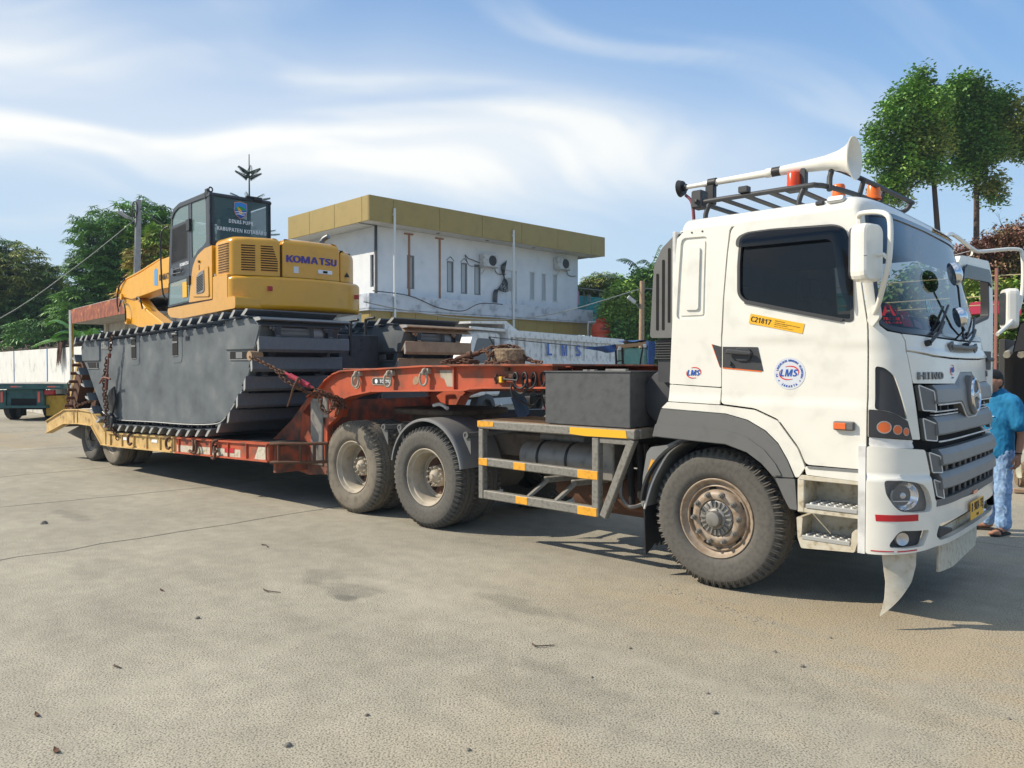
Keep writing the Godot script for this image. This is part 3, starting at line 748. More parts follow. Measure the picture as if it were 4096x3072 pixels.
func truck_front(T: Node3D) -> void:
	var b: MB
	var dark := rnd(pv([0.052, 1.73, 0.112, 1.718, 0.176, 1.668, 0.215, 1.56, 0.268, 1.377, 0.196, 1.413, 0.137, 1.437, 0.052, 1.447]), 0.02)
	var turn := rnd(pv([0.012, 1.441, 0.075, 1.438, 0.137, 1.429, 0.2, 1.404, 0.268, 1.367, 0.302, 1.246, 0.012, 1.264]), 0.008)
	var corner := rnd(pv([0.006, 1.262, 0.006, 2.03, 0.082, 2.012, 0.15, 1.962, 0.262, 1.945, 0.283, 1.897, 0.274, 1.834, 0.311, 1.645, 0.376, 1.243, 0.306, 1.246]), 0.01)
	var strip := rnd(pv([0.012, 1.26, 0.317, 1.24, 0.289, 1.186, 0.012, 1.2]), 0.01)
	var head := rnd(pv([0.1, 0.978, 0.209, 0.978, 0.30, 0.965, 0.37, 0.943, 0.416, 0.892, 0.45, 0.81, 0.437, 0.764, 0.305, 0.764, 0.2, 0.773, 0.158, 0.808, 0.112, 0.886]), 0.025)
	var fog := rnd(pv([0.422, 0.643, 0.368, 0.54, 0.22, 0.53, 0.138, 0.534, 0.134, 0.556, 0.177, 0.626, 0.207, 0.648]), 0.02)
	var bump := rnd(pv([0.0, 0.481, 0.0, 1.2, 0.044, 1.2, 0.375, 1.178, 0.431, 1.007, 0.487, 0.831, 0.573, 0.801, 1.4007, 0.775, 1.4007, 0.665, 0.556, 0.671, 0.525, 0.64, 0.503, 0.592, 0.556, 0.556, 1.4007, 0.55, 1.4007, 0.512, 0.48, 0.522, 0.394, 0.512, 0.225, 0.495, 0.103, 0.485]), 0.02)
	for far in [false, true]:
		var f := func(a: PackedVector2Array) -> PackedVector2Array: return mir(a) if far else a
		b = MB.new(); b.skin(f.call(corner), [f.call(MB.inset(MB.ccw(dark), -0.003)), f.call(MB.inset(MB.ccw(turn), -0.003))], cab, 0.04, 0.06, 0.03); part(T, "corner_panel", b, M.white)
		b = MB.new(); b.skin(f.call(dark), [], cab, 0.03, 0.06, 0.01, false, -0.012); part(T, "corner_inset", b, M.plastic)
		b = MB.new(); b.skin(f.call(turn), [], cab, 0.03, 0.06, 0.02, false, 0.004); var tl := part(T, "turn_lamp", b, M.gloss)
		for q in [[0.108, 1.328, 0.040, 0.036], [0.193, 1.312, 0.026, 0.028], [0.252, 1.299, 0.018, 0.024]]:
			var s: float = 2 * H - q[0] if far else q[0]
			b = MB.new(); b.skin(circ(s, q[1], q[2] * 1.16, 20, q[3] * 1.16), [circ(s, q[1], q[2], 20, q[3])], cab, 0.03, 0.03, 0.006, false, 0.009); part(tl, "lens_ring", b, M.bright)
			b = MB.new(); b.skin(circ(s, q[1], q[2], 20, q[3]), [], cab, 0.03, 0.03, 0.0, false, 0.008); part(tl, "lens", b, M.amber)
		b = MB.new(); b.skin(f.call(strip), [], cab, 0.03, 0.06, 0.02, false, -0.006); part(T, "corner_strip", b, M.white2)
		b = MB.new(); b.skin(f.call(bump), [f.call(head), f.call(fog)], func(s: float, y: float) -> Vector3:
			var o := on_cab(s, y, 0.0)
			return o.origin + o.basis.z * (0.012 * smoothstep(1.0, 0.985, y) + 0.008 * smoothstep(0.98, 1.03, y)), 0.035, 0.035, 0.04); var bm := part(T, "bumper", b, M.white)
		if not far:
			b = MB.new(); b.skin(pv([-0.05, 0.479, -0.05, 1.2, -0.004, 1.2, -0.004, 0.479]), [], cab, 0.03, 0.2, 0.03, false, 0.012); part(bm, "bumper_end", b, M.white2)
		b = MB.new(); b.skin(f.call(MB.inset(MB.ccw(head), 0.0)), [], cab, 0.05, 0.05, 0.0, false, -0.04); var hl := part(T, "headlight", b, M.gloss)
		var c := on_cab(2 * H - 0.235 if far else 0.235, 0.873, 0.0)
		b = MB.new(); b.lathe(c * pz(0.0), [Vector2(-0.02, 0.094), Vector2(-0.004, 0.092), Vector2(-0.012, 0.086), Vector2(-0.04, 0.07), Vector2(-0.06, 0.045), Vector2(-0.07, 0.0)], 28); part(hl, "reflector", b, M.chrome)
		b = MB.new(); b.lathe(c * pz(0.0), [Vector2(-0.07, 0.022), Vector2(-0.03, 0.02), Vector2(-0.024, 0.0)], 14); b.box(c * V(0, -0.035, -0.02), V(0.15, 0.006, 0.01), c.basis); part(hl, "bulb_shield", b, M.silver)
		b = MB.new(); b.skin(f.call(head), [], cab, 0.04, 0.04, 0.0, false, 0.002); part(hl, "lens", b, M.clear)
		b = MB.new(); b.skin(f.call(fog), [], cab, 0.05, 0.05, 0.0, false, -0.035); var fl := part(T, "fog_lamp_recess", b, M.plastic)
		c = on_cab(2 * H - 0.222 if far else 0.222, 0.588, -0.03)
		b = MB.new(); b.lathe(c, [Vector2(0, 0.045), Vector2(0.022, 0.043), Vector2(0.02, 0.036), Vector2(0.005, 0.0)], 20); part(fl, "fog_lamp", b, M.silver)
		b = MB.new(); b.skin(f.call(pv([0.057, 0.706, 0.318, 0.711, 0.318, 0.754, 0.053, 0.749])), [], cab, 0.04, 0.1, 0.002, false, 0.0145); part(bm, "red_reflector", b, M.redtape)
		b = MB.new(); b.skin(f.call(pv([0.03, 0.503, 0.16, 0.507, 0.16, 0.513, 0.03, 0.510])), [], cab, 0.04, 0.1, 0.002, false, 0.0145); b.skin(f.call(pv([0.18, 0.506, 0.31, 0.515, 0.31, 0.523, 0.18, 0.513])), [], cab, 0.04, 0.1, 0.002, false, 0.0145); part(bm, "red_edge_tape", b, M.redtape)
		b = MB.new(); b.prism(rnd(pv([0.0, 0.0, 0.02, 0.055, 0.2, 0.02, 0.2, -0.005, 0.02, -0.03]), 0.01), on_cab(2 * H - 0.53 if far else 0.53, 0.6, -0.03) * Transform3D(Basis.FLIP_X if far else Basis(), Vector3.ZERO), 0.045, 0.008); part(bm, "tow_step", b, M.plastic)
		# grille tiles with pale outlines
		for q in [[0.352, 1.609, 0.539, 1.563, 0.566, 1.423, 0.388, 1.434], [0.386, 1.389, 0.563, 1.342, 0.564, 1.222, 0.415, 1.236], [0.402, 1.164, 0.545, 1.126, 0.582, 1.010, 0.444, 1.02], [0.457, 0.979, 0.584, 0.944, 0.614, 0.829, 0.5, 0.858]]:
			var o := rnd(pv(q), 0.015)
			b = MB.new(); b.skin(f.call(o), [], cab, 0.05, 0.1, 0.03, false, 0.012); var gt := part(T, "grille_tile", b, M.grey)
			b = MB.new(); outline(b, f.call(MB.inset(MB.ccw(o), 0.003)), 0.013, 0.0045); part(gt, "outline", b, M.white2)
	# hood and cowl
	var hood := rnd(pv([0.281, 1.828, 0.575, 1.795, 0.97, 1.782, 1.4007, 1.78, 1.83, 1.782, 2.226, 1.795, 2.52, 1.828, 2.484, 1.645, 2.475, 1.618, 1.76, 1.607, 1.58, 1.69, 1.22, 1.69, 1.04, 1.607, 0.326, 1.618, 0.317, 1.645]), 0.008)
	b = MB.new(); b.skin(hood, [], cab, 0.05, 0.05, 0.03); part(T, "hood", b, M.white)
	var cowl := rnd(pv([0.27, 1.945, 0.292, 1.897, 0.283, 1.84, 0.575, 1.807, 0.97, 1.794, 1.4007, 1.792, 1.83, 1.794, 2.226, 1.807, 2.518, 1.84, 2.51, 1.897, 2.53, 1.945, 2.2, 1.928, 1.4007, 1.918, 0.6, 1.928]), 0.006)
	b = MB.new(); b.skin(cowl, [], func(s: float, y: float) -> Vector3: return cab(s, y) + Vector3(0.012 * smoothstep(1.86, 1.82, y), 0, 0), 0.05, 0.03, 0.03); part(T, "cowl", b, M.white)
	b = MB.new()
	b.tube([on_cab(1.0, 1.87, 0.012).origin, on_cab(1.1, 1.862, 0.03).origin, on_cab(1.4, 1.86, 0.03).origin, on_cab(1.7, 1.87, 0.03).origin, on_cab(1.8, 1.878, 0.012).origin], 0.018, 8)
	for s in [1.02, 1.78]: b.box(on_cab(s, 1.87, 0.008).origin, V(0.02, 0.06, 0.1), on_cab(s, 1.87).basis.rotated(Vector3.UP, PI / 2))
	part(T, "grab_handle", b, M.grey)
	# grille
	b = MB.new(); b.skin(pv([0.32, 0.78, 2.48, 0.78, 2.48, 1.70, 0.32, 1.70]), [], cab, 0.1, 0.2, 0.0, false, -0.07); part(T, "grille_back", b, M.holes)
	var dip := func(s: float, y: float) -> float:
		return y + (0.083 * smoothstep(0.37, 0.17, absf(s - H)) if y > 1.58 else (-0.115 * smoothstep(0.34, 0.12, absf(s - H)) if y < 1.5 else 0.0))
	for q in [[1.605, 1.475], [1.388, 1.262], [1.170, 1.062], [1.012, 0.9]]:
		b = MB.new()
		var hi: float = q[0]; var lo: float = q[1]
		sweep(b, 0.545, 2 * H - 0.545, [Vector2(hi, -0.05), Vector2(hi, -0.004), Vector2(hi - 0.035, 0.026), Vector2(lo + 0.012, 0.034), Vector2(lo, 0.022), Vector2(lo, -0.05)], 40, dip if hi > 1.5 else null)
		part(T, "grille_bar", b, M.greyl)
	b = MB.new()
	for q in [[0.575, 1.47, 2 * H - 0.575, true], [0.57, 1.24, 2 * H - 0.57, false]]:
		var ps := []
		for i in 41:
			var s := lerpf(q[0], q[2], i / 40.0)
			ps.append(on_cab(s, dip.call(s, q[1]) if q[3] else q[1] - 0.02, 0.024).origin)
		b.tube(ps, 0.006, 6)
	for k in [[0.56, 1.10], [2 * H - 1.10, 2 * H - 0.56]]:
		for y in [1.425, 1.402]: sweep(b, k[0], k[1], [Vector2(y, -0.03), Vector2(y, 0.0), Vector2(y - 0.008, 0.0), Vector2(y - 0.008, -0.03)], 10)
	part(T, "grille_trim", b, M.white2)
	b = MB.new()
	for i in 9:
		var s := lerpf(0.72, 2 * H - 0.72, i / 8.0)
		for y in [1.04, 0.85]: b.box(on_cab(s, y, -0.03).origin, V(0.06, 0.09, 0.04), on_cab(s, y).basis)
		if absf(s - H) > 0.25: b.box(on_cab(s, 1.42, -0.03).origin, V(0.02, 0.1, 0.03), on_cab(s, 1.42).basis)
	part(T, "grille_ribs", b, M.plastic)
	b = MB.new(); sweep(b, 0.5, 2 * H - 0.5, [Vector2(0.835, -0.05), Vector2(0.835, 0.012), Vector2(0.79, 0.016), Vector2(0.78, -0.05)], 40); part(T, "grille_frame", b, M.grey)
	# emblem
	var e := on_cab(H, 1.515, 0.035)
	b = MB.new(); b.lathe(e, [Vector2(-0.03, 0.15), Vector2(0.01, 0.145), Vector2(0.018, 0.128), Vector2(0.012, 0.0)], 36); var em := part(T, "emblem", b, M.grey)
	b = MB.new()
	b.lathe(e * pz(0.022), [Vector2(-0.012, 0.129), Vector2(0.006, 0.127), Vector2(0.012, 0.118), Vector2(0.006, 0.109), Vector2(-0.012, 0.107)], 40)
	for s in [-1.0, 1.0]:
		b.prism(rnd(pv([-0.11 * s, 0.05, -0.085 * s, 0.03, 0, 0.012, 0.085 * s, 0.03, 0.11 * s, 0.05, 0.115 * s, 0, 0.11 * s, -0.05, 0.085 * s, -0.03, 0, -0.012, -0.085 * s, -0.03, -0.11 * s, -0.05, -0.115 * s, 0]), 0.01), e * pz(0.012), 0.016, 0.004)
		break
	part(em, "emblem_ring", b, M.chrome)
	b = MB.new()
	for i in 4: b.text("HINO"[i], on_cab([0.405, 0.49, 0.58, 0.69][i], 1.667, 0.002), 0.048, 0.008, [0.085, 0.022, 0.085, 0.088][i])
	for i in 3: b.text("500"[i], on_cab(2.17 + i * 0.075, 1.672, 0.002), 0.048, 0.008, 0.06)
	part(T, "maker_lettering", b, mat(L(0.16, 0.16, 0.17), 0.35, 0.4))
	b = MB.new(); var rd := MB.new()
	lms_logo(b, rd, on_cab(0.985, 1.705, 0.002), 0.085); b.text("JAKARTA", on_cab(0.985, 1.648, 0.002), 0.01, 0.001)
	part(T, "hood_lettering", b, M.inkblue); part(T, "hood_swoosh", rd, M.inkred)
	# plate
	var pl := on_cab(H + 0.01, 0.668, 0.03)
	b = MB.new(); b.prism(rr(-0.215, -0.067, 0.215, 0.067, 0.012), pl, 0.004, 0.001); var np := part(T, "number_plate", b, M.sticker)
	b = MB.new(); b.text("B  9024  TEJ", pl * pz(0.004).translated_local(V(0, 0.015, 0)), 0.062, 0.002, 0.38); b.text("10-29", pl * pz(0.004).translated_local(V(0, -0.043, 0)), 0.02, 0.002)
	part(np, "plate_lettering", b, M.inkblack)
	b = MB.new(); b.box(on_cab(H, 0.79, 0.02).origin, V(0.14, 0.025, 0.006), on_cab(H, 0.79).basis); part(T, "orange_tape", b, M.amber)
	# deflector flaps below the bumper
	b = MB.new()
	var fl := func(s: float, y: float) -> Vector3:
		var d := 0.5 - y
		return on_cab(s, 0.48, -0.05 + 0.5 * d * d + 0.06 * d).origin + V(0, y - 0.48, 0)
	b.skin(rnd(pv([0.09, 0.53, 0.385, 0.53, 0.36, 0.40, 0.30, 0.30, 0.2, 0.20, 0.08, 0.085, 0.11, 0.2, 0.12, 0.3, 0.105, 0.42]), 0.01), [], fl, 0.04, 0.04, 0.012)
	part(T, "bumper_flap", b, M.whitedirty)
	b = MB.new()
	b.skin(rnd(pv([0.75, 0.6, 1.9, 0.6, 1.83, 0.40, 1.75, 0.32, 1.0, 0.29, 0.66, 0.31, 0.72, 0.45]), 0.02), [], func(s: float, y: float) -> Vector3: return on_cab(s, 0.48, -0.06 + 0.25 * (0.6 - y) * (0.6 - y)).origin + V(0, y - 0.48, 0), 0.06, 0.06, 0.012)
	part(T, "bumper_flap", b, M.whitedirty)
	# windscreen
	var ws := rnd(pv([0.088, 2.02, 0.150, 1.972, 0.30, 1.947, 0.763, 1.937, 1.4007, 1.93, 2.04, 1.937, 2.50, 1.947, 2.65, 1.972, 2.713, 2.02, 2.67, 2.5, 2.64, 2.78, 2.2, 2.80, 1.4007, 2.812, 0.6, 2.80, 0.16, 2.78, 0.13, 2.5]), 0.05)
	b = MB.new(); b.skin(ws, [MB.inset(MB.ccw(ws), 0.035)], cab, 0.06, 0.06, 0.012, false, 0.004); part(T, "windscreen_seal", b, M.gloss)
	b = MB.new(); b.skin(MB.inset(MB.ccw(ws), 0.02), [], cab, 0.05, 0.08, 0.0, false, -0.004); var wsn := part(T, "windscreen", b, M.glass)
	b = MB.new(); b.skin(pv([0.18, 2.5, 2.62, 2.5, 2.62, 2.77, 1.4, 2.79, 0.18, 2.77]), [], cab, 0.06, 0.1, 0.0, false, -0.012); part(wsn, "sun_strip", b, mat(L(0.02, 0.065, 0.15), 0.25))
	b = MB.new()
	b.text("A", on_cab(0.205, 2.105, -0.007), 0.075, 0.002, 0.11); b.text("T", on_cab(0.285, 2.095, -0.007), 0.045, 0.002, 0.06); b.text("PRO CAR", on_cab(0.22, 2.047, -0.007), 0.02, 0.002, 0.13); b.text("GLASS", on_cab(0.22, 2.022, -0.007), 0.012, 0.002, 0.14)
	b.skin(pv([0.315, 2.0, 0.432, 1.995, 0.42, 2.1, 0.315, 2.105]), [], cab, 0.06, 0.1, 0.0, false, -0.007)
	part(wsn, "red_sticker", b, M.inkred)
	b = MB.new(); b.text("VOLT", on_cab(0.37, 2.06, -0.006), 0.03, 0.002, 0.09); b.skin(pv([0.455, 2.0, 0.56, 1.985, 0.575, 2.03, 0.47, 2.05]), [], cab, 0.06, 0.1, 0.0, false, -0.007); part(wsn, "pale_sticker", b, mat(L(0.55, 0.3, 0.32), 0.5))
	b = MB.new(); b.text("ALHAMDULILLAH", on_cab(1.35, 2.16, -0.007), 0.085, 0.002, 1.15); part(wsn, "screen_lettering", b, mat(L(0.35, 0.55, 0.55), 0.5))
	b = MB.new(); b.skin(circ(1.05, 2.63, 0.075, 24), [circ(1.05, 2.63, 0.06, 24)], cab, 0.1, 0.1, 0.0, false, -0.008); part(wsn, "round_sticker", b, mat(L(0.12, 0.2, 0.26), 0.5))
	for q in [[0.52, 1.885, 1.27, 2.14], [1.45, 1.885, 2.25, 2.1]]:
		b = MB.new()
		b.cyl(on_cab(q[0], q[1], -0.01).origin, on_cab(q[0], q[1], 0.03).origin, 0.022)
		b.tube([on_cab(q[0], q[1], 0.03).origin, on_cab(lerpf(q[0], q[2], 0.25), lerpf(q[1], q[3], 0.2) + 0.02, 0.045).origin, on_cab(lerpf(q[0], q[2], 0.6), lerpf(q[1], q[3], 0.6), 0.03).origin], 0.012, 6)
		b.tube([on_cab(q[0] + 0.12, q[1] + 0.06, 0.014).origin, on_cab(lerpf(q[0], q[2], 0.6), lerpf(q[1], q[3], 0.6), 0.016).origin, on_cab(q[2] + 0.08, q[3] + 0.05, 0.014).origin], 0.009, 6)
		part(T, "wiper", b, M.black)
	for q in [[1.2, 2.07, 0.075], [1.47, 2.42, 0.09]]:
		var o := on_cab(q[0], q[1], 0.1)
		b = MB.new(); b.lathe(Transform3D(o.basis.rotated(Vector3.UP, 0.5), o.origin), [Vector2(-0.03, 0.0), Vector2(-0.028, q[2]), Vector2(0.0, q[2]), Vector2(0.02, q[2] * 0.85), Vector2(0.038, q[2] * 0.5), Vector2(0.045, 0)], 28); var cm := part(T, "convex_mirror", b, M.chrome)
		b = MB.new(); b.tube([o.origin - o.basis.z * 0.02, on_cab(q[0] + 0.05, q[1] - 0.1, 0.08).origin, on_cab(q[0] + 0.05, 1.93, 0.0).origin], 0.008, 6); part(cm, "mirror_stem", b, M.black)

func rbox(b: MB, c: Vector3, s: Vector3, r: float, turn := Basis()) -> void:
	# a soft box: an outline in its own x, y with rounded corners, bellied front and back
	var old := b.xf
	b.xf = b.xf * Transform3D(turn, c)
	var o := rr(-s.x / 2, -s.y / 2, s.x / 2, s.y / 2, r)
	var lv := [[-0.5, 0.72], [-0.42, 0.9], [-0.25, 1.0], [0.2, 1.0], [0.4, 0.92], [0.5, 0.7]]
	for i in lv.size() - 1:
		for j in o.size():
			var q0: Vector2 = o[j]; var q1: Vector2 = o[(j + 1) % o.size()]
			var P := []
			for e in [[q0, i], [q1, i], [q1, i + 1], [q0, i + 1]]:
				var kx: float = 1.0 - (1.0 - lv[e[1]][1]) * s.z * 0.9 / s.x; var ky: float = 1.0 - (1.0 - lv[e[1]][1]) * s.z * 0.9 / s.y
				P.append(Vector3(e[0].x * kx, e[0].y * ky, lv[e[1]][0] * s.z))
			var nn := Vector3((q1 - q0).y, -(q1 - q0).x, 0).normalized()
			b.quad(P[0], P[1], P[2], P[3])
			if i == 0: b.tri(Vector3(0, 0, -s.z / 2), P[1], P[0])
			if i == lv.size() - 2: b.tri(Vector3(0, 0, s.z / 2), P[3], P[2])
	b.xf = old

func truck_top(T: Node3D) -> void:
	var b := MB.new()
	# roof: the outline at y 2.79 swept inwards and upwards
	var ol := []
	for i in 3: ol.append(V(-0.29, 2.79, lerpf(-2.22, -0.0, i / 2.0)))
	for i in 12: ol.append(V(lerpf(-0.25, cab_x0(2.79), i / 12.0), 2.79, 0.09))
	for i in 81: ol.append(cab(2 * H * i / 80.0, 2.79))
	for i in 12: ol.append(V(lerpf(cab_x0(2.79), -0.25, (i + 1) / 12.0), 2.79, 2 * ZM - 0.09))
	var mid := V(0.45, 0, ZM)
	var rows := []
	for k in 9:
		var a := PI / 2 * k / 7.0 if k < 8 else PI / 2
		var d := 0.115 * (1 - cos(a)) if k < 8 else 0.45
		var r := []
		for i in ol.size():
			var P: Vector3 = ol[i]
			var to: Vector3 = V(clampf(P.x, -0.1, 0.75), 0, clampf(P.z, ZM - 0.85, ZM + 0.85)) - V(P.x, 0, P.z)
			var q := P + to.normalized() * minf(d, to.length())
			q.y = 2.79 + 0.105 * sin(a) + (0.022 if k == 8 else 0.0)
			r.append(q)
		rows.append(r)
	for k in 8:
		for i in ol.size():
			var j := (i + 1) % ol.size()
			var A: Vector3 = rows[k][i]; var B: Vector3 = rows[k][j]; var C: Vector3 = rows[k + 1][j]; var D: Vector3 = rows[k + 1][i]
			var nm := func(kk: int, ii: int) -> Vector3:
				var m := ol.size()
				var u: Vector3 = rows[kk][(ii + 1) % m] - rows[kk][(ii + m - 1) % m]
				var w: Vector3 = rows[mini(kk + 1, 8)][ii] - rows[maxi(kk - 1, 0)][ii]
				var c := u.cross(w).normalized()
				return c if c.dot(V(0, 0.3, 0) + (rows[0][ii] - mid - V(0, 2.79, 0)) * 0.2) > 0 else -c
			var n0: Vector3 = nm.call(k, i); var n1: Vector3 = nm.call(k, j); var n2: Vector3 = nm.call(k + 1, j); var n3: Vector3 = nm.call(k + 1, i)
			b.trin(A, B, C, n0, n1, n2); b.trin(A, C, D, n0, n2, n3)
	for i in ol.size(): b.tri(rows[8][i], rows[8][(i + 1) % ol.size()], V(0.4, 2.93, ZM))
	part(T, "roof", b, M.white)
	# back wall, far side, pillars and the inside
	b = MB.new(); b.bx(-0.34, -0.31, 1.45, 2.8, 2 * ZM - 0.1, 0.095); part(T, "cab_back_wall", b, M.white2)
	b = MB.new(); b.skin(pv([2 * H + 0.02, 1.45, 2 * H + 0.02, 1.62, 2 * H + 1.5, 1.62, 2 * H + 1.5, 1.45]), [], cab, 0.2, 0.2, 0.03); b.skin(pv([2 * H + 1.04, 1.6, 2 * H + 1.04, 2.79, 2 * H + 1.5, 2.79, 2 * H + 1.5, 1.6]), [], cab, 0.2, 0.1, 0.03); b.skin(pv([2 * H + 0.02, 2.74, 2 * H + 0.02, 2.79, 2 * H + 1.05, 2.79, 2 * H + 1.05, 2.74]), [], cab, 0.2, 0.1, 0.03); part(T, "cab_far_side", b, M.white2)
	b = MB.new()
	b.skin(pv([0.006, 2.0, 0.095, 2.0, 0.14, 2.5, 0.17, 2.79, 0.006, 2.79]), [], cab, 0.04, 0.06, 0.03); b.skin(mir(pv([0.006, 2.0, 0.095, 2.0, 0.14, 2.5, 0.17, 2.79, 0.006, 2.79])), [], cab, 0.04, 0.06, 0.03)
	b.skin(pv([0.16, 2.775, 1.4, 2.80, 2.64, 2.775, 2.64, 2.80, 0.16, 2.80]), [], cab, 0.05, 0.06, 0.03)
	b.skin(pv([-1.12, 2.787, -0.25, 2.765, -0.11, 2.748, -0.055, 2.715, -0.022, 2.66, -0.004, 2.55, 0.012, 2.5, 0.012, 2.80, -1.42, 2.80, -1.42, 2.789]), [], cab, 0.05, 0.06, 0.03)
	part(T, "windscreen_pillar", b, M.white)
	b = MB.new()
	b.bx(-0.3, 1.12, 1.38, 1.44, -2.3, 0.08); b.bx(0.8, 1.22, 1.44, 2.1, -2.1, -0.1); b.bx(-0.3, -0.28, 1.44, 2.78, -2.28, 0.07); b.bx(-0.3, 1.0, 2.70, 2.72, -2.25, 0.05)
	b.cyl(V(0.95, 1.98, -1.75), V(0.8, 2.1, -1.75), 0.03)
	var o := []
	for i in 25: o.append(V(0.8 - 0.1 * sin(TAU * i / 24), 2.12 + 0.16 * sin(TAU * i / 24), -1.75 + 0.21 * cos(TAU * i / 24)))
	b.tube(o, 0.018, 6)
	part(T, "cab_interior", b, M.interior)
	for z in [-0.45, -1.75]:
		b = MB.new()
		rbox(b, V(0.35, 1.72, z), V(0.5, 0.5, 0.16), 0.08, Basis(Vector3.RIGHT, PI / 2)); rbox(b, V(0.12, 2.05, z), V(0.48, 0.62, 0.15), 0.1, Basis(Vector3.UP, PI / 2) * Basis(Vector3.RIGHT, -0.2)); rbox(b, V(0.06, 2.45, z), V(0.28, 0.2, 0.1), 0.06, Basis(Vector3.UP, PI / 2))
		part(T, "seat", b, M.seat)
	# open far door
	var O := Transform3D(Basis(Vector3.UP, 1.453), V(1.13, 0, -2.36))     # local x runs outwards from the hinge
	b = MB.new()
	var dw := rnd(pv([0.10, 2.13, 0.13, 2.62, 0.2, 2.66, 0.78, 2.66, 0.84, 2.6, 0.87, 2.3, 0.86, 2.2, 0.15, 2.06]), 0.04)
	b.skin(rnd(pv([0.02, 1.05, 0.02, 2.2, 0.06, 2.68, 0.12, 2.75, 0.85, 2.76, 0.95, 2.6, 0.99, 2.3, 1.0, 1.45, 0.75, 1.4, 0.4, 1.05]), 0.04), [dw], func(x: float, y: float) -> Vector3: return V(x, y, 0), 0.3, 0.3, 0.06)
	var fd := part(T, "door", b, M.white, O, "white far door standing open")
	b = MB.new(); b.skin(dw, [MB.inset(MB.ccw(dw), 0.03)], func(x: float, y: float) -> Vector3: return V(x, y, 0), 0.3, 0.3, 0.07, false, 0.006); part(fd, "window_seal", b, M.plastic)
	b = MB.new(); b.prism(pv([0.1, 2.52, 0.13, 2.63, 0.2, 2.67, 0.78, 2.67, 0.84, 2.61, 0.86, 2.5, 0.78, 2.54, 0.2, 2.54]), pz(0.01), 0.02, 0.006); part(fd, "rain_visor", b, M.visor)
	b = MB.new(); b.prism(rr(0.62, 1.70, 0.92, 1.88, 0.01), pz(0.0), 0.008); b.prism(rr(0.7, 1.78, 0.9, 1.82, 0.015), pz(0.008), 0.04, 0.01); part(fd, "handle", b, M.plastic)
	b = MB.new(); b.prism(pv([0.3, 1.96, 0.42, 1.98, 0.42, 2.05, 0.3, 2.02]), pz(0.0), 0.004); part(fd, "yellow_sticker", b, M.sticker)
	# mirrors
	for k in 2:
		b = MB.new()
		if k == 0:
			b.tube(smooth([V(1.085, 2.72, 0.10), V(1.11, 2.745, 0.15), V(1.23, 2.73, 0.22), V(1.315, 2.69, 0.29), V(1.34, 2.62, 0.30), V(1.336, 2.42, 0.30), V(1.30, 2.28, 0.27), V(1.235, 2.13, 0.18), V(1.2, 2.08, 0.14)], 4), 0.017, 8)
			b.tube([V(1.34, 2.40, 0.30), V(1.30, 2.44, 0.30), V(1.24, 2.44, 0.31)], 0.013, 8)
			b.prism(rnd(pv([1.155, 2.03, 1.19, 1.99, 1.235, 2.05, 1.225, 2.14, 1.185, 2.13]), 0.015), pz(0.09), 0.06, 0.015)
			b.prism(rr(1.07, 2.62, 1.11, 2.74, 0.015), pz(0.085), 0.04, 0.01)
		else:
			b.tube(smooth([V(1.05, 2.83, -2.2), V(0.95, 3.03, -3.0), V(1.03, 2.93, -3.55), V(1.08, 2.93, -3.75), V(1.3, 2.97, -4.1), V(1.36, 2.9, -4.16), V(1.36, 2.5, -4.16), V(1.32, 2.24, -3.98), V(1.24, 2.06, -3.6)], 4), 0.02, 8)
			b.prism(rnd(pv([2.25, 2.72, 2.4, 2.73, 3.5, 2.92, 3.45, 2.86, 3.1, 2.8]), 0.05), px(1.02), 0.02, 0.005)
		var mr := part(T, "mirror_arm", b, M.white)
		b = MB.new()
		var c := V(1.205, 2.455, 0.32) if k == 0 else V(1.27, 2.34, -4.03)
		rbox(b, c, V(0.21, 0.37, 0.11) if k == 0 else V(0.24, 0.42, 0.12), 0.06, Basis(Vector3.UP, PI / 2 - 0.25) if k == 0 else Basis(Vector3.UP, PI / 2 + 0.45))
		part(mr, "mirror_housing", b, M.white)
		b = MB.new()
		if k == 0: b.box(c + V(0.03, -0.03, 0.118), V(0.02, 0.004, 0.001)); 
		rbox(b, c - (V(0.056, 0, 0.015) if k == 0 else V(0.055, 0, -0.025)), V(0.19, 0.34, 0.02), 0.05, Basis(Vector3.UP, PI / 2 - 0.25) if k == 0 else Basis(Vector3.UP, PI / 2 + 0.45))
		part(mr, "mirror_glass", b, M.gloss)
	# roof rack
	b = MB.new()
	var y := 3.1
	b.tube(smooth([V(-0.34, y, -1.9), V(-0.34, y, -0.40), V(-0.33, y, -0.345), V(-0.27, y, -0.335), V(0.52, y, -0.345), V(0.62, y, -0.37), V(0.69, y - 0.01, -0.47), V(0.74, y, -1.0), V(0.78, y, -1.9)], 4), 0.021, 8)
	b.tube([V(-0.34, y, -1.9), V(0.78, y, -1.9)], 0.021, 8); b.tube([V(-0.34, y, -1.1), V(0.74, y, -1.1)], 0.021, 8)
	for x in [-0.15, 0.05, 0.25, 0.45]: b.box(V(x, y + 0.005, -1.12), V(0.06, 0.012, 1.55))
	b.tube(smooth([V(0.70, 3.06, -0.42), V(0.68, 3.2, -0.5), V(0.72, 3.24, -0.62), V(0.84, 3.2, -1.9), V(0.85, 3.18, -1.97), V(0.80, 3.12, -1.97), V(0.7, 3.1, -1.9)], 4), 0.021, 8)
	for z in [-0.95, -1.45]: b.cyl(V(0.74, 3.08, z), V(0.78, 3.23, z), 0.02)
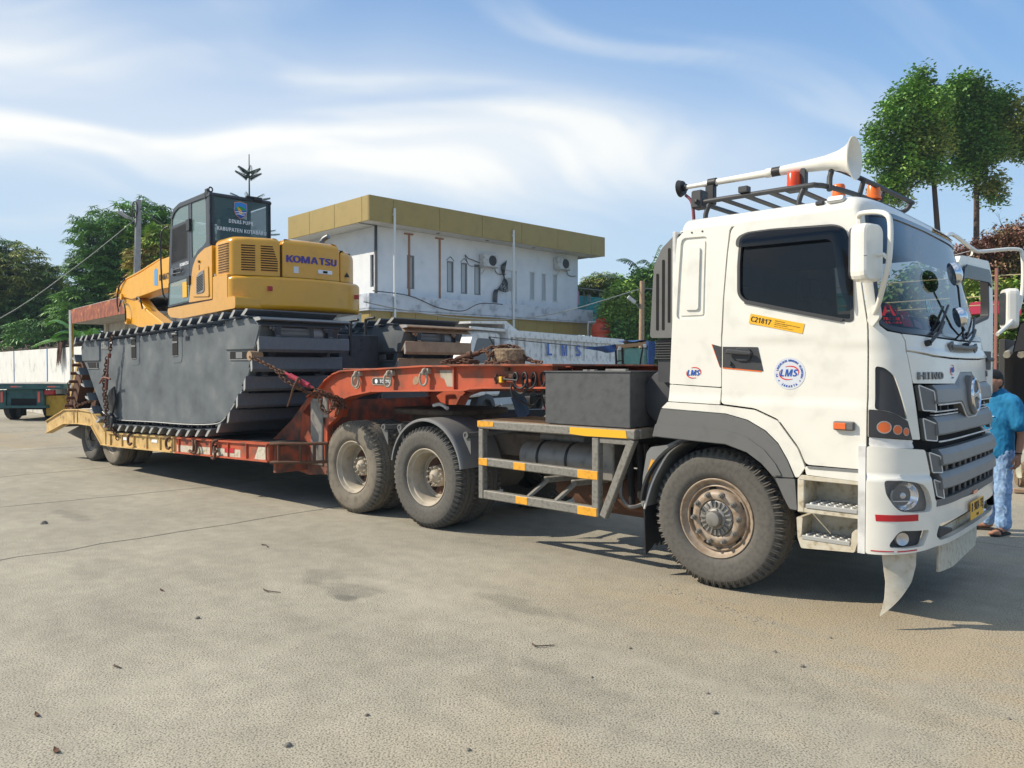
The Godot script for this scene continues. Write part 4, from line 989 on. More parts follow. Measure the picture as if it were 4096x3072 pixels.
	for q in [[-0.28, -0.345], [0.5, -0.35], [-0.28, -1.88], [0.6, -1.88], [0.7, -1.88]]:
		b.tube(smooth([V(q[0], 2.87, q[1] + 0.01), V(q[0], 2.99, q[1] + 0.01), V(q[0] + 0.03, 3.08, q[1])], 3), 0.021, 8)
		b.prism(rr(-0.1, -0.03, 0.1, 0.03, 0.01), Transform3D(py(0).basis, V(q[0], 2.885, q[1] + 0.01)), 0.012)
	var rk := part(T, "roof_rack", b, M.plastic)
	b = MB.new()
	b.bx(0.02, 0.1, 3.12, 3.17, -0.37, -0.30); b.bx(-0.4, -0.3, 3.05, 3.2, -0.42, -0.3); b.bx(0.34, 0.48, 3.105, 3.125, -0.55, -0.36); b.bx(0.46, 0.5, 3.1, 3.3, -0.52, -0.46)
	part(rk, "bracket", b, M.plastic)
	for q in [[0.41, -0.46, M.red], [0.53, -1.1, M.orange], [0.75, -1.28, M.orange]]:
		b = MB.new(); b.lathe(Transform3D(Basis(Vector3.RIGHT, -PI / 2), V(q[0], 3.12, q[1])), [Vector2(0, 0.06), Vector2(0.015, 0.06), Vector2(0.02, 0.053), Vector2(0.11, 0.05), Vector2(0.125, 0.042), Vector2(0.13, 0)], 24); part(T, "beacon_lamp", b, M.orange if q[1] < -0.5 else mat(L(0.7, 0.06, 0.01), 0.25))
	b = MB.new()
	b.lathe(Transform3D(Basis(Vector3.UP, PI / 2), V(-0.56, 3.288, -0.5)), [Vector2(0, 0), Vector2(0, 0.018), Vector2(0.16, 0.02), Vector2(0.18, 0.024), Vector2(0.72, 0.03), Vector2(0.73, 0.037), Vector2(0.78, 0.037), Vector2(0.8, 0.034), Vector2(1.05, 0.045), Vector2(1.2, 0.056), Vector2(1.3, 0.076), Vector2(1.36, 0.103), Vector2(1.4, 0.14), Vector2(1.41, 0.162), Vector2(1.418, 0.158), Vector2(1.39, 0.12), Vector2(1.34, 0.08), Vector2(1.25, 0.05), Vector2(1.2, 0.0)], 32, 0, TAU)
	var hn := part(T, "air_horn", b, M.white)
	b = MB.new()
	b.cyl(V(-0.62, 3.285, -0.5), V(-0.58, 3.287, -0.5), 0.075, 0.06, 20); b.cyl(V(-0.58, 3.287, -0.5), V(-0.55, 3.287, -0.5), 0.03)
	for x in [-0.34, 0.22]: b.cyl(V(x, 3.288, -0.5), V(x + 0.07, 3.288, -0.5), 0.038, 0.038, 12)
	b.bx(-0.36, -0.28, 3.1, 3.27, -0.53, -0.47)
	part(hn, "horn_fittings", b, M.black)
	b = MB.new(); b.tube(smooth([V(-0.56, 3.22, -0.5), V(-0.5, 3.15, -0.5), V(-0.48, 2.98, -0.5), V(-0.5, 2.82, -0.5)], 4), 0.014, 6); part(hn, "air_hose", b, mat(L(0.2, 0.05, 0.07), 0.6))
	b = MB.new(); b.prism(rr(0.78, 2.855, 0.84, 2.885, 0.012), pz(0.045), 0.035, 0.008); part(T, "roof_lamp", b, M.plastic)
	b = MB.new(); rbox(b, V(0.92, 2.875, 0.055), V(0.12, 0.05, 0.06), 0.02, Basis(Vector3.RIGHT, -0.4)); part(T, "roof_lamp", b, M.silver)
	b = MB.new(); b.skin(pv([1.62, 2.80, 2.35, 2.80, 2.35, 2.845, 1.62, 2.845]), [], func(s: float, yy: float) -> Vector3: return cab(s, 2.79) + V(-(yy - 2.79) * 0.55, yy - 2.785, 0), 0.08, 0.1, 0.0, false, 0.008); var rs := part(T, "roof_sticker", b, M.sticker)
	b = MB.new()
	for i in 6:
		var c := on_cab(1.7 + i * 0.11, 2.79, 0.0)
		b.text("DEWATA"[i], Transform3D(c.basis.rotated(c.basis.x.normalized(), -0.5), c.origin + V(-0.012, 0.034, 0) + V(0.006, 0.003, 0)), 0.036, 0.006, 0.07)
	part(rs, "sticker_lettering", b, M.inkblack)

func truck_rear(T: Node3D) -> void:
	var b := MB.new()
	# air intake behind the cab
	b.prism(rnd(pv([-0.36, 2.815, -0.39, 2.815, -0.53, 2.70, -0.6, 2.56, -0.635, 1.97, -0.36, 1.965]), 0.03), pz(-0.45), 0.4, 0.02)
	var sn := part(T, "air_intake", b, M.grey)
	for i in 4:
		b = MB.new()
		var x := -0.575 + i * 0.055
		b.prism(rr(x, 2.03 + (0.06 if i == 2 else (0.1 if i == 3 else 0.0)), x + 0.024, [2.50, 2.61, 2.70, 2.75][i], 0.011), pz(-0.055), 0.008); part(sn, "intake_slot", b, M.holes)
	b = MB.new()
	for i in 8: b.prism(rr(-0.6, 1.79 + i * 0.021, -0.45, 1.803 + i * 0.021, 0.005), pz(-0.4), 0.33, 0.005)
	b.prism(rr(-0.58, 1.6, -0.46, 1.96, 0.02), pz(-0.38), 0.29)
	part(sn, "bellows", b, M.plastic)
	b = MB.new(); b.lathe(Transform3D(Basis(), V(-0.56, 1.47, -0.42)), [Vector2(-0.2, 0.24), Vector2(0.2, 0.24), Vector2(0.24, 0.22), Vector2(0.25, 0.15), Vector2(0.265, 0.05), Vector2(0.265, 0)], 32); part(T, "air_filter", b, M.plastic)
	# platform, frame and toolbox
	b = MB.new(); b.bx(-2.5, -0.72, 1.19, 1.205, -0.72, 0.04)
	for i in 26: b.bx(-2.47 + i * 0.03, -2.464 + i * 0.03, 1.2, 1.21, -0.7, 0.03)
	part(T, "platform_plate", b, M.planks)
	var bars := [[V(-2.52, 1.162, 0.045), V(-0.69, 1.162, 0.045), 0.085, 0.08], [V(-2.487, 0.43, 0.045), V(-2.487, 1.12, 0.045), 0.07, 0.065], [V(-2.452, 0.797, 0.045), V(-1.13, 0.785, 0.045), 0.075, 0.08], [V(-2.452, 0.475, 0.045), V(-1.13, 0.468, 0.045), 0.075, 0.085], [V(-1.1, 0.425, 0.045), V(-1.1, 1.12, 0.045), 0.075, 0.075], [V(-1.03, 0.43, 0.043), V(-0.735, 1.12, 0.043), 0.065, 0.07], [V(-1.06, 1.095, 0.045), V(-0.75, 1.095, 0.045), 0.06, 0.05], [V(-0.72, 1.162, 0.0), V(-0.72, 1.162, -0.7), 0.06, 0.08], [V(-2.49, 1.162, 0.0), V(-2.49, 1.162, -0.7), 0.06, 0.08], [V(-2.1, 1.155, 0.0), V(-2.1, 1.155, -0.7), 0.05, 0.06], [V(-1.5, 1.155, 0.0), V(-1.5, 1.155, -0.7), 0.05, 0.06]]
	for q in bars:
		b = MB.new(); b.beam(q[0], q[1], q[2], q[3], V(0, 1, 0) if absf((q[1] - q[0]).y) < 0.1 else V(1, 0, 0)); part(T, "side_guard_bar", b, M.frame)
	for x in [[-1.92, -1.78], [-1.585, -1.455]]:
		b = MB.new(); b.beam(V(x[0], 0.5, 0.02), V(x[1], 0.67, -0.12), 0.085, 0.03); b.beam(V(x[1] - 0.02, 0.665, -0.1), V(x[1] + 0.1, 0.67, -0.45), 0.085, 0.05); part(T, "tank_bracket", b, M.frame)
	for q in [[-2.51, -2.39, 0.797, 0.07], [-2.05, -1.9, 0.792, 0.07], [-1.29, -1.07, 0.787, 0.075], [-2.02, -1.87, 0.473, 0.07], [-1.29, -1.08, 0.466, 0.075]]:
		b = MB.new(); b.bx(q[0], q[1], q[2] - q[3] / 2, q[2] + q[3] / 2, 0.06, 0.0865); part(T, "reflector_tape", b, M.yellowtape)
	b = MB.new(); b.prism(pv([-1.37, 1.195, -0.78, 1.195, -0.77, 1.13, -1.2, 1.125, -1.37, 1.135]), pz(0.088), 0.003); part(T, "reflector_tape", b, M.sticker)
	b = MB.new(); b.prism(pv([-2.52, 1.2, -2.3, 1.198, -2.31, 1.15, -2.52, 1.14]), pz(0.088), 0.003); part(T, "reflector_tape", b, M.yellowtape, Transform3D(), "faded reflector tape")
	b = MB.new(); b.cbox(V(-1.2245, 1.448, -0.225), V(0.925, 0.475, 0.55), 0.006); b.box(V(-1.2245, 1.687, -0.225), V(0.945, 0.012, 0.57))
	var tb := part(T, "toolbox", b, M.toolbox)
	b = MB.new()
	for x in [-1.4, -1.32]: b.box(V(x, 1.698, -0.2), V(0.05, 0.012, 0.05))
	b.box(V(-1.1, 1.70, -0.25), V(0.22, 0.02, 0.05))
	part(tb, "lid_hinge", b, M.steel)
	b = MB.new(); b.lathe(Transform3D(Basis(Vector3.UP, PI / 2), V(-2.23, 0.85, -0.33)), [Vector2(0, 0), Vector2(0.0, 0.1), Vector2(0.015, 0.14), Vector2(0.05, 0.155), Vector2(0.95, 0.155), Vector2(0.985, 0.14), Vector2(1.0, 0.1), Vector2(1.0, 0)], 32); var ft := part(T, "air_tank", b, M.tanksteel)
	for x in [-1.99, -1.64]:
		b = MB.new(); b.lathe(Transform3D(Basis(Vector3.UP, PI / 2), V(x, 0.85, -0.33)), [Vector2(0, 0.155), Vector2(0, 0.162), Vector2(0.025, 0.162), Vector2(0.025, 0.155)], 32); part(ft, "tank_strap", b, M.black)
	b = MB.new(); b.lathe(Transform3D(Basis(Vector3.UP, PI / 2), V(-2.0, 0.55, -0.62)), [Vector2(0, 0), Vector2(0.0, 0.12), Vector2(0.25, 0.13), Vector2(0.26, 0.2), Vector2(0.3, 0.22), Vector2(1.3, 0.22), Vector2(1.34, 0.18), Vector2(1.34, 0)], 32); part(T, "silencer", b, M.rust)
	b = MB.new(); b.cyl(V(-2.15, 1.02, -0.55), V(-1.6, 1.02, -0.55), 0.12, 0.12, 20); b.bx(-1.35, -1.1, 0.7, 1.05, -0.5, -0.2); b.tube(smooth([V(-0.98, 0.75, -0.15), V(-0.95, 0.6, -0.1), V(-0.85, 0.52, -0.1), V(-0.74, 0.56, -0.15)], 4), 0.018, 6); part(T, "air_drier", b, M.steel)
	# hazard stripes behind the tank
	for i in 5:
		b = MB.new(); b.bx(-2.2 + i * 0.13, -2.075 + i * 0.13, 0.98, 1.16, -0.70, -0.68); part(T, "guard_plate", b, M.yellowtape if i in [2, 3] else M.rimsand)
	# drive-axle mudguard and its brackets
	b = MB.new(); b.lathe(Transform3D(Basis(), V(-3.38, 0.605, 0)), [Vector2(-0.58, 0.565), Vector2(-0.58, 0.578), Vector2(-0.02, 0.578), Vector2(0.012, 0.574), Vector2(0.024, 0.562), Vector2(0.024, 0.545), Vector2(0.016, 0.545), Vector2(0.01, 0.56), Vector2(-0.02, 0.566), Vector2(-0.58, 0.566)], 40, deg_to_rad(8), deg_to_rad(171)); part(T, "mudguard", b, M.greyl)
	for x in [[-4.09, 1.05], [-3.81, 1.06], [-2.77, 1.035]]:
		b = MB.new(); b.cyl(V(x[0], x[1], -0.75), V(x[0], x[1], 0.0), 0.026); b.lathe(Transform3D(Basis(), V(x[0], x[1], -0.02)), [Vector2(0, 0.036), Vector2(0.03, 0.036), Vector2(0.03, 0.02), Vector2(0.0, 0.02)], 16)
		b.prism(pv([x[0] - 0.05, x[1] - 0.03, x[0] + 0.05, x[1] - 0.03, x[0] + 0.06, x[1] - 0.2]), pz(-0.02), 0.01); part(T, "mudguard_bracket", b, M.grey)

# ---------- the low trailer ----------
func ring(b: MB, at: Transform3D, rx: float, ry: float, r: float, k := 14) -> void:
	var o := []
	for i in k + 1: o.append(at * V(cos(TAU * i / k) * rx, sin(TAU * i / k) * ry, 0))
	b.tube(o, r, 6)
func hook(b: MB, at: Vector3, s := 1.0, fl := 1.0) -> void:
	var o := []
	for q in [[0.0, 0.1, -0.03], [0.0, 0.09, 0.02], [-0.04, 0.08, 0.04], [-0.07, 0.03, 0.045], [-0.06, -0.03, 0.045], [-0.01, -0.05, 0.045], [0.04, -0.03, 0.045]]: o.append(at + V(q[0] * fl, q[1], q[2]) * s)
	b.tube(smooth(o, 3), 0.017 * s, 6)
func trailer() -> void:
	var T := thing("low_loader_trailer", "long low trailer with ochre rear, red gooseneck and black hoses, carrying the tracked excavator", "trailer", V(-8, 0, -1.1))
	var b: MB
	for far in [0, 1]:
		var z0 := 0.36 if far == 0 else -2.68
		for q in [[-10.75, 0.418, -8.275, 0.487, M.ochre], [-8.27, 0.487, -5.76, 0.557, M.redpaint]]:
			b = MB.new()
			var h := 0.232
			b.prism(pv([q[0], q[1] + 0.02, q[2], q[3] + 0.02, q[2], q[3] + h - 0.02, q[0], q[1] + h - 0.02]), pz(z0 + 0.02), 0.075)
			var rl := part(T, "side_rail", b, q[4])
			b = MB.new()
			b.prism(pv([q[0], q[1], q[2], q[3], q[2], q[3] + 0.02, q[0], q[1] + 0.02]), pz(z0), 0.125); b.prism(pv([q[0], q[1] + h - 0.02, q[2], q[3] + h - 0.02, q[2], q[3] + h, q[0], q[1] + h]), pz(z0), 0.125)
			part(rl, "rail_flange", b, q[4])
			b = MB.new()
			for i in 6:
				var x := lerpf(q[0] + 0.1, q[2] - 0.05, i / 5.0)
				b.bx(x, x + 0.015, lerpf(q[1], q[3], i / 5.0) + 0.02, lerpf(q[1], q[3], i / 5.0) + h - 0.02, z0 + 0.09, z0 + 0.118)
			part(rl, "stiffener", b, q[4])
		if far == 0:
			b = MB.new(); b.prism(pv([-8.25, 0.51, -6.45, 0.56, -6.45, 0.66, -6.95, 0.645, -8.25, 0.605]), pz(z0 + 0.094), 0.004); part(T, "white_stripe", b, M.whitedirty)
			b = MB.new(); b.prism(pv([-6.85, 0.60, -6.6, 0.607, -6.6, 0.67, -6.85, 0.663]), pz(z0 + 0.099), 0.004); part(T, "red_reflector", b, M.redtape)
			b = MB.new(); b.prism(pv([-6.1, 0.57, -5.78, 0.58, -5.78, 0.74, -6.0, 0.73]), pz(z0 + 0.097), 0.004); part(T, "primer_patch", b, M.whitedirty)
			for x in [-10.05, -9.0]:
				b = MB.new(); b.prism(pv([x - 0.1, 0.56 + (x + 10) * 0.028, x + 0.1, 0.565 + (x + 10) * 0.028, x + 0.1, 0.61 + (x + 10) * 0.028, x - 0.1, 0.605 + (x + 10) * 0.028]), pz(z0 + 0.097), 0.003); part(T, "white_mark", b, M.inkwhite)
			for q in [[-9.75, 0.57, 1.0], [-8.4, 0.6, 1.0], [-7.7, 0.6, -1.0], [-7.62, 0.6, -1.0], [-7.0, 0.65, 1.0], [-7.08, 0.56, -0.8]]:
				b = MB.new(); hook(b, V(q[0], q[1], z0 + 0.1), 1.15, q[2]); part(T, "lashing_hook", b, M.rust)
	b = MB.new(); b.prism(pv([-11.2, 0.60, -5.7, 0.745, -5.7, 0.785, -11.2, 0.64]), pz(-2.66), 3.02); part(T, "deck_plate", b, M.deck)
	b = MB.new()
	for i in 7: b.bx(-10.4 + i * 0.75, -10.3 + i * 0.75, 0.4 + i * 0.02, 0.62 + i * 0.02, -2.6, 0.34)
	for z in [-0.5, -1.7]: b.prism(pv([-11.0, 0.35, -5.7, 0.5, -5.7, 0.75, -11.0, 0.6]), pz(z), 0.1)
	part(T, "cross_member", b, M.deck)
	# rear arch over the wheels
	for z in [0.36, -2.68]:
		b = MB.new()
		b.prism(pv([-13.742, 0.692, -13.75, 0.469, -12.78, 0.698, -12.097, 0.731, -11.458, 0.726, -11.023, 0.436, -10.64, 0.436, -10.64, 0.66, -10.88, 0.657, -11.31, 0.913, -11.451, 0.962, -12.013, 0.978, -12.744, 0.951]), pz(z + 0.02), 0.08)
		var ra := part(T, "rear_arch", b, M.ochre)
		b = MB.new()
		for q in [[-13.75, 0.692, -12.744, 0.951], [-12.744, 0.951, -12.013, 0.978], [-12.013, 0.978, -11.451, 0.962], [-11.451, 0.962, -10.88, 0.66], [-10.64, 0.43, -11.03, 0.43], [-11.02, 0.436, -11.458, 0.726], [-11.458, 0.726, -12.097, 0.731], [-12.097, 0.731, -12.78, 0.698], [-12.78, 0.698, -13.75, 0.469]]: b.beam(V(q[0], q[1], z + 0.06), V(q[2], q[3], z + 0.06), 0.13, 0.018)
		for q in [[-12.3, 0.72, 0.97], [-12.13, 0.72, 0.97], [-10.86, 0.44, 0.66]]: b.bx(q[0], q[0] + 0.016, q[1], q[2], z + 0.02, z + 0.115)
		part(ra, "arch_flange", b, M.ochre)
	b = MB.new()
	b.skin(pv([-13.74, 0.46, -13.07, 0.375, -12.1, 0.40, -12.1, 0.70, -12.8, 0.69]), [circ(-12.76, 0.475, 0.105), circ(-12.5, 0.477, 0.105)], func(x: float, y: float) -> Vector3: return V(x, y, 0.1), 0.2, 0.2, 0.03); part(T, "lamp_plate", b, M.black)
	b = MB.new(); b.prism(pv([-13.6, 0.66, -12.75, 0.92, -11.45, 0.935, -11.0, 0.66, -11.2, 0.62, -11.6, 0.85, -12.7, 0.83, -13.6, 0.58]), pz(-2.6), 2.96); part(T, "rear_deck", b, M.deck)
	var W := Vector3.ONE * 0.87
	for x in [-12.52, -11.52]:
		for s in [0.0, 1.0]:
			var z := 0.1 if s == 0.0 else -2.3
			drive_wheel(T, Transform3D(Basis(Vector3.UP, PI * s).scaled(W), V(x, 0.474, z)), M.rubber if x < -12 else M.rubbertan)
		b = MB.new(); b.cyl(V(x, 0.474, -2.1), V(x, 0.474, -0.1), 0.07); part(T, "axle", b, M.mud)
	for z in [0.05, -0.5, -2.1, -2.65]:
		b = MB.new()
		b.prism(pv([-13.1, 0.955, -12.68, 0.965, -12.24, 1.72, -12.36, 1.85, -12.51, 1.93]), pz(z), 0.26 if z > 0 else 0.42)
		var rp := part(T, "loading_ramp", b, M.rust)
		b = MB.new()
		for i in 6: b.box(V(-12.80 + i * 0.08, 1.02 + i * 0.15, z + 0.2), V(0.05, 0.04, 0.4), Basis(Vector3.BACK, 1.05))
		part(rp, "ramp_rung", b, M.rust)
		b = MB.new(); b.prism(pv([-12.95, 1.2, -12.9, 1.16, -12.44, 1.86, -12.52, 1.91]), pz(z + (0.262 if z > 0 else 0.422)), 0.004); part(rp, "pale_edge", b, M.ochre)
	# gooseneck
	for z in [-0.13, -2.15]:
		b = MB.new()
		b.prism(pv([-5.9, 0.62, -5.8, 1.15, -5.638, 1.345, -5.365, 1.465, -5.24, 1.56, -5.084, 1.633, -4.915, 1.675, -4.323, 1.695, -3.449, 1.73, -1.68, 1.727, -1.68, 1.545, -2.536, 1.53, -2.711, 1.517, -2.809, 1.5, -3.449, 1.482, -4.325, 1.46, -4.719, 1.4, -4.935, 1.34, -5.03, 1.22, -5.05, 1.12, -5.26, 1.0, -5.26, 0.62]), pz(z), 0.08)
		var gs := part(T, "gooseneck_beam", b, M.redpaint)
		b = MB.new()
		var top := [[-5.64, 1.352], [-5.365, 1.472], [-5.24, 1.567], [-5.084, 1.64], [-4.915, 1.682], [-4.323, 1.702], [-3.449, 1.737], [-1.63, 1.735]]
		var bot := [[-5.04, 1.12], [-5.025, 1.19], [-4.925, 1.332], [-4.719, 1.39], [-4.325, 1.45], [-3.449, 1.473], [-2.809, 1.49], [-2.711, 1.507], [-2.536, 1.52], [-1.68, 1.535]]
		for l in [top, bot]:
			for i in l.size() - 1: b.beam(V(l[i][0], l[i][1], z + 0.04), V(l[i + 1][0], l[i + 1][1], z + 0.04), 0.19, 0.018)
		b.bx(-2.99, -2.97, 1.49, 1.73, z + 0.03, z + 0.11)
		part(gs, "beam_flange", b, M.redpaint)
		if z > -1:
			for q in [[-4.589, 1.591], [-3.995, 1.60], [-3.394, 1.625]]:
				b = MB.new(); b.box(V(q[0] + 0.01, q[1] + 0.06, -0.03), V(0.07, 0.06, 0.05)); b.tube(smooth([V(q[0], q[1] + 0.08, -0.04), V(q[0], q[1] + 0.075, 0.02), V(q[0], q[1] + 0.03, 0.025), V(q[0], q[1] + 0.03, -0.03)], 3), 0.016, 6)
				ring(b, Transform3D(Basis(Vector3.UP, 0.35), V(q[0] - 0.015, q[1] - 0.02, 0.01)), 0.045, 0.075, 0.013)
				part(T, "lashing_ring", b, M.rimsand)
			b = MB.new(); b.prism(rr(-4.355, 1.527, -4.02, 1.604, 0.035), pz(-0.05), 0.006); var pt := part(T, "maker_plate", b, M.plastic)
			b = MB.new(); b.skin(rr(-4.36, 1.522, -4.015, 1.609, 0.04), [rr(-4.353, 1.529, -4.022, 1.602, 0.035)], func(x: float, y: float) -> Vector3: return V(x, y, -0.042), 0.1, 0.1, 0.006); part(pt, "plate_border", b, M.rimsand)
			b = MB.new(); b.text("TOKYU", Transform3D(Basis(), V(-4.12, 1.566, -0.044)), 0.038, 0.004, 0.19); b.prism(circ(-4.28, 1.566, 0.026), pz(-0.044), 0.002); part(pt, "plate_lettering", b, M.inkwhite)
			b = MB.new(); b.prism(circ(-4.66, 1.545, 0.072, 24), pz(-0.05), 0.006); var md := part(T, "round_plate", b, M.rimsand)
			b = MB.new(); b.prism(circ(-4.66, 1.545, 0.058, 24), pz(-0.044), 0.003); part(md, "plate_face", b, M.reddirty)
			b = MB.new(); b.prism(pv([-3.21, 1.695, -2.992, 1.697, -2.992, 1.52, -3.1, 1.525, -3.14, 1.6, -3.2, 1.62]), pz(-0.05), 0.003); part(T, "paint_patch", b, M.rimsand)
			b = MB.new(); b.prism(rnd(pv([-3.65, 1.58, -3.61, 1.63, -3.56, 1.62, -3.55, 1.56, -3.6, 1.53, -3.64, 1.54]), 0.02), pz(-0.05), 0.003); part(T, "paint_patch", b, M.planks)
	b = MB.new(); b.bx(-3.0, -1.6, 1.738, 1.756, -2.2, 0.05); b.bx(-5.0, -3.0, 1.70, 1.715, -2.1, -0.1); b.bx(-3.2, -1.8, 1.5, 1.52, -2.05, -0.14)
	for i in 5: b.bx(-5.0 + i * 0.7, -4.9 + i * 0.7, 1.47, 1.69, -2.07, -0.13)
	part(T, "gooseneck_plate", b, M.reddirty)
	# drop between deck and gooseneck
	b = MB.new()
	b.prism(pv([-6.52, 0.76, -6.06, 1.036, -5.66, 1.36, -5.3, 1.36, -5.28, 0.40, -5.66, 0.36, -6.5, 0.45]), pz(-0.09), 0.04); b.bx(-5.74, -5.27, 0.38, 0.86, -2.2, -0.1); b.bx(-5.76, -5.70, 0.42, 0.77, -2.6, 0.40); b.prism(pv([-6.5, 0.70, -6.0, 1.0, -5.6, 1.3, -5.6, 0.6]), pz(-2.1), 2.0)
	part(T, "drop_gusset", b, M.reddirty)
	b = MB.new(); b.bx(-5.60, -5.34, 0.5, 1.31, -0.2, -0.03); b.cyl(V(-5.47, 1.3, -0.11), V(-5.47, 1.335, -0.11), 0.12); b.bx(-5.33, -5.23, 1.1, 1.40, -0.12, -0.03); part(T, "landing_leg", b, M.steel)
	b = MB.new()
	for y in [0.79, 0.565]:
		b.tube(smooth([V(-5.75, y - 0.01, 0.44), V(-5.6, y, 0.40), V(-5.4, y, 0.24), V(-5.14, y + 0.01, 0.02)], 4), 0.02, 8)
	for q in [[-5.62, 0.405], [-5.4, 0.24], [-5.27, 0.13], [-5.16, 0.03]]: b.cyl(V(q[0], 0.57, q[1]), V(q[0], 0.79, q[1]), 0.018)
	part(T, "step_rail", b, M.rust)
	# air couplings and coiled hoses
	b = MB.new()
	b.cyl(V(-2.38, 1.61, -0.05), V(-2.32, 1.61, 0.02), 0.03); b.cyl(V(-2.32, 1.615, 0.0), V(-2.22, 1.612, 0.0), 0.022); b.cyl(V(-2.35, 1.56, 0), V(-2.35, 1.66, 0), 0.015); b.bx(-2.26, -2.21, 1.69, 1.76, -0.05, -0.02); b.bx(-2.19, -2.1, 1.62, 1.66, -0.04, 0.0)
	part(T, "air_coupling", b, M.rust)
	b = MB.new(); b.box(V(-2.27, 1.605, 0.01), V(0.04, 0.06, 0.04)); part(T, "air_tap", b, M.sticker)
	for k in 2:
		b = MB.new()
		var o := [V(-2.22 + 0.1 * k, 1.61 + 0.03 * k, 0.02)]
		for i in 100:
			var t := i / 100.0
			o.append(V(-2.08 + t * 0.55 + 0.055 * cos(t * TAU * 6.0 + k), 1.6 - 0.05 * k + 0.075 * sin(t * TAU * 6.0 + k), 0.05 - t * 0.16 - 0.03 * k))
		b.tube(o, 0.0115, 5); part(T, "air_hose", b, M.black)
	b = MB.new(); b.tube(smooth([V(-2.12, 1.57, 0.03), V(-2.1, 1.45, 0.03), V(-1.98, 1.36, -0.1), V(-1.9, 1.44, -0.15), V(-1.86, 1.3, -0.2), V(-1.7, 1.3, -0.3)], 5), 0.009, 5); part(T, "air_hose", b, M.black)

# ---------- chains and lashings ----------
func chain(b: MB, pts: Array, link := 0.075, r := 0.0085) -> void:
	var c := smooth(pts, 6)
	var n := 0
	var i := 0
	var d := 0.0
	var step := link * 0.68
	var prev: Vector3 = c[0]
	var acc := 0.0
	var last: Vector3 = c[0]
	while i < c.size() - 1:
		var seg: float = prev.distance_to(c[i + 1])
		if acc + seg >= step:
			prev = prev.lerp(c[i + 1], (step - acc) / seg); acc = 0.0
			var dir := (prev - last).normalized()
			var f := MB.frame(dir)
			var up := f.x.rotated(dir, (PI / 2 if n % 2 else 0.0) + 0.5 + 0.3 * sin(n * 1.7))
			var sd := dir.cross(up)
			var o := []
			for k in 9:
				var a := TAU * k / 8
				o.append((prev + last) / 2 + dir * cos(a) * link * 0.52 + up * sin(a) * link * 0.30)
			b.tube(o, r, 5)
			last = prev; n += 1
		else:
			acc += seg; prev = c[i + 1]; i += 1
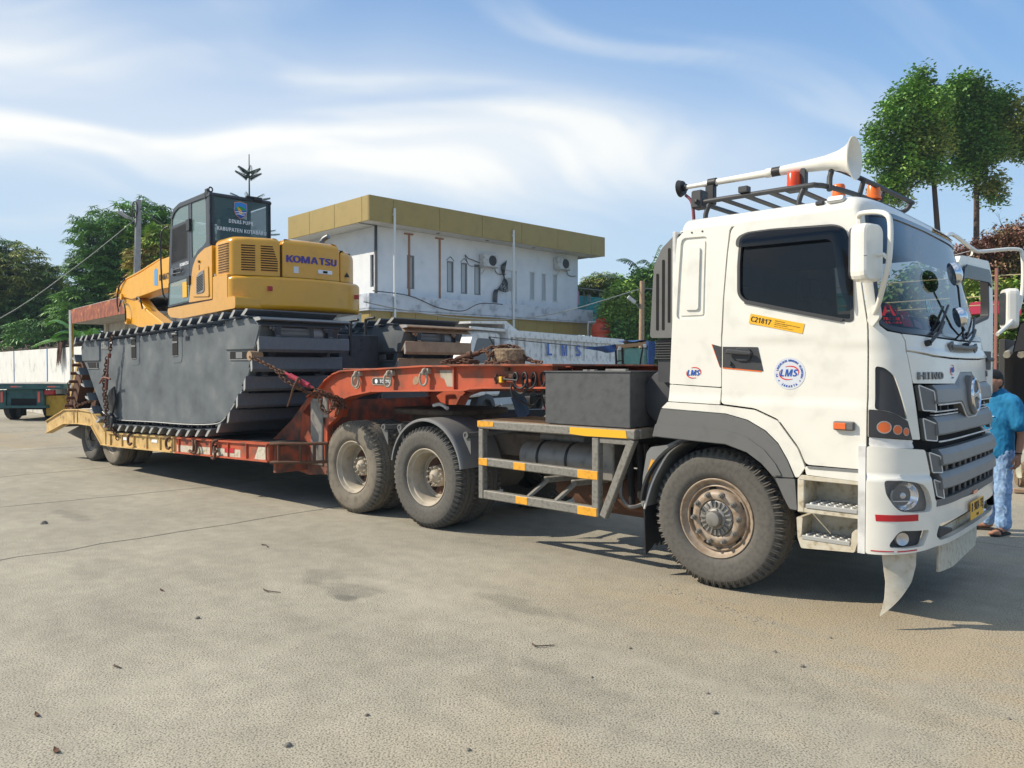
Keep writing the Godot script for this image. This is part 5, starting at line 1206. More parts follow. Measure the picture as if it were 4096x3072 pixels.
func lashings() -> void:
	var b := MB.new()
	chain(b, [V(-6.0, 1.86, 0.56), V(-5.69, 1.76, 0.52), V(-5.54, 1.71, 0.5), V(-5.42, 1.67, 0.48), V(-5.3, 1.64, 0.46)])
	chain(b, [V(-5.03, 1.51, 0.36), V(-4.99, 1.48, 0.33), V(-4.88, 1.44, 0.30), V(-4.83, 1.40, 0.2), V(-4.82, 1.36, 0.1), V(-4.85, 1.33, 0.02), V(-4.85, 1.25, 0.02)])
	chain(b, [V(-5.5, 1.69, 0.5), V(-5.37, 1.59, 0.49), V(-5.28, 1.54, 0.46), V(-5.18, 1.5, 0.43), V(-5.05, 1.43, 0.36), V(-4.92, 1.40, 0.28), V(-4.84, 1.37, 0.16), V(-4.88, 1.30, 0.05), V(-4.91, 1.16, 0.04)])
	chain(b, [V(-4.81, 1.38, 0.36), V(-4.76, 1.25, 0.36), V(-4.70, 1.20, 0.34), V(-4.66, 1.25, 0.3), V(-4.77, 1.35, 0.2)])
	chain(b, [V(-4.90, 1.38, 0.15), V(-4.89, 1.28, 0.1), V(-4.86, 1.26, 0.06), V(-4.86, 1.31, 0.03), V(-4.88, 1.19, 0.03)])
	chain(b, [V(-4.95, 1.39, 0.2), V(-4.86, 1.36, 0.1), V(-4.80, 1.32, 0.05), V(-4.78, 1.22, 0.04), V(-4.8, 1.3, 0.02)])
	single("lashing_chain", b, M.rust, "rusty chain bundle hanging from the gooseneck shoulder to the front end of the near track", "chain")
	b = MB.new()
	b.cyl(V(-5.28, 1.63, 0.46), V(-5.03, 1.51, 0.36), 0.032)
	b.cyl(V(-5.34, 1.66, 0.48), V(-5.28, 1.63, 0.46), 0.016); b.cyl(V(-5.03, 1.51, 0.36), V(-4.98, 1.485, 0.34), 0.016)
	var R := thing("chain_tensioner", "red ratchet tensioner with long lever at the front of the near track", "chain tensioner", V(-5.2, 1.5, 0.45))
	part(R, "barrel", b, mat(L(0.5, 0.03, 0.06), 0.5, 0, M.dirt, 2.0))
	b = MB.new(); b.tube(smooth([V(-5.1, 1.59, 0.46), V(-5.14, 1.48, 0.5), V(-5.22, 1.38, 0.48), V(-5.33, 1.26, 0.46)], 3), 0.017, 6, 0.012); ring(b, Transform3D(Basis(Vector3.UP, 1.0), V(-5.12, 1.54, 0.44)), 0.03, 0.06, 0.012); part(R, "lever", b, M.rust)
	b = MB.new()
	chain(b, [V(-10.2, 2.3, 0.5), V(-10.27, 2.21, 0.58), V(-10.29, 2.08, 0.58), V(-10.34, 1.94, 0.58)])
	chain(b, [V(-10.45, 1.89, 0.58), V(-10.52, 1.71, 0.58), V(-10.59, 1.52, 0.58), V(-10.59, 1.34, 0.58), V(-10.52, 1.2, 0.6)])
	chain(b, [V(-10.5, 1.36, 0.6), V(-10.43, 1.19, 0.6), V(-10.41, 1.07, 0.6), V(-10.46, 0.97, 0.6), V(-10.49, 0.8, 0.6), V(-10.36, 0.74, 0.55), V(-10.27, 0.63, 0.52), V(-10.24, 0.55, 0.5)])
	chain(b, [V(-10.55, 1.3, 0.6), V(-10.47, 1.15, 0.61), V(-10.45, 1.0, 0.61)])
	single("lashing_chain", b, M.rust, "rusty chain hanging down the dark hull at its rear end onto the ochre rail", "chain")
	b = MB.new()
	b.cyl(V(-10.345, 1.95, 0.58), V(-10.36, 1.88, 0.58), 0.03, 0.024); b.cyl(V(-10.37, 1.86, 0.59), V(-10.42, 1.6, 0.59), 0.014); b.cyl(V(-10.42, 1.62, 0.59), V(-10.47, 1.36, 0.59), 0.024)
	b.tube(smooth([V(-10.66, 1.47, 0.62), V(-10.5, 1.55, 0.63), V(-10.4, 1.56, 0.62), V(-10.27, 1.54, 0.6)], 3), 0.016, 6)
	single("chain_tensioner", b, mat(L(0.20, 0.06, 0.04), 0.7), "rust brown lever tensioner hanging beside the hull at its rear end", "chain tensioner")
	b = MB.new()
	b.prism(pv([-10.75, 1.12, -10.5, 1.36, -10.33, 1.42, -10.28, 1.2, -10.4, 0.98]), pz(0.5), 0.03, 0.008); b.prism(rnd(pv([-10.6, 0.98, -10.42, 1.0, -10.3, 0.9, -10.34, 0.72, -10.5, 0.7, -10.6, 0.8]), 0.06), pz(0.5), 0.07, 0.015)
	single("rubber_pad", b, M.black, "black rubber pad wedged behind the chain at the rear end of the hull", "rubber pad")
	b = MB.new()
	chain(b, [V(-3.34, 1.78, -0.2), V(-3.27, 1.80, -0.25), V(-3.18, 1.81, -0.3), V(-3.01, 1.78, -0.3), V(-3.15, 1.77, -0.3), V(-3.29, 1.78, -0.3), V(-3.36, 1.78, -0.25)])
	chain(b, [V(-3.3, 1.77, -0.35), V(-3.1, 1.78, -0.4), V(-2.95, 1.78, -0.35), V(-3.1, 1.80, -0.25)])
	chain(b, [V(-3.04, 1.86, -0.4), V(-2.95, 1.91, -0.45), V(-2.84, 1.90, -0.34), V(-2.72, 1.88, -0.27), V(-2.68, 1.82, -0.26), V(-2.70, 1.77, -0.22), V(-2.55, 1.77, -0.2), V(-2.33, 1.77, -0.2)])
	chain(b, [V(-2.68, 1.85, -0.25), V(-2.69, 1.92, -0.4), V(-2.64, 1.95, -0.5), V(-2.5, 1.92, -0.5), V(-2.40, 1.84, -0.47), V(-2.27, 1.79, -0.45), V(-2.08, 1.77, -0.4)])
	chain(b, [V(-2.9, 1.93, -0.45), V(-2.8, 1.94, -0.45), V(-2.7, 1.94, -0.5), V(-2.62, 1.95, -0.45)])
	single("lashing_chain", b, M.rust, "rusty chain heaped over the wooden block on top of the red gooseneck", "chain")
	b = MB.new(); b.cyl(V(-3.2, 1.815, -0.29), V(-2.97, 1.88, -0.4), 0.03, 0.026); b.cyl(V(-3.09, 1.845, -0.345), V(-3.05, 1.857, -0.365), 0.05); b.cyl(V(-2.97, 1.88, -0.4), V(-2.9, 1.90, -0.42), 0.014)
	single("chain_tensioner", b, M.rust, "rusty barrel tensioner lying slanted on top of the gooseneck beside the wooden block", "chain tensioner")
	b = MB.new()
	var f := noise(5, 3.0, 3)
	var o := []
	for i in 24: o.append(Vector2(cos(TAU * i / 24), sin(TAU * i / 24)) * (1.0 + 0.18 * f.get_noise_2d(cos(TAU * i / 24) * 0.5, sin(TAU * i / 24) * 0.5)))
	var ys := [1.757, 1.80, 1.86, 1.905, 1.92]
	var rs := [0.19, 0.20, 0.195, 0.185, 0.15]
	for k in 4:
		for i in 24:
			var j := (i + 1) % 24
			b.quad(V(-2.58 + o[i].x * rs[k], ys[k], -0.42 - o[i].y * rs[k] * 0.7), V(-2.58 + o[j].x * rs[k], ys[k], -0.42 - o[j].y * rs[k] * 0.7), V(-2.58 + o[j].x * rs[k + 1], ys[k + 1], -0.42 - o[j].y * rs[k + 1] * 0.7), V(-2.58 + o[i].x * rs[k + 1], ys[k + 1], -0.42 - o[i].y * rs[k + 1] * 0.7))
			if k == 3: b.tri(V(-2.58, 1.925, -0.42), V(-2.58 + o[i].x * rs[4], ys[4], -0.42 - o[i].y * rs[4] * 0.7), V(-2.58 + o[j].x * rs[4], ys[4], -0.42 - o[j].y * rs[4] * 0.7))
	single("wooden_block", b, M.wood, "weathered brown wooden block under the chains on top of the gooseneck", "wooden block")
	b = MB.new(); chain(b, [V(-12.83, 1.45, 0.36), V(-12.87, 1.22, 0.36), V(-12.90, 0.97, 0.36)]); single("lashing_chain", b, M.rust, "thin chain hanging beside the upright brown ramp at the trailer's tail", "chain")
	b = MB.new(); chain(b, [V(-12.67, 0.96, 0.3), V(-12.5, 1.02, 0.33), V(-12.2, 1.09, 0.3), V(-11.95, 1.14, 0.25)]); chain(b, [V(-12.6, 0.99, 0.32), V(-12.67, 1.06, 0.3), V(-12.55, 1.05, 0.3)]); single("lashing_chain", b, M.rust, "rusty chain slung from the ochre rear arch to the foot of the upright ramps", "chain")

# ---------- the tracked excavator on the trailer ----------
func dome(b: MB, o: PackedVector2Array, y0: float, y1: float, r: float, rb := 0.0, k := 5) -> void:
	# an outline in x, -z raised from y0 to y1 with a rounded top (and bottom) edge
	var lv := []
	if rb > 0:
		for i in k: lv.append([y0 + rb * (1 - sin(PI / 2 * i / k)), rb * (1 - cos(PI / 2 * i / k))])
		lv.reverse()
		for e in lv: e[0] = y0 + rb - (e[0] - y0) if false else e[0]
		lv = []
		for i in k + 1:
			var a := PI / 2 * (1.0 - float(i) / k)
			lv.append([y0 + rb - rb * sin(a), rb * (1 - cos(a))])
	else: lv.append([y0, 0.0])
	for i in k + 1:
		var a := PI / 2 * i / k
		lv.append([y1 - r + r * sin(a), r * (1 - cos(a))])
	var c := MB.ccw(o)
	var rows := []
	for e in lv: rows.append(MB.inset(c, e[1]))
	var m := c.size()
	for i in lv.size() - 1:
		for j in m:
			var j2 := (j + 1) % m
			var P := []
			var N := []
			for e in [[i, j], [i, j2], [i + 1, j2], [i + 1, j]]:
				var q: Vector2 = rows[e[0]][e[1]]
				P.append(V(q.x, lv[e[0]][0], -q.y))
				var t: Vector2 = (c[(e[1] + 1) % m] - c[(e[1] + m - 1) % m]).normalized()
				var dy: float = 0.0
				if e[0] > 0 and e[0] < lv.size() - 1:
					dy = (lv[e[0] + 1][1] - lv[e[0] - 1][1]) / maxf(1e-4, lv[e[0] + 1][0] - lv[e[0] - 1][0])
				elif e[0] == lv.size() - 1: dy = 3.0
				elif rb > 0: dy = -3.0
				N.append(V(t.y, dy, t.x).normalized())
			b.trin(P[0], P[1], P[2], N[0], N[1], N[2]); b.trin(P[0], P[2], P[3], N[0], N[2], N[3])
	var ix := Geometry2D.triangulate_polygon(rows[-1])
	for t in range(0, ix.size(), 3):
		var q := [rows[-1][ix[t]], rows[-1][ix[t + 1]], rows[-1][ix[t + 2]]]
		if (q[1] - q[0]).cross(q[2] - q[0]) < 0: q = [q[0], q[2], q[1]]
		b.tri(V(q[0].x, lv[-1][0], -q[0].y), V(q[1].x, lv[-1][0], -q[1].y), V(q[2].x, lv[-1][0], -q[2].y))
	ix = Geometry2D.triangulate_polygon(rows[0])
	for t in range(0, ix.size(), 3):
		var q := [rows[0][ix[t]], rows[0][ix[t + 1]], rows[0][ix[t + 2]]]
		if (q[1] - q[0]).cross(q[2] - q[0]) > 0: q = [q[0], q[2], q[1]]
		b.tri(V(q[0].x, lv[0][0], -q[0].y), V(q[1].x, lv[0][0], -q[1].y), V(q[2].x, lv[0][0], -q[2].y))

func excavator() -> void:
	var X := thing("amphibious_excavator", "yellow excavator with grey cab on two dark pontoons with bar tracks, chained on the trailer", "excavator", V(-9, 0.7, -1.3))
	var b: MB
	var sh := MB.new()
	sh.prism(pv([-0.09, 0.0, 0.07, 0.0, 0.07, 0.012, -0.02, 0.012, 0.075, 0.085, 0.075, 0.1, 0.03, 0.1, -0.09, 0.014]), pz(-1.34), 1.34, 0.002)
	for z in [-0.28, -1.06]:
		sh.box(V(-0.02, -0.03, z), V(0.16, 0.05, 0.07)); sh.box(V(0.05, -0.03, z + 0.06), V(0.1, 0.05, 0.03)); sh.cyl(V(0.06, -0.03, z - 0.05), V(0.06, -0.03, z + 0.1), 0.02, -1, 8)
	var SH := sh.mesh()
	b = MB.new(); b.prism(pv([-0.02, 0.014, -0.006, 0.014, 0.075, 0.085, 0.075, 0.1, 0.03, 0.1, -0.075, 0.016]), pz(0.0), 0.002, 0, false); var SE := b.mesh()
	var path := [Vector2(-11.55, 2.17), Vector2(-9.9, 2.225), Vector2(-8.37, 2.275), Vector2(-6.9, 2.33), Vector2(-6.2, 2.37), Vector2(-5.98, 2.35), Vector2(-5.83, 2.24), Vector2(-5.83, 2.1), Vector2(-6.0, 1.84), Vector2(-6.2, 1.55), Vector2(-6.5, 1.2), Vector2(-6.78, 1.0), Vector2(-7.1, 0.9), Vector2(-7.9, 0.855), Vector2(-9.0, 0.84), Vector2(-10.2, 0.81), Vector2(-10.75, 0.84), Vector2(-11.1, 0.93), Vector2(-11.5, 1.38), Vector2(-11.83, 1.73), Vector2(-12.0, 1.95), Vector2(-11.98, 2.12), Vector2(-11.8, 2.19), Vector2(-11.55, 2.17)]
	var hull := rnd(pv([-11.915, 2.15, -11.93, 1.906, -11.719, 1.739, -11.35, 1.33, -11.0, 0.985, -10.75, 0.90, -10.4, 0.872, -9.037, 0.90, -7.998, 0.915, -7.206, 0.954, -6.9, 1.02, -6.62, 1.22, -6.32, 1.50, -6.12, 1.85, -6.04, 2.3, -6.8, 2.285, -8.37, 2.25, -9.874, 2.198, -11.067, 2.165]), 0.08)
	for k in 2:
		var off := V(0, 0, -2.33 * k)
		var at := Transform3D(Basis(), off)
		b = MB.new(); b.prism(hull, pz(-0.70), 1.15, 0.012)
		var P := part(X, "pontoon", b, M.navy, at)
		b = MB.new(); b.prism(MB.inset(MB.ccw(hull), -0.012), pz(-0.6), 0.95); part(P, "hull_band", b, M.navydark)
		b = MB.new(); b.tube(smooth([V(-11.0, 0.985, 0.455), V(-10.75, 0.9, 0.455), V(-10.4, 0.872, 0.455), V(-9.037, 0.9, 0.455), V(-7.998, 0.915, 0.455), V(-7.206, 0.954, 0.455), V(-6.9, 1.02, 0.455), V(-6.62, 1.22, 0.455), V(-6.4, 1.42, 0.455)], 3), 0.009, 5); part(P, "keel_edge", b, M.bright)
		for q in [[-6.815, -6.1, -5.915, -6.06, 2.355, 1.942, 0], [-11.06, -11.75, -11.9, -11.86, 2.19, 1.825, 1]]:
			for z in [0.25, -0.72]:
				b = MB.new(); b.prism(rnd(pv([q[0], q[4], q[1], q[4], q[2], q[4] - 0.11, q[3], q[5] + 0.0, q[0], q[5]]), 0.04), pz(z), 0.222, 0.02); var cp := part(P, "end_cap", b, M.navy)
				if z > 0:
					b = MB.new()
					for i in 6: b.cyl(V(lerpf(q[0], q[1], 0.1 + i * 0.17), q[4] + 0.004, z + 0.2), V(lerpf(q[0], q[1], 0.1 + i * 0.17), q[4] + 0.004, z + 0.226), 0.01, -1, 6)
					part(cp, "bolt", b, M.navydark)
			b = MB.new(); b.cyl(V(lerpf(q[1], q[2], 0.4), 2.16 if q[6] == 0 else 2.02, -0.5), V(lerpf(q[1], q[2], 0.4), 2.16 if q[6] == 0 else 2.02, 0.25), 0.075, -1, 16); b.cyl(V(lerpf(q[1], q[2], 0.4), 2.16 if q[6] == 0 else 2.02, -0.42), V(lerpf(q[1], q[2], 0.4), 2.16 if q[6] == 0 else 2.02, -0.28), 0.15, -1, 24); part(P, "drive_shaft", b, M.greyl)
			b = MB.new(); b.prism(pv([q[0] + (0.12 if q[6] == 0 else -0.5), q[5] - 0.11, q[0] + (0.6 if q[6] == 0 else -0.1), q[5] - 0.105, q[0] + (0.62 if q[6] == 0 else -0.1), q[5] - 0.012, q[0] + (0.12 if q[6] == 0 else -0.6), q[5] - 0.012]), pz(0.452), 0.006); var rc := part(P, "cut_out", b, M.holes)
			b = MB.new(); b.box(V(q[0] + (0.36 if q[6] == 0 else -0.15), q[5] - 0.06, 0.458), V(0.16 if q[6] == 0 else 0.02, 0.08, 0.012)); b.box(V(q[0] + (0.36 if q[6] == 0 else -0.32), q[5] - 0.118, 0.458), V(0.5, 0.014, 0.012)); part(rc, "rim", b, M.greyl)
		for x in [-9.805, -8.37]:
			var y: float = 1.87 + (x + 9.8) * 0.02
			b = MB.new(); b.prism(pv([x, y, x + 0.17, y + 0.004, x + 0.17, y + 0.335, x, y + 0.33]), pz(0.452), 0.005); var sl := part(P, "drain_slot", b, M.holes)
			b = MB.new(); b.box(V(x + 0.085, y + 0.19, 0.458), V(0.16, 0.028, 0.014)); b.cyl(V(x, y + 0.31, 0.458), V(x + 0.17, y + 0.31, 0.458), 0.018); b.tube([V(x, y - 0.01, 0.456), V(x + 0.18, y - 0.006, 0.456)], 0.006, 5); part(sl, "slot_bar", b, M.greyl)
			b = MB.new(); b.skin(rnd(pv([x, y - 0.11, x + 0.27, y - 0.1, x + 0.3, y - 0.02, x + 0.3, y + 0.36, x + 0.19, y + 0.355, x + 0.19, y - 0.02, x, y - 0.025]), 0.03), [], func(u: float, w: float) -> Vector3: return V(u, w, 0.4545), 0.5, 0.5, 0.004); part(sl, "slot_frame", b, M.navy)
		if k == 0:
			b = MB.new(); b.prism(rr(-11.03, 2.03, -10.74, 2.16, 0.01), pz(0.452), 0.006, 0.002); var lp := part(P, "letter_plate", b, M.greyl)
			b = MB.new(); b.text("EIK", Transform3D(Basis(), V(-10.885, 2.095, 0.459)), 0.08, 0.006, 0.2); part(lp, "plate_lettering", b, M.bright)
			b = MB.new(); b.prism(pv([-10.68, 2.09, -10.58, 2.09, -10.58, 2.17, -10.68, 2.17]), pz(0.452), 0.004); part(P, "white_label", b, M.inkwhite)
			b = MB.new()
			for i in 3: b.box(V(-7.94 + i * 0.035, 2.14, 0.455), V(0.02, 0.045, 0.014))
			b.box(V(-7.905, 2.14, 0.453), V(0.12, 0.07, 0.006)); part(P, "hinge_plate", b, M.navydark)
			b = MB.new(); b.cyl(V(-6.03, 1.87, 0.4), V(-6.03, 1.87, 0.56), 0.06, -1, 20); part(P, "lashing_pin", b, M.planks)
		# the shoes of the track, one by one round the loop
		var d := 0.12
		var dist := 0.0
		for i in path.size() - 1:
			var a: Vector2 = path[i]; var c: Vector2 = path[i + 1]
			var l := a.distance_to(c)
			while d <= dist + l:
				var q := a.lerp(c, (d - dist) / l)
				var t := (c - a).normalized()
				var ahead := q + t * 0.1
				var nr := Vector2(-t.y, t.x)
				var bs := Basis(V(t.x, t.y, 0), V(nr.x, nr.y, 0), Vector3.BACK)
				var s := part(X, "track_shoe", SH, M.shoe if not (k == 1 and q.x > -6.3 and ((q.y > 2.0 and q.y < 2.33) or (q.y > 1.5 and q.y < 1.8))) else M.planks, Transform3D(bs, V(q.x, q.y, 0.55) + off))
				part(s, "sunlit_shoe_end", SE, M.bright)  # paler end plate: sunlight on the end face put into its colour
				d += 0.293
			dist += l
		b = MB.new()
		for z in [0.27, -0.51]:
			for i in path.size() - 1:
				var t := (path[i + 1] - path[i] as Vector2).normalized()
				var n := Vector2(t.y, -t.x) * 0.03
				b.beam(V(path[i].x + n.x, path[i].y + n.y, z), V(path[i + 1].x + n.x, path[i + 1].y + n.y, z), 0.08, 0.05, V(-t.y, t.x, 0))
		part(X, "track_chain", b, M.navydark, at)
	b = MB.new()
	for x in [-10.2, -9.0, -7.6]: b.bx(x, x + 0.4, 1.75, 2.2, -1.9, -0.65)
	b.bx(-10.2, -7.2, 2.05, 2.3, -1.75, -0.85)
	part(X, "cross_frame", b, M.navydark)
	b = MB.new(); b.cyl(V(-9.05, 2.25, -1.33), V(-9.05, 2.56, -1.33), 0.62, 0.6, 32); part(X, "slewing_ring", b, M.navydark)
	for q in [[V(-6.44, 1.9, -1.55), V(-6.45, 2.38, -1.55), V(-6.40, 2.44, -1.55), V(-6.24, 2.45, -1.55)], [V(-6.34, 1.9, -1.2), V(-6.34, 2.34, -1.2), V(-6.31, 2.39, -1.2), V(-6.16, 2.40, -1.2)]]:
		b = MB.new(); b.tube(smooth(q, 4), 0.022, 8); part(X, "hand_rail", b, M.black)
	b = MB.new(); b.bx(-6.85, -6.35, 1.5, 2.2, -1.72, -1.0)
	for i in 3: b.cyl(V(-6.36, 1.98 + i * 0.07, -1.4), V(-6.34, 1.98 + i * 0.07, -1.4), 0.015, -1, 8)
	part(X, "drive_box", b, M.navydark)
	house(X)

var TAIL := PackedVector2Array()
func tail(s: float) -> Transform3D:
	# a point s along the engine cover's outline, with x along it and z outwards
	for i in TAIL.size() - 1:
		var l := TAIL[i].distance_to(TAIL[i + 1])
		if s <= l or i == TAIL.size() - 2:
			var q := TAIL[i].lerp(TAIL[i + 1], s / l)
			var t0 := (TAIL[i + 1] - TAIL[maxi(i - 1, 0)]).normalized(); var t1 := (TAIL[mini(i + 2, TAIL.size() - 1)] - TAIL[i]).normalized()
			var t := t0.lerp(t1, s / l).normalized()
			var x := V(t.x, 0, -t.y)
			return Transform3D(Basis(x, Vector3.UP, x.cross(Vector3.UP)), V(q.x, 0, -q.y))
		s -= l
	return Transform3D()
func house(X: Node3D) -> void:
	var H5 := Transform3D(Basis(Vector3.UP, -deg_to_rad(5)), V(-8.72, 0, -0.31))
	var b := MB.new()
	b.prism(rnd(pv([-1.87, 2.745, -1.874, 2.66, -1.746, 2.59, -1.245, 2.545, 0.9, 2.6, 0.9, 2.78]), 0.05), pz(-2.1), 2.1, 0.03)
	b.bx(0.05, 0.62, 2.74, 3.13, -0.4, -0.004); part(X, "turntable_frame", b, M.komatsu, H5)
	b = MB.new(); dome(b, rnd(pv([0.57, 0.0, 0.70, 0.03, 0.84, 0.22, 1.0, 0.62, 1.09, 1.1, 1.08, 1.55, 1.0, 1.9, 0.86, 2.16, 0.6, 2.2, 0.4, 2.1, 0.4, 0.1]), 0.1), 2.60, 3.105, 0.07, 0.08)
	var cw := part(X, "counterweight", b, M.komatsu, H5)
	b = MB.new(); b.box(V(0.965, 2.915, -0.53), V(0.03, 0.07, 0.13), Basis(Vector3.UP, 0.38)); part(cw, "red_reflector", b, M.red)
	b = MB.new(); b.box(V(0.955, 2.88, -2.0), V(0.03, 0.07, 0.11), Basis(Vector3.UP, -0.4)); part(cw, "red_reflector", b, M.red)
	# engine covers
	var o1 := rnd(pv([0.075, 0.03, 0.54, 0.03, 0.66, 0.06, 0.75, 0.2, 0.86, 0.5, 0.915, 0.73, 0.075, 0.73]), 0.07)
	b = MB.new(); dome(b, o1, 3.115, 3.70, 0.10); var c1 := part(X, "engine_cover", b, M.komatsu, H5)
	b = MB.new(); dome(b, rnd(pv([0.075, 0.745, 0.918, 0.745, 0.985, 1.1, 0.985, 1.4, 0.945, 1.72, 0.075, 1.72]), 0.03), 3.115, 3.71, 0.12); var c2 := part(X, "engine_cover", b, M.komatsu, H5)
	b = MB.new(); dome(b, rnd(pv([0.075, 1.735, 0.94, 1.735, 0.88, 1.93, 0.78, 2.08, 0.6, 2.12, 0.075, 2.12]), 0.06), 3.115, 3.64, 0.15); var c3 := part(X, "engine_cover", b, M.komatsu, H5)
	b = MB.new(); b.prism(pv([0.1, 0.06, 0.55, 0.06, 0.7, 0.15, 0.85, 0.55, 0.95, 1.1, 0.93, 1.6, 0.8, 2.0, 0.1, 2.05]), py(3.0), 0.6); part(X, "engine_bay", b, M.holes, H5)
	TAIL = pv([0.075, 0.03, 0.54, 0.03, 0.66, 0.06, 0.75, 0.2, 0.86, 0.5, 0.915, 0.73, 0.985, 1.1, 0.985, 1.4, 0.945, 1.72])
	TAIL = PackedVector2Array(Array(TAIL))
	for g in [[0.16, 0.52, 12, 3.175, 3.59], [0.72, 0.92, 11, 3.195, 3.56], [1.0, 1.25, 11, 3.2, 3.56]]:
		for i in g[2]:
			var y := lerpf(g[3], g[4], i / float(g[2] - 1))
			var s1: float = g[1] - (0.012 * maxf(0.0, i - 4.0) if g[0] > 0.9 else 0.0)
			b = MB.new()
			var lip := MB.new()
			for k in 6:
				var a := tail(lerpf(g[0], s1, k / 6.0)); var c := tail(lerpf(g[0], s1, (k + 1) / 6.0))
				var A := a * V(0, y - 0.008, 0.003); var B := c * V(0, y - 0.008, 0.003); var C := c * V(0, y + 0.008, 0.003); var D := a * V(0, y + 0.008, 0.003)
				b.quad(A, B, C, D)
				lip.quad(a * V(0, y - 0.012, 0.001), c * V(0, y - 0.012, 0.001), c * V(0, y - 0.008, 0.012), a * V(0, y - 0.008, 0.012))
			part(c1, "vent_slot", b, M.holes); part(c1, "vent_lip", lip, M.komatsu)
	b = MB.new()
	var sv := [0.0, 0.095, 0.215, 0.345, 0.46, 0.555, 0.655]
	for i in 7:
		var a := tail(1.43 + sv[i] * 1.15)
		b.text("KOMATSU"[i], Transform3D(a.basis, a.origin + V(0, 3.40 - 0.0 * i, 0) + a.basis.z * 0.004), 0.10, 0.003, [0.105, 0.118, 0.135, 0.122, 0.095, 0.095, 0.1][i])
		b.text("KOMATSU"[i], Transform3D(a.basis, a.origin + V(0, 3.40, 0) + a.basis.z * 0.0045 + a.basis.x * 0.007), 0.106, 0.003, [0.105, 0.118, 0.135, 0.122, 0.095, 0.095, 0.1][i])
	part(c2, "maker_lettering", b, M.purple)
	b = MB.new(); var a2 := tail(1.53); b.prism(rr(-0.04, -0.05, 0.04, 0.05, 0.004), Transform3D(a2.basis, a2.origin + V(0, 3.235, 0)), 0.004); part(c2, "grey_label", b, M.silver)
	a2 = tail(2.02); b = MB.new(); b.prism(rr(-0.13, -0.03, 0.13, 0.03, 0.01), Transform3D(a2.basis, a2.origin + V(0, 3.235, 0)), 0.006); var lt := part(c2, "latch_label", b, M.inkwhite)
	b = MB.new(); b.prism(rr(-0.04, -0.018, 0.04, 0.018, 0.008), Transform3D(a2.basis, a2.origin + V(0, 3.235, 0)), 0.012); part(lt, "latch", b, M.holes)
	b = MB.new(); b.prism(rnd(pv([-0.045, -0.035, 0.045, -0.035, 0, 0.045]), 0.006), Transform3D(Basis(Vector3.UP, PI / 2 - 0.3), V(0.925, 3.23, -1.86)), 0.006); part(c3, "warning_label", b, M.inkblack)
	b = MB.new(); b.tube(smooth([V(0.55, 3.6, -1.62), V(0.55, 3.76, -1.62), V(0.58, 3.83, -1.64), V(0.66, 3.87, -1.68)], 4), 0.042, 10); part(X, "exhaust_pipe", b, M.greyl, H5)
	# side cover below the cab
	b = MB.new(); b.prism(rnd(pv([-0.026, 3.606, -0.2, 3.6, -0.369, 3.559, -0.5, 3.52, -0.595, 3.468, -0.712, 3.348, -0.77, 3.2, -0.795, 3.092, -0.885, 2.79, 0.06, 2.79, 0.068, 3.615]), 0.015), pz(-0.5), 0.505, 0.012); var sc := part(X, "side_cover", b, M.komatsu, H5)
	b = MB.new(); b.prism(rnd(pv([-0.70, 2.86, -0.62, 3.17, -0.05, 3.32, -0.02, 2.82]), 0.05), pz(0.0), 0.02, 0.012); part(sc, "side_panel", b, M.komatsu)
	b = MB.new(); b.prism(rnd(pv([-0.508, 3.17, -0.40, 3.235, -0.2, 3.264, -0.185, 2.93, -0.25, 2.90, -0.513, 2.896]), 0.03), pz(0.015), 0.015, 0.006); var gv := part(sc, "side_vent", b, M.greyl)
	for i in 10:
		b = MB.new(); b.beam(V(-0.48, 2.925 + i * 0.025, 0.0325), V(-0.23, 2.965 + i * 0.025, 0.0325), 0.004, 0.011); part(gv, "vent_slot", b, M.holes)
	b = MB.new(); b.cyl(V(-0.42, 3.41, 0.0), V(-0.42, 3.41, 0.03), 0.02, -1, 10); b.bx(-0.445, -0.425, 3.28, 3.36, 0.004, 0.012); part(sc, "lock", b, M.mud)
	b = MB.new(); b.bx(0.09, 0.14, 3.12, 3.17, -0.028, -0.02); part(c1, "grey_label", b, M.silver)
	# the cab
	var side := func(x: float, y: float) -> Vector3: return V(x, y, 0)
	var dor := rnd(pv([-1.86, 2.765, -1.823, 2.97, -1.788, 3.48, -1.73, 3.95, -1.70, 4.12, -1.655, 4.285, -1.53, 4.40, -1.3, 4.45, -0.868, 4.45, -0.868, 2.80]), 0.02)
	var g1 := rnd(pv([-1.64, 4.127, -1.612, 4.26, -1.5, 4.36, -1.4, 4.40, -0.89, 4.395, -0.893, 4.145]), 0.03)
	var g2 := rnd(pv([-1.622, 4.09, -0.93, 4.115, -0.95, 3.505, -1.689, 3.475]), 0.02)
	var g3 := rnd(pv([-1.82, 3.172, -0.89, 3.21, -0.905, 2.825, -1.832, 2.80]), 0.02)
	var g4 := rnd(pv([-0.766, 4.391, -0.22, 4.38, -0.171, 4.33, -0.16, 3.70, -0.30, 3.64, -0.50, 3.60, -0.62, 3.53, -0.746, 3.50]), 0.03)
	b = MB.new(); b.skin(dor, [g1, g2, g3], side, 0.25, 0.25, 0.04); var D := part(X, "cab_door", b, M.cabgrey, H5)
	b = MB.new(); b.skin(g1, [], side, 1, 1, 0.0, false, -0.01); b.skin(g3, [], side, 1, 1, 0.0, false, -0.01); part(D, "door_glass", b, M.cabglass)
	b = MB.new(); b.skin(g2, [], side, 1, 1, 0.0, false, -0.014); var sw := part(D, "sliding_window", b, M.cabglass)
	b = MB.new(); b.bx(-1.35, -1.29, 3.49, 4.1, -0.012, 0.002); b.skin(g2, [MB.inset(MB.ccw(g2), 0.02)], side, 1, 1, 0.012, false, 0.003); part(sw, "window_frame", b, M.black)
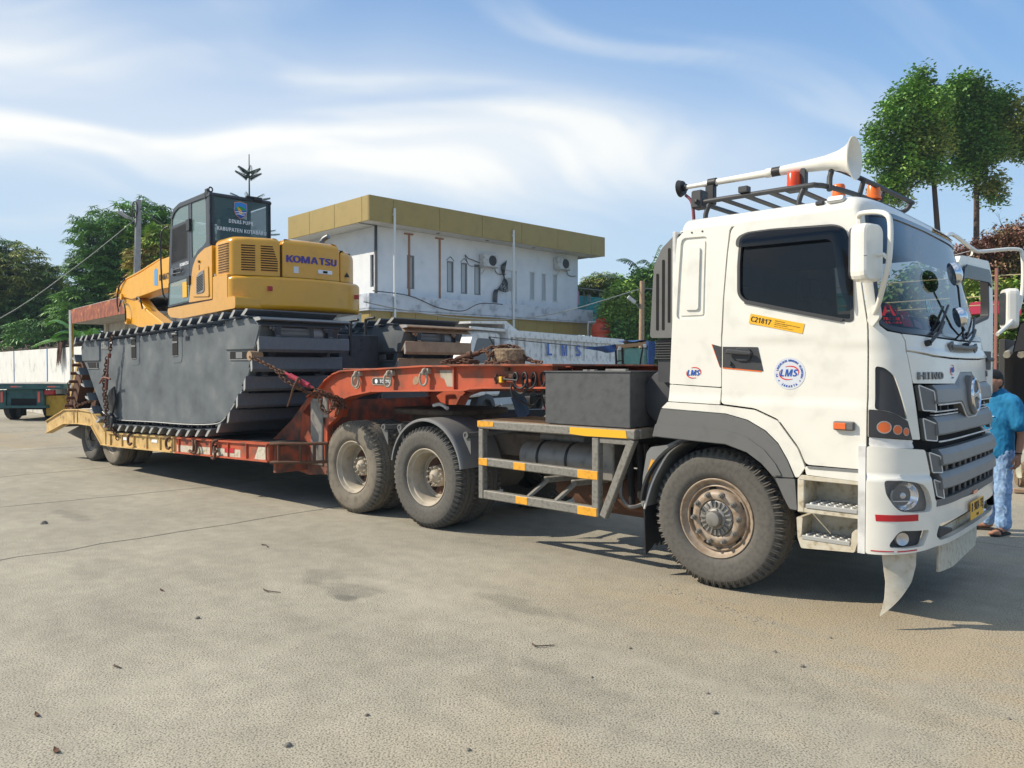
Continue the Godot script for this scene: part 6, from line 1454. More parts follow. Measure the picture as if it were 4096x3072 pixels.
	b = MB.new(); b.cyl(V(-1.56, 3.35, 0), V(-1.56, 3.35, 0.035), 0.07, 0.06, 20); b.tube([V(-1.5, 3.37, 0.03), V(-1.15, 3.38, 0.03), V(-1.12, 3.34, 0.03), V(-1.16, 3.30, 0.03), V(-1.5, 3.31, 0.03)], 0.011, 6); part(D, "handle", b, M.gloss)
	b = MB.new(); b.text("KOMATSU", Transform3D(Basis(Vector3.BACK, 0.02), V(-1.08, 3.44, 0.002)), 0.05, 0.003, 0.38); part(D, "door_lettering", b, M.inkwhite)
	b = MB.new(); b.bx(-1.17, -0.98, 2.885, 3.14, -0.006, 0.003); part(D, "yellow_label", b, M.sticker)
	b = MB.new(); b.bx(-0.9, -0.77, 3.95, 4.14, 0.0, 0.035); b.bx(-0.92, -0.8, 3.08, 3.22, 0.0, 0.03); part(D, "hinge", b, M.black)
	b = MB.new(); b.skin(rnd(pv([-0.858, 4.45, -0.05, 4.455, 0.0, 4.42, 0.0, 3.4, -0.858, 2.85]), 0.02), [g4], side, 0.25, 0.25, 0.04)
	b.bx(-0.06, 0.0, 2.8, 4.42, -1.0, -0.94); b.bx(-1.86, 0.0, 2.76, 2.80, -1.0, -0.03)
	b.prism(pv([-1.8, 2.8, -0.05, 2.8, -0.05, 3.3, -1.78, 3.3]), pz(-1.0), 0.03); b.prism(pv([-1.86, 2.8, -1.80, 2.8, -1.62, 4.27, -1.68, 4.27]), pz(-1.0), 0.05); b.bx(-0.8, -0.74, 3.3, 4.42, -1.0, -0.95); b.bx(-1.0, -0.05, 2.8, 3.3, -0.8, -0.15)
	var C := part(X, "cab_frame", b, M.cabgrey, H5)
	b = MB.new(); b.skin(g4, [], side, 1, 1, 0.0, false, -0.01); b.bx(-1.7, -0.06, 3.3, 4.36, -0.985, -0.98); part(C, "quarter_glass", b, M.cabglass)
	b = MB.new(); b.prism(pv([-1.83, 2.98, -1.80, 3.0, -1.655, 4.25, -1.69, 4.25]), pz(-0.96), 0.92); part(C, "front_glass", b, M.cabglass)
	b = MB.new(); b.prism(rnd(pv([-1.69, 4.27, -1.53, 4.41, -1.28, 4.465, -0.06, 4.465, 0.012, 4.42, 0.0, 4.39, -1.28, 4.40, -1.5, 4.35, -1.62, 4.25]), 0.03), pz(-1.01), 1.02, 0.02); part(C, "cab_roof", b, M.cabgrey)
	# rear window
	var rearf := func(u: float, y: float) -> Vector3: return V(0.0, y, -u)
	var rg := rnd(pv([0.07, 4.41, 0.955, 4.40, 0.945, 3.70, 0.07, 3.70]), 0.02)
	b = MB.new(); b.skin(pv([0.0, 4.44, 1.0, 4.44, 1.0, 3.5, 0.0, 3.5]), [rg], rearf, 0.3, 0.3, 0.04); var rf := part(X, "cab_rear_wall", b, M.cabgrey, H5)
	b = MB.new(); b.skin(rg, [], rearf, 1, 1, 0, false, -0.012); part(rf, "rear_glass", b, M.rearglass)
	var tx := func(u: float, y: float) -> Transform3D: return Transform3D(Basis(V(0, 0, -1), Vector3.UP, V(1, 0, 0)), V(-0.004, y, -u))
	b = MB.new(); b.text("DINAS PUPR", tx.call(0.5, 4.04), 0.058, 0.003, 0.40); b.text("KABUPATEN KOTABARU", tx.call(0.515, 3.905), 0.058, 0.003, 0.81); part(rf, "glass_lettering", b, M.inkwhite)
	var shield := func(k: float) -> PackedVector2Array: return pv([-0.10 * k, 0.115 * k, 0, 0.135 * k, 0.10 * k, 0.115 * k, 0.105 * k, 0.0, 0.08 * k, -0.075 * k, 0, -0.13 * k, -0.08 * k, -0.075 * k, -0.105 * k, 0.0])
	var cr := [[shield.call(1.06), mat(L(0.75, 0.3, 0.05), 0.5), 0.0], [shield.call(0.98), mat(L(0.03, 0.25, 0.65), 0.5), 0.002], [pv([-0.1, 0.01, -0.05, 0.055, 0.0, 0.065, 0.06, 0.045, 0.1, 0.01]), mat(L(0.02, 0.32, 0.06), 0.5), 0.004], [pv([-0.1, 0.0, 0.1, 0.0, 0.078, -0.073, 0, -0.125, -0.078, -0.073]), M.inkblue, 0.0045], [pv([-0.06, 0.06, -0.01, 0.03, 0.045, -0.045, -0.02, -0.06]), mat(L(0.8, 0.42, 0.03), 0.5), 0.006], [pv([-0.09, -0.025, -0.03, -0.015, 0.03, -0.028, 0.09, -0.015, 0.09, -0.03, 0.03, -0.04, -0.03, -0.028, -0.09, -0.038]), M.inkwhite, 0.007], [pv([-0.08, -0.06, -0.03, -0.05, 0.03, -0.063, 0.07, -0.055, 0.07, -0.068, 0.03, -0.076, -0.03, -0.063, -0.075, -0.072]), M.inkwhite, 0.007]]
	for q in cr:
		b = MB.new(); b.prism(q[0], tx.call(0.49, 4.225) * pz(q[2]), 0.002, 0, false); part(rf, "crest", b, q[1])
	# fittings on the roof, inside and in front
	b = MB.new()
	ring(b, Transform3D(Basis(Vector3.UP, PI / 2), V(-0.02, 4.49, -0.02)), 0.03, 0.035, 0.012)
	b.box(V(-0.12, 4.47, -0.005), V(0.1, 0.09, 0.04)); b.box(V(-0.17, 4.42, 0.0), V(0.05, 0.1, 0.03)); b.box(V(0.01, 4.44, -0.77), V(0.06, 0.06, 0.14)); b.box(V(0.0, 4.46, -0.68), V(0.05, 0.03, 0.2)); b.cyl(V(-1.3, 4.46, -0.05), V(-1.3, 4.49, -0.05), 0.03)
	part(X, "work_lamp_bracket", b, M.black, H5)
	b = MB.new(); rbox(b, V(-0.55, 3.45, -0.5), V(0.5, 0.5, 0.15), 0.08, Basis(Vector3.RIGHT, PI / 2)); rbox(b, V(-0.3, 3.8, -0.5), V(0.5, 0.7, 0.15), 0.1, Basis(Vector3.UP, PI / 2)); rbox(b, V(-0.28, 4.22, -0.5), V(0.26, 0.16, 0.08), 0.05, Basis(Vector3.UP, PI / 2)); part(X, "seat", b, M.interior, H5)
	b = MB.new(); b.tube(smooth([V(-1.93, 2.9, 0.0), V(-1.98, 3.1, 0.05), V(-1.98, 3.9, 0.07), V(-1.9, 4.1, 0.05), V(-1.8, 4.15, 0.0)], 4), 0.014, 6); part(X, "mirror_bar", b, M.black, H5)
	# boom and arm
	b = MB.new(); b.prism(rnd(pv([-2.0, 3.1, -2.0, 3.75, -3.2, 3.95, -4.438, 3.907, -5.7, 3.75, -7.05, 3.631, -7.152, 3.535, -7.1, 3.36, -6.19, 3.224, -4.453, 3.317, -3.2, 3.3]), 0.05), pz(-1.06), 0.32, 0.01); var bo := part(X, "boom", b, M.boom, H5)
	b = MB.new(); b.prism(rnd(pv([-7.15, 3.52, -7.0, 3.16, -6.571, 2.68, -6.3, 2.69, -4.0, 2.2, -4.0, 2.5, -5.325, 2.938, -5.775, 3.159, -6.1, 3.3, -6.95, 3.52]), 0.05), pz(-1.02), 0.24, 0.01); var ar := part(X, "arm", b, M.boom, H5)
	b = MB.new()
	for q in [[-7.08, 3.47], [-6.5, 2.76], [-6.85, 3.33]]: b.cyl(V(q[0], q[1], -1.1), V(q[0], q[1], -0.70), 0.07, -1, 16)
	part(ar, "pivot_pin", b, M.boom)
	b = MB.new()
	b.tube(smooth([V(-4.4, 3.95, -0.78), V(-5.7, 3.80, -0.78), V(-6.6, 3.72, -0.78), V(-6.95, 3.66, -0.76)], 5), 0.022, 6); b.tube(smooth([V(-4.4, 3.93, -0.86), V(-5.7, 3.79, -0.86), V(-6.9, 3.69, -0.85)], 5), 0.022, 6)
	part(bo, "hydraulic_pipe", b, M.boom)
	b = MB.new(); b.tube(smooth([V(-6.6, 3.7, -0.72), V(-6.95, 3.55, -0.7), V(-7.1, 3.25, -0.7), V(-7.0, 3.0, -0.7)], 5), 0.018, 6); b.tube(smooth([V(-7.0, 3.12, -0.72), V(-6.8, 3.24, -0.7), V(-6.6, 3.2, -0.68), V(-6.45, 3.0, -0.68), V(-6.5, 2.75, -0.7)], 5), 0.018, 6); b.tube(smooth([V(-5.9, 3.2, -0.75), V(-5.7, 3.24, -0.7), V(-5.5, 3.15, -0.7), V(-5.5, 2.98, -0.74)], 5), 0.018, 6); part(bo, "hydraulic_hose", b, M.black)
	b = MB.new(); b.prism(pv([-4.75, 3.42, -4.55, 3.4, -4.55, 3.72, -4.65, 3.77, -4.75, 3.73]), pz(-0.74), 0.004); part(bo, "crest", b, mat(L(0.1, 0.3, 0.55), 0.5))
	b = MB.new(); b.text("KOMATSU", Transform3D(Basis(), V(-4.1, 3.55, -0.738)), 0.12, 0.003, 0.7); part(bo, "boom_lettering", b, M.inkblack)

# ---------- buildings, walls and parked things ----------
func office() -> void:
	var G := Transform3D(Basis(Vector3.UP, -0.069), V(-21.4, 0, -13.15))     # local x outwards from the long shaded front, local z outwards from the sunlit end
	var B := thing("office_building", "two-storey white office building with wide gold fascia bands above and below", "building", V(-24, 0, -20))
	var b := MB.new()
	var hl := [[-2.83, -2.46, 5.02, 6.42], [-4.97, -4.60, 5.02, 6.38], [-5.76, -5.40, 5.01, 6.38], [-6.56, -6.19, 5.01, 6.38], [-10.09, -9.72, 4.97, 6.37], [-10.90, -10.53, 4.97, 6.37], [-11.71, -11.34, 4.97, 6.38], [-8.90, -8.15, 4.66, 6.33]]
	var holes := []
	for h in hl: holes.append(rr(h[0], h[2], h[1], h[3], 0.01))
	b.skin(pv([-13.25, 3.4, -0.9, 3.4, -0.9, 7.43, -13.25, 7.43]), holes, func(z: float, y: float) -> Vector3: return V(-0.9, y, z), 1.5, 1.5, 0.12, true)
	var W := part(B, "wall", b, M.wall, G)
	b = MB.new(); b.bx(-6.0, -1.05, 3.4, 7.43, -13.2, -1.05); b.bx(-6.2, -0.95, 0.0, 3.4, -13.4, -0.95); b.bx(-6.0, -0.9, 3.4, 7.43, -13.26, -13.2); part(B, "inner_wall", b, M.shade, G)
	b = MB.new(); b.skin(pv([-6.2, 3.4, -0.9, 3.4, -0.9, 7.43, -6.2, 7.43]), [rr(-1.28, 5.0, -0.98, 6.3, 0.01)], func(x: float, y: float) -> Vector3: return V(x, y, -0.9), 1.5, 1.5, 0.1); part(B, "wall", b, M.wall, G)
	b = MB.new(); b.bx(-1.3, -0.96, 5.0, 6.35, -1.02, -0.99); part(B, "window", b, M.gloss, G)
	for i in hl.size():
		var h: Array = hl[i]
		b = MB.new()
		var w := 0.05
		b.bx(-0.99, -0.885, h[2], h[2] + w, h[0], h[1]); b.bx(-0.99, -0.885, h[3] - w, h[3], h[0], h[1]); b.bx(-0.99, -0.885, h[2], h[3], h[0], h[0] + w); b.bx(-0.99, -0.885, h[2], h[3], h[1] - w, h[1])
		if i == 7:
			b.bx(-0.99, -0.885, h[2], h[3], (h[0] + h[1]) / 2 - 0.1, (h[0] + h[1]) / 2 - 0.04)
			for k in 7: b.bx(-0.97, -0.9, 5.35, 5.95, h[0] + 0.38 + k * 0.055, h[0] + 0.39 + k * 0.055); b.bx(-0.97, -0.9, 5.38 + k * 0.09, 5.39 + k * 0.09, h[0] + 0.35, h[1])
		var wn := part(B, "window" if i < 7 else "balcony_door", b, M.greyl if i < 4 else M.pvc, G)
		b = MB.new(); b.bx(-0.985, -0.96, h[2] + 0.03, h[3] - 0.03, h[0] + 0.03, h[1] - 0.03); part(wn, "pane", b, mat(L(0.42, 0.45, 0.46), 0.35) if i < 4 or i < 7 else M.wall)
		if i == 1 or i == 2:
			b = MB.new(); b.beam(V(-0.88, h[3] + 0.02, h[0] - 0.03), V(-0.88, h[3] + 0.2, (h[0] + h[1]) / 2), 0.03, 0.02); b.beam(V(-0.88, h[3] + 0.2, (h[0] + h[1]) / 2), V(-0.88, h[3] + 0.02, h[1] + 0.03), 0.03, 0.02); part(wn, "gable_trim", b, M.greyl)
	# fascia panels
	var zs := [0.0, -1.14, -3.49, -5.88, -8.31, -10.77, -13.23, -14.34]
	for i in 7:
		b = MB.new(); b.bx(-0.06, 0.0, 7.43, 8.41, zs[i + 1] + 0.008, zs[i] - 0.008); part(B, "fascia_panel", b, M.gold, G)
	var xs := [-0.0, -0.5, -2.52, -4.53, -6.41]
	for i in 4:
		b = MB.new(); b.bx(xs[i + 1] + 0.008, xs[i] - 0.008 - (0.062 if i == 0 else 0.0), 7.43, 8.41, -0.06, -0.0); part(B, "fascia_panel", b, M.gold, G)
	b = MB.new(); b.bx(-6.4, -0.07, 7.46, 8.38, -14.32, -0.07); part(B, "roof", b, M.concrete, G)
	b = MB.new()
	for i in 46: b.bx(-0.9, -0.06, 7.435, 7.45, -14.3 + i * 0.31, -14.3 + i * 0.31 + 0.295)
	for i in 18: b.bx(-6.3 + i * 0.31, -6.3 + i * 0.31 + 0.295, 7.435, 7.45, -0.9, -0.06)
	part(B, "soffit", b, M.soffit, G)
	for z in [-3.8, -6.6, -9.6]:
		b = MB.new(); b.cyl(V(-0.5, 7.43, z), V(-0.5, 7.445, z), 0.09, -1, 14); part(B, "soffit_lamp", b, M.shade, G)
	b = MB.new(); b.bx(-0.905, -0.87, 5.0, 7.43, -0.93, -0.72 - 0.15); b.bx(-0.93, -0.78, 4.6, 7.43, -0.905, -0.87); part(B, "dark_corner_strip", b, M.plastic, G)
	# parapet and lower gold band
	b = MB.new(); b.bx(-0.2, 0.0, 3.99, 4.62, -13.4, 0.0); b.bx(-6.4, -0.2, 3.99, 4.62, -0.2, -0.0); b.bx(-6.4, 0.0, 3.95, 4.06, -13.4, 0.0); part(B, "parapet", b, M.parapet, G)
	var zl := [-0.12, -1.12, -2.3, -3.46, -4.6, -5.8, -7.0, -8.2, -9.4, -10.6, -12.0, -13.6]
	for i in 11:
		b = MB.new(); b.bx(-0.18, -0.12, 3.36, 3.97, zl[i + 1] + 0.006, zl[i] - 0.006); part(B, "fascia_panel", b, M.gold, G)
	for i in 5:
		b = MB.new(); b.bx(-6.4 + i * 1.24, -5.172 + i * 1.24, 3.36, 3.97, -0.18, -0.12); part(B, "fascia_panel", b, M.gold, G)
	b = MB.new(); b.bx(-6.3, -0.92, 0, 3.4, -13.3, -0.92); part(B, "ground_floor_wall", b, M.wall, G)
	for q in [[-1.15, 3.0, 7.76, 0.05, M.pvc], [-7.72, 2.9, 7.70, 0.05, M.pvc]]:
		b = MB.new(); b.tube(smooth([V(-0.3 if false else 0.07, q[1], q[0]), V(0.07, q[2] - 0.08, q[0]), V(0.06, q[2], q[0]), V(-0.02, q[2] + 0.03, q[0])], 4), q[3], 10)
		for k in 4: b.cyl(V(0.07, 3.6 + k * 1.1, q[0]), V(0.07, 3.66 + k * 1.1, q[0]), 0.058)
		part(B, "drain_pipe", b, q[4], G)
	for z in [-2.56, -4.19]:
		b = MB.new(); b.bx(-0.9, -0.86, 4.65, 7.26, z - 0.045, z + 0.045); b.bx(-0.9, -0.84, 7.26, 7.32, z - 0.2, z + 0.25); part(B, "rusty_downpipe", b, mat(L(0.36, 0.17, 0.09), 0.8), G)
	for q in [[-6.9, 6.3], [-11.85, 6.62]]:
		b = MB.new(); b.bx(-0.88, -0.55, q[1], q[1] + 0.55, q[0] - 0.45, q[0] + 0.45); var ac := part(B, "air_conditioner", b, M.acwhite, G)
		b = MB.new(); b.lathe(Transform3D(Basis(Vector3.UP, PI / 2), V(-0.555, q[1] + 0.28, q[0] - 0.1)), [Vector2(0, 0.24), Vector2(0.02, 0.23), Vector2(0.01, 0.0)], 24); part(ac, "fan_grille", b, M.shade)
		b = MB.new(); b.bx(-0.9, -0.5, q[1] - 0.05, q[1], q[0] - 0.4, q[0] - 0.36); b.bx(-0.9, -0.5, q[1] - 0.05, q[1], q[0] + 0.36, q[0] + 0.4); b.beam(V(-0.88, q[1] - 0.35, q[0] + 0.3), V(-0.55, q[1] - 0.03, q[0] + 0.3), 0.03, 0.03); part(ac, "ac_bracket", b, M.acwhite)
		b = MB.new(); b.tube(smooth([V(-0.85, q[1] + 0.1, q[0] - 0.5), V(-0.85, q[1] - 0.15, q[0] - 0.55), V(-0.86, q[1] - 0.25, q[0] - 0.8), V(-0.86, q[1] - 0.22, q[0] - 1.2)], 4), 0.022, 6); part(ac, "coolant_pipe", b, M.greyl)
	b = MB.new()
	for k in 5: b.tube(smooth([V(-0.82, 6.72 - 0.03 * k, -8.12 + 0.03 * k), V(-0.8, 6.3, -8.0 + 0.06 * k), V(-0.78, 5.7 - 0.1 * k, -7.85 - 0.08 * k), V(-0.8, 5.3, -7.55 + 0.05 * k), V(-0.82, 4.66, -7.5 + 0.06 * k)], 4), 0.02, 5)
	ring(b, Transform3D(Basis(Vector3.UP, PI / 2), V(-0.8, 5.6, -8.0)), 0.16, 0.26, 0.02); ring(b, Transform3D(Basis(Vector3.UP, PI / 2), V(-0.79, 5.55, -7.98)), 0.12, 0.3, 0.02)
	b.tube(smooth([V(-0.85, 6.74, -5.6), V(-0.82, 6.6, -5.75), V(-0.82, 6.55, -6.0), V(-0.82, 6.42, -6.6)], 4), 0.02, 5); b.tube(smooth([V(-0.85, 6.72, -5.6), V(-0.82, 6.3, -5.8), V(-0.82, 6.28, -6.2), V(-0.82, 6.33, -6.5)], 4), 0.014, 5)
	part(B, "cable_bundle", b, M.wire, G)
	# standing on the balcony behind the parapet
	var T := thing("corrugated_enclosure", "turquoise corrugated sheet enclosure with lean-to roof on the office balcony", "enclosure", (G * V(-1.5, 4.1, -14.6)))
	for k in 2:
		for i in 11:
			b = MB.new()
			var y := 4.72 + i * 0.075 - k * 0.02
			if k == 0: b.cyl(V(-1.5, y, -14.4), V(-1.5, y, -13.42), 0.042, -1, 8)
			else: b.cyl(V(-1.35, y, -15.9), V(-1.45, y, -14.42), 0.042, -1, 8)
			part(T, "corrugation", b, M.teal, G)
	b = MB.new(); b.bx(-2.5, -1.55, 4.0, 5.5, -15.8, -13.45); part(T, "inner_sheet", b, M.teal, G)
	b = MB.new(); b.prism(pv([-2.6, 6.05, -1.2, 5.85, -1.2, 5.89, -2.6, 6.09]), Transform3D(Basis(), V(0, 0, -15.9)), 2.5); part(T, "roof_sheet", b, M.greyl, G)
	b = MB.new()
	for z in [-15.7, -14.4, -13.5]: b.bx(-1.5, -1.44, 4.1, 5.88, z, z + 0.06)
	part(T, "post", b, M.greyl, G)
	for q in [[-13.55, M.red, "dark red", 5.05, 5.6], [-13.8, mat(L(0.6, 0.3, 0.42), 0.8), "pink", 5.0, 5.75], [-14.7, M.greyl, "grey", 5.2, 5.6]]:
		b = MB.new(); b.skin(rnd(pv([q[0] - 0.16, q[3], q[0] + 0.14, q[3] + 0.05, q[0] + 0.12, q[4], q[0] - 0.13, q[4]]), 0.06), [], func(z: float, y: float) -> Vector3: return G * V(-1.38 + 0.03 * sin(z * 25.0), y, z), 0.05, 0.1, 0.01, true)
		single("laundry", b, q[1], "%s cloth hung to dry on the turquoise balcony enclosure" % q[2], "cloth")

func annex() -> void:
	var A := Transform3D(Basis(Vector3.UP, -0.1246), V(-23.33, 0, -3.22))       # local x runs along the front to the right
	var B := thing("annex_building", "low beige building with a rust red metal awning behind the trailer's tail", "building", V(-20, 0, -5))
	var b := MB.new(); b.bx(0.3, 7.2, 0, 3.3, -6.0, -0.9); part(B, "wall", b, M.oldwall, A)
	b = MB.new()
	for i in 4: b.bx(0.4 + i * 2.1, 0.62 + i * 2.1, 0, 3.1, -0.9, -0.8)
	part(B, "pilaster", b, M.oldwall, A)
	for i in 12:
		b = MB.new(); b.prism(pv([0.02, 3.10, -0.02, 3.085, -0.05, 3.5, 0.0, 3.51]), px(i * 0.57), 0.562); part(B, "awning_sheet", b, M.awning, A)
	b = MB.new(); b.bx(0.0, 6.9, 3.08, 3.12, -1.0, -0.02); part(B, "awning_soffit", b, M.concrete, A)
	b = MB.new(); b.bx(-0.1, 7.0, 3.45, 3.55, -6.0, -0.06); part(B, "roof", b, M.concrete, A)
	b = MB.new(); b.cyl(V(0.0, 0, 0.04), V(-0.03, 3.5, 0.04), 0.035); b.cyl(V(0.08, 2.0, 0.04), V(0.05, 3.5, 0.04), 0.02); part(B, "post", b, M.pvc, A)
	b = MB.new(); b.bx(-0.16, -0.08, 0, 3.45, -0.06, 0.0); part(B, "post", b, M.mustard, A)
	b = MB.new()
	for i in 7:
		var o := []
		for k in 12: o.append(V(0.3 + k * 0.5, 2.3 + 0.1 * sin(k * 2.0 + i) + 0.12 * (i % 3), -0.3 + 0.1 * sin(k * 1.3 + i * 2.0)))
		b.tube(smooth(o, 3), 0.012, 4)
	part(B, "barbed_wire", b, M.wire, A)
func fence_wall() -> void:
	var A := Transform3D(Basis(Vector3.UP, -0.0825), V(-37.8, 0, -5.0))
	var B := thing("boundary_wall", "whitewashed boundary wall with blue stripes beyond the green flatbed", "wall", V(-31, 0, -4.5))
	var b := MB.new(); b.bx(-12, 14.4, 0, 2.42, -0.2, 0.0); part(B, "wall", b, M.fencewall, A)
	for x in [3.27, 8.85, 0.0, -4.0]:
		b = MB.new(); b.bx(x - 0.04, x + 0.04, 0.02, 2.42, 0.0, 0.02); part(B, "blue_stripe", b, M.bluepaint, A)
	b = MB.new(); b.bx(6, 14.4, 0, 0.42, 0.0, 0.14); part(B, "stone_footing", b, M.oldwall, A)
	b = MB.new()
	rng.seed = 4
	for i in 40:
		var x := rng.randf_range(-6, 13)
		b.tube(smooth([V(x, 2.42, -0.1), V(x + rng.randf_range(-0.4, 0.4), 2.5 + rng.randf() * 0.25, -0.1), V(x + rng.randf_range(-1, 1), 2.5, -0.05), V(x + rng.randf_range(-1.5, 1.5), 2.44, 0.0)], 3), 0.014, 4)
	part(B, "dry_vine", b, M.bark, A, "", true)
func flatbed() -> void:
	var A := Transform3D(Basis(Vector3.UP, 0.733), V(-24.6, 0, -3.36))        # local x to the right along the tail, local z towards the viewer
	var B := thing("flatbed_trailer", "rear of a dark green flatbed trailer with a mustard yellow mudguard", "trailer", V(-26, 0, -4))
	var b := MB.new(); b.bx(-2.6, 0.02, 1.03, 1.2, -6.0, 0.0); part(B, "deck", b, M.green, A)
	b = MB.new(); b.bx(-2.6, 0.0, 1.2, 1.215, -6.0, 0.0); part(B, "deck_floor", b, M.concrete, A)
	b = MB.new(); b.bx(-1.95, -0.78, 0.5, 1.03, -0.4, -0.2); b.bx(-2.2, -1.95, 0.4, 1.0, -0.35, -0.15); b.bx(-0.95, -0.72, 0.45, 1.0, -0.35, -0.15); b.bx(-1.9, -0.6, 0.42, 0.5, -0.3, -0.05); part(B, "tail_frame", b, M.green, A)
	b = MB.new(); b.bx(-1.8, -0.98, 0.5, 0.72, -0.21, -0.18); b.bx(-1.7, -1.55, 0.15, 0.42, -0.6, -0.3); b.bx(-2.4, -0.3, 0.35, 0.5, -3.0, -0.5); part(B, "underframe", b, M.holes, A)
	for q in [[-1.68, -1.48, 0.0], [-0.5, -0.25, 0.0]]:
		b = MB.new(); b.bx(q[0], q[1], 1.09, 1.13, 0.0, 0.012); part(B, "red_reflector", b, mat(L(0.75, 0.13, 0.1), 0.5), A)
		b = MB.new(); b.bx(q[1], q[1] + 0.16, 1.09, 1.13, 0.0, 0.012); part(B, "white_reflector", b, M.greyl, A)
	for x in [-2.1, -0.9]:
		b = MB.new(); b.bx(x, x + 0.07, 0.6, 0.95, -0.15, -0.13); part(B, "red_reflector", b, mat(L(0.75, 0.13, 0.1), 0.5), A)
	b = MB.new(); b.bx(-0.7, -0.4, 0.85, 1.0, -0.3, -0.15); part(B, "tail_lamp", b, M.red, A)
	b = MB.new(); b.bx(-0.72, -0.12, 0.16, 0.82, -0.32, -0.28); b.prism(rnd(pv([-0.12, 0.82, -0.12, 0.3, -0.1, 0.3, -0.1, 0.82]), 0.005), Transform3D(Basis(), V(0, 0, -1.2)), 0.9); part(B, "mudguard", b, M.mustard, A)
	for x in [-1.02, -0.75, -2.3]:
		b = MB.new(); b.lathe(Transform3D(Basis(Vector3.UP, PI / 2), V(x, 0.42, -0.95)), [Vector2(0, 0), Vector2(0, 0.38), Vector2(0.03, 0.43), Vector2(0.2, 0.43), Vector2(0.23, 0.38), Vector2(0.23, 0)], 24); part(B, "wheel", b, M.black, A)
func dump_truck() -> void:
	var yaw := atan2(8.68, -1.78)
	var A := Transform3D(Basis(Vector3.UP, yaw), V(-12.64, 0, -11.42))         # local x runs along the bed to its tail, local z towards the viewer
	if (A.basis.z).dot(V(1, 0, 0.3)) < 0: A.basis = Basis(A.basis.x, Vector3.UP, A.basis.x.cross(Vector3.UP))
	var B := thing("dump_truck", "white dump truck with a ribbed bed lettered in dark blue, parked behind the gooseneck", "truck", V(-14, 0, -16))
	var b := MB.new(); b.bx(0, 8.86, 1.45, 2.76, -0.06, 0.0); b.bx(0, 8.86, 1.4, 2.7, -2.35, -2.29); b.bx(8.8, 8.86, 1.4, 2.76, -2.3, -0.05); b.bx(0, 0.06, 1.4, 2.83, -2.35, -0.05); b.bx(0, 8.86, 1.3, 1.45, -2.35, 0.0)
	var bd := part(B, "bed", b, M.white2, A)
	b = MB.new(); b.bx(-0.02, 8.9, 2.62, 2.84, -0.03, 0.09); b.bx(-0.02, 8.9, 1.84, 1.95, -0.03, 0.05); part(B, "bed_rail", b, M.white2, A)
	for x in [0.36, 1.15, 2.22, 3.21, 4.31, 5.41, 6.53, 7.74, 8.7]:
		b = MB.new()
		b.bx(x - 0.07, x + 0.07, 1.45, 2.63, -0.02, 0.055); part(B, "bed_rib", b, M.white2, A)
	b = MB.new(); b.bx(-0.08, 0.05, 1.5, 2.88, -0.05, 0.12); part(B, "bed_post", b, M.white2, A)
	for i in 3:
		b = MB.new(); b.text("LMS"[i], A * Transform3D(Basis(), V([2.65, 3.72, 4.8][i], 2.315, 0.057)), 0.385, 0.004, [0.33, 0.42, 0.38][i]); b.bx(0, 0.0001, 0, 0.0001, 0, 0.0001); part(B, "bed_lettering", b, M.inkblue, Transform3D())
		b = MB.new(); b.text("006"[i], A * Transform3D(Basis(), V([2.65, 3.67, 4.75][i], 1.62, 0.057)), 0.36, 0.004, 0.3); part(B, "bed_lettering", b, mat(L(0.2, 0.3, 0.5), 0.6), Transform3D())
	b = MB.new(); b.prism(pv([0.7, 2.84, 0.0, 3.1, -1.9, 3.0, -1.9, 2.94, 0.0, 3.0, 0.1, 2.3, 0.7, 2.3]), Transform3D(Basis(), V(0, 0, -2.3)), 2.3, 0.01); b.bx(-1.9, 0.05, 2.78, 2.86, -0.06, 0.0); b.bx(-0.08, 0.06, 2.0, 3.05, -2.3, 0.0); part(B, "cab_guard", b, M.white2, A)
	b = MB.new(); b.prism(rnd(pv([-0.25, 0.9, -0.25, 2.75, -1.6, 2.75, -2.05, 1.9, -2.1, 0.9]), 0.15), Transform3D(Basis(), V(0, 0, -2.25)), 2.2, 0.05); var cb := part(B, "cab", b, M.white2, A)
	b = MB.new(); b.prism(rnd(pv([-0.6, 1.85, -0.6, 2.55, -1.5, 2.55, -1.85, 1.85]), 0.08), pz(-0.048), 0.01); part(cb, "side_window", b, M.gloss)
	b = MB.new(); b.bx(-1.8, 8.6, 0.8, 1.3, -1.7, -0.6); part(B, "chassis", b, M.shade, A)
	for x in [-1.0, 5.6, 7.0]:
		for z in [-2.3, -0.35]:
			b = MB.new(); b.lathe(Transform3D(Basis(), V(x, 0.52, z)), [Vector2(0, 0), Vector2(0, 0.46), Vector2(0.04, 0.52), Vector2(0.26, 0.52), Vector2(0.3, 0.46), Vector2(0.3, 0.3), Vector2(0.2, 0.28), Vector2(0.2, 0)], 28); part(B, "wheel", b, M.black, A)
	b = MB.new(); rbox(b, V(-0.15, 2.2, 0.15), V(0.35, 0.6, 0.14), 0.1); part(B, "mirror", b, M.white2, A)
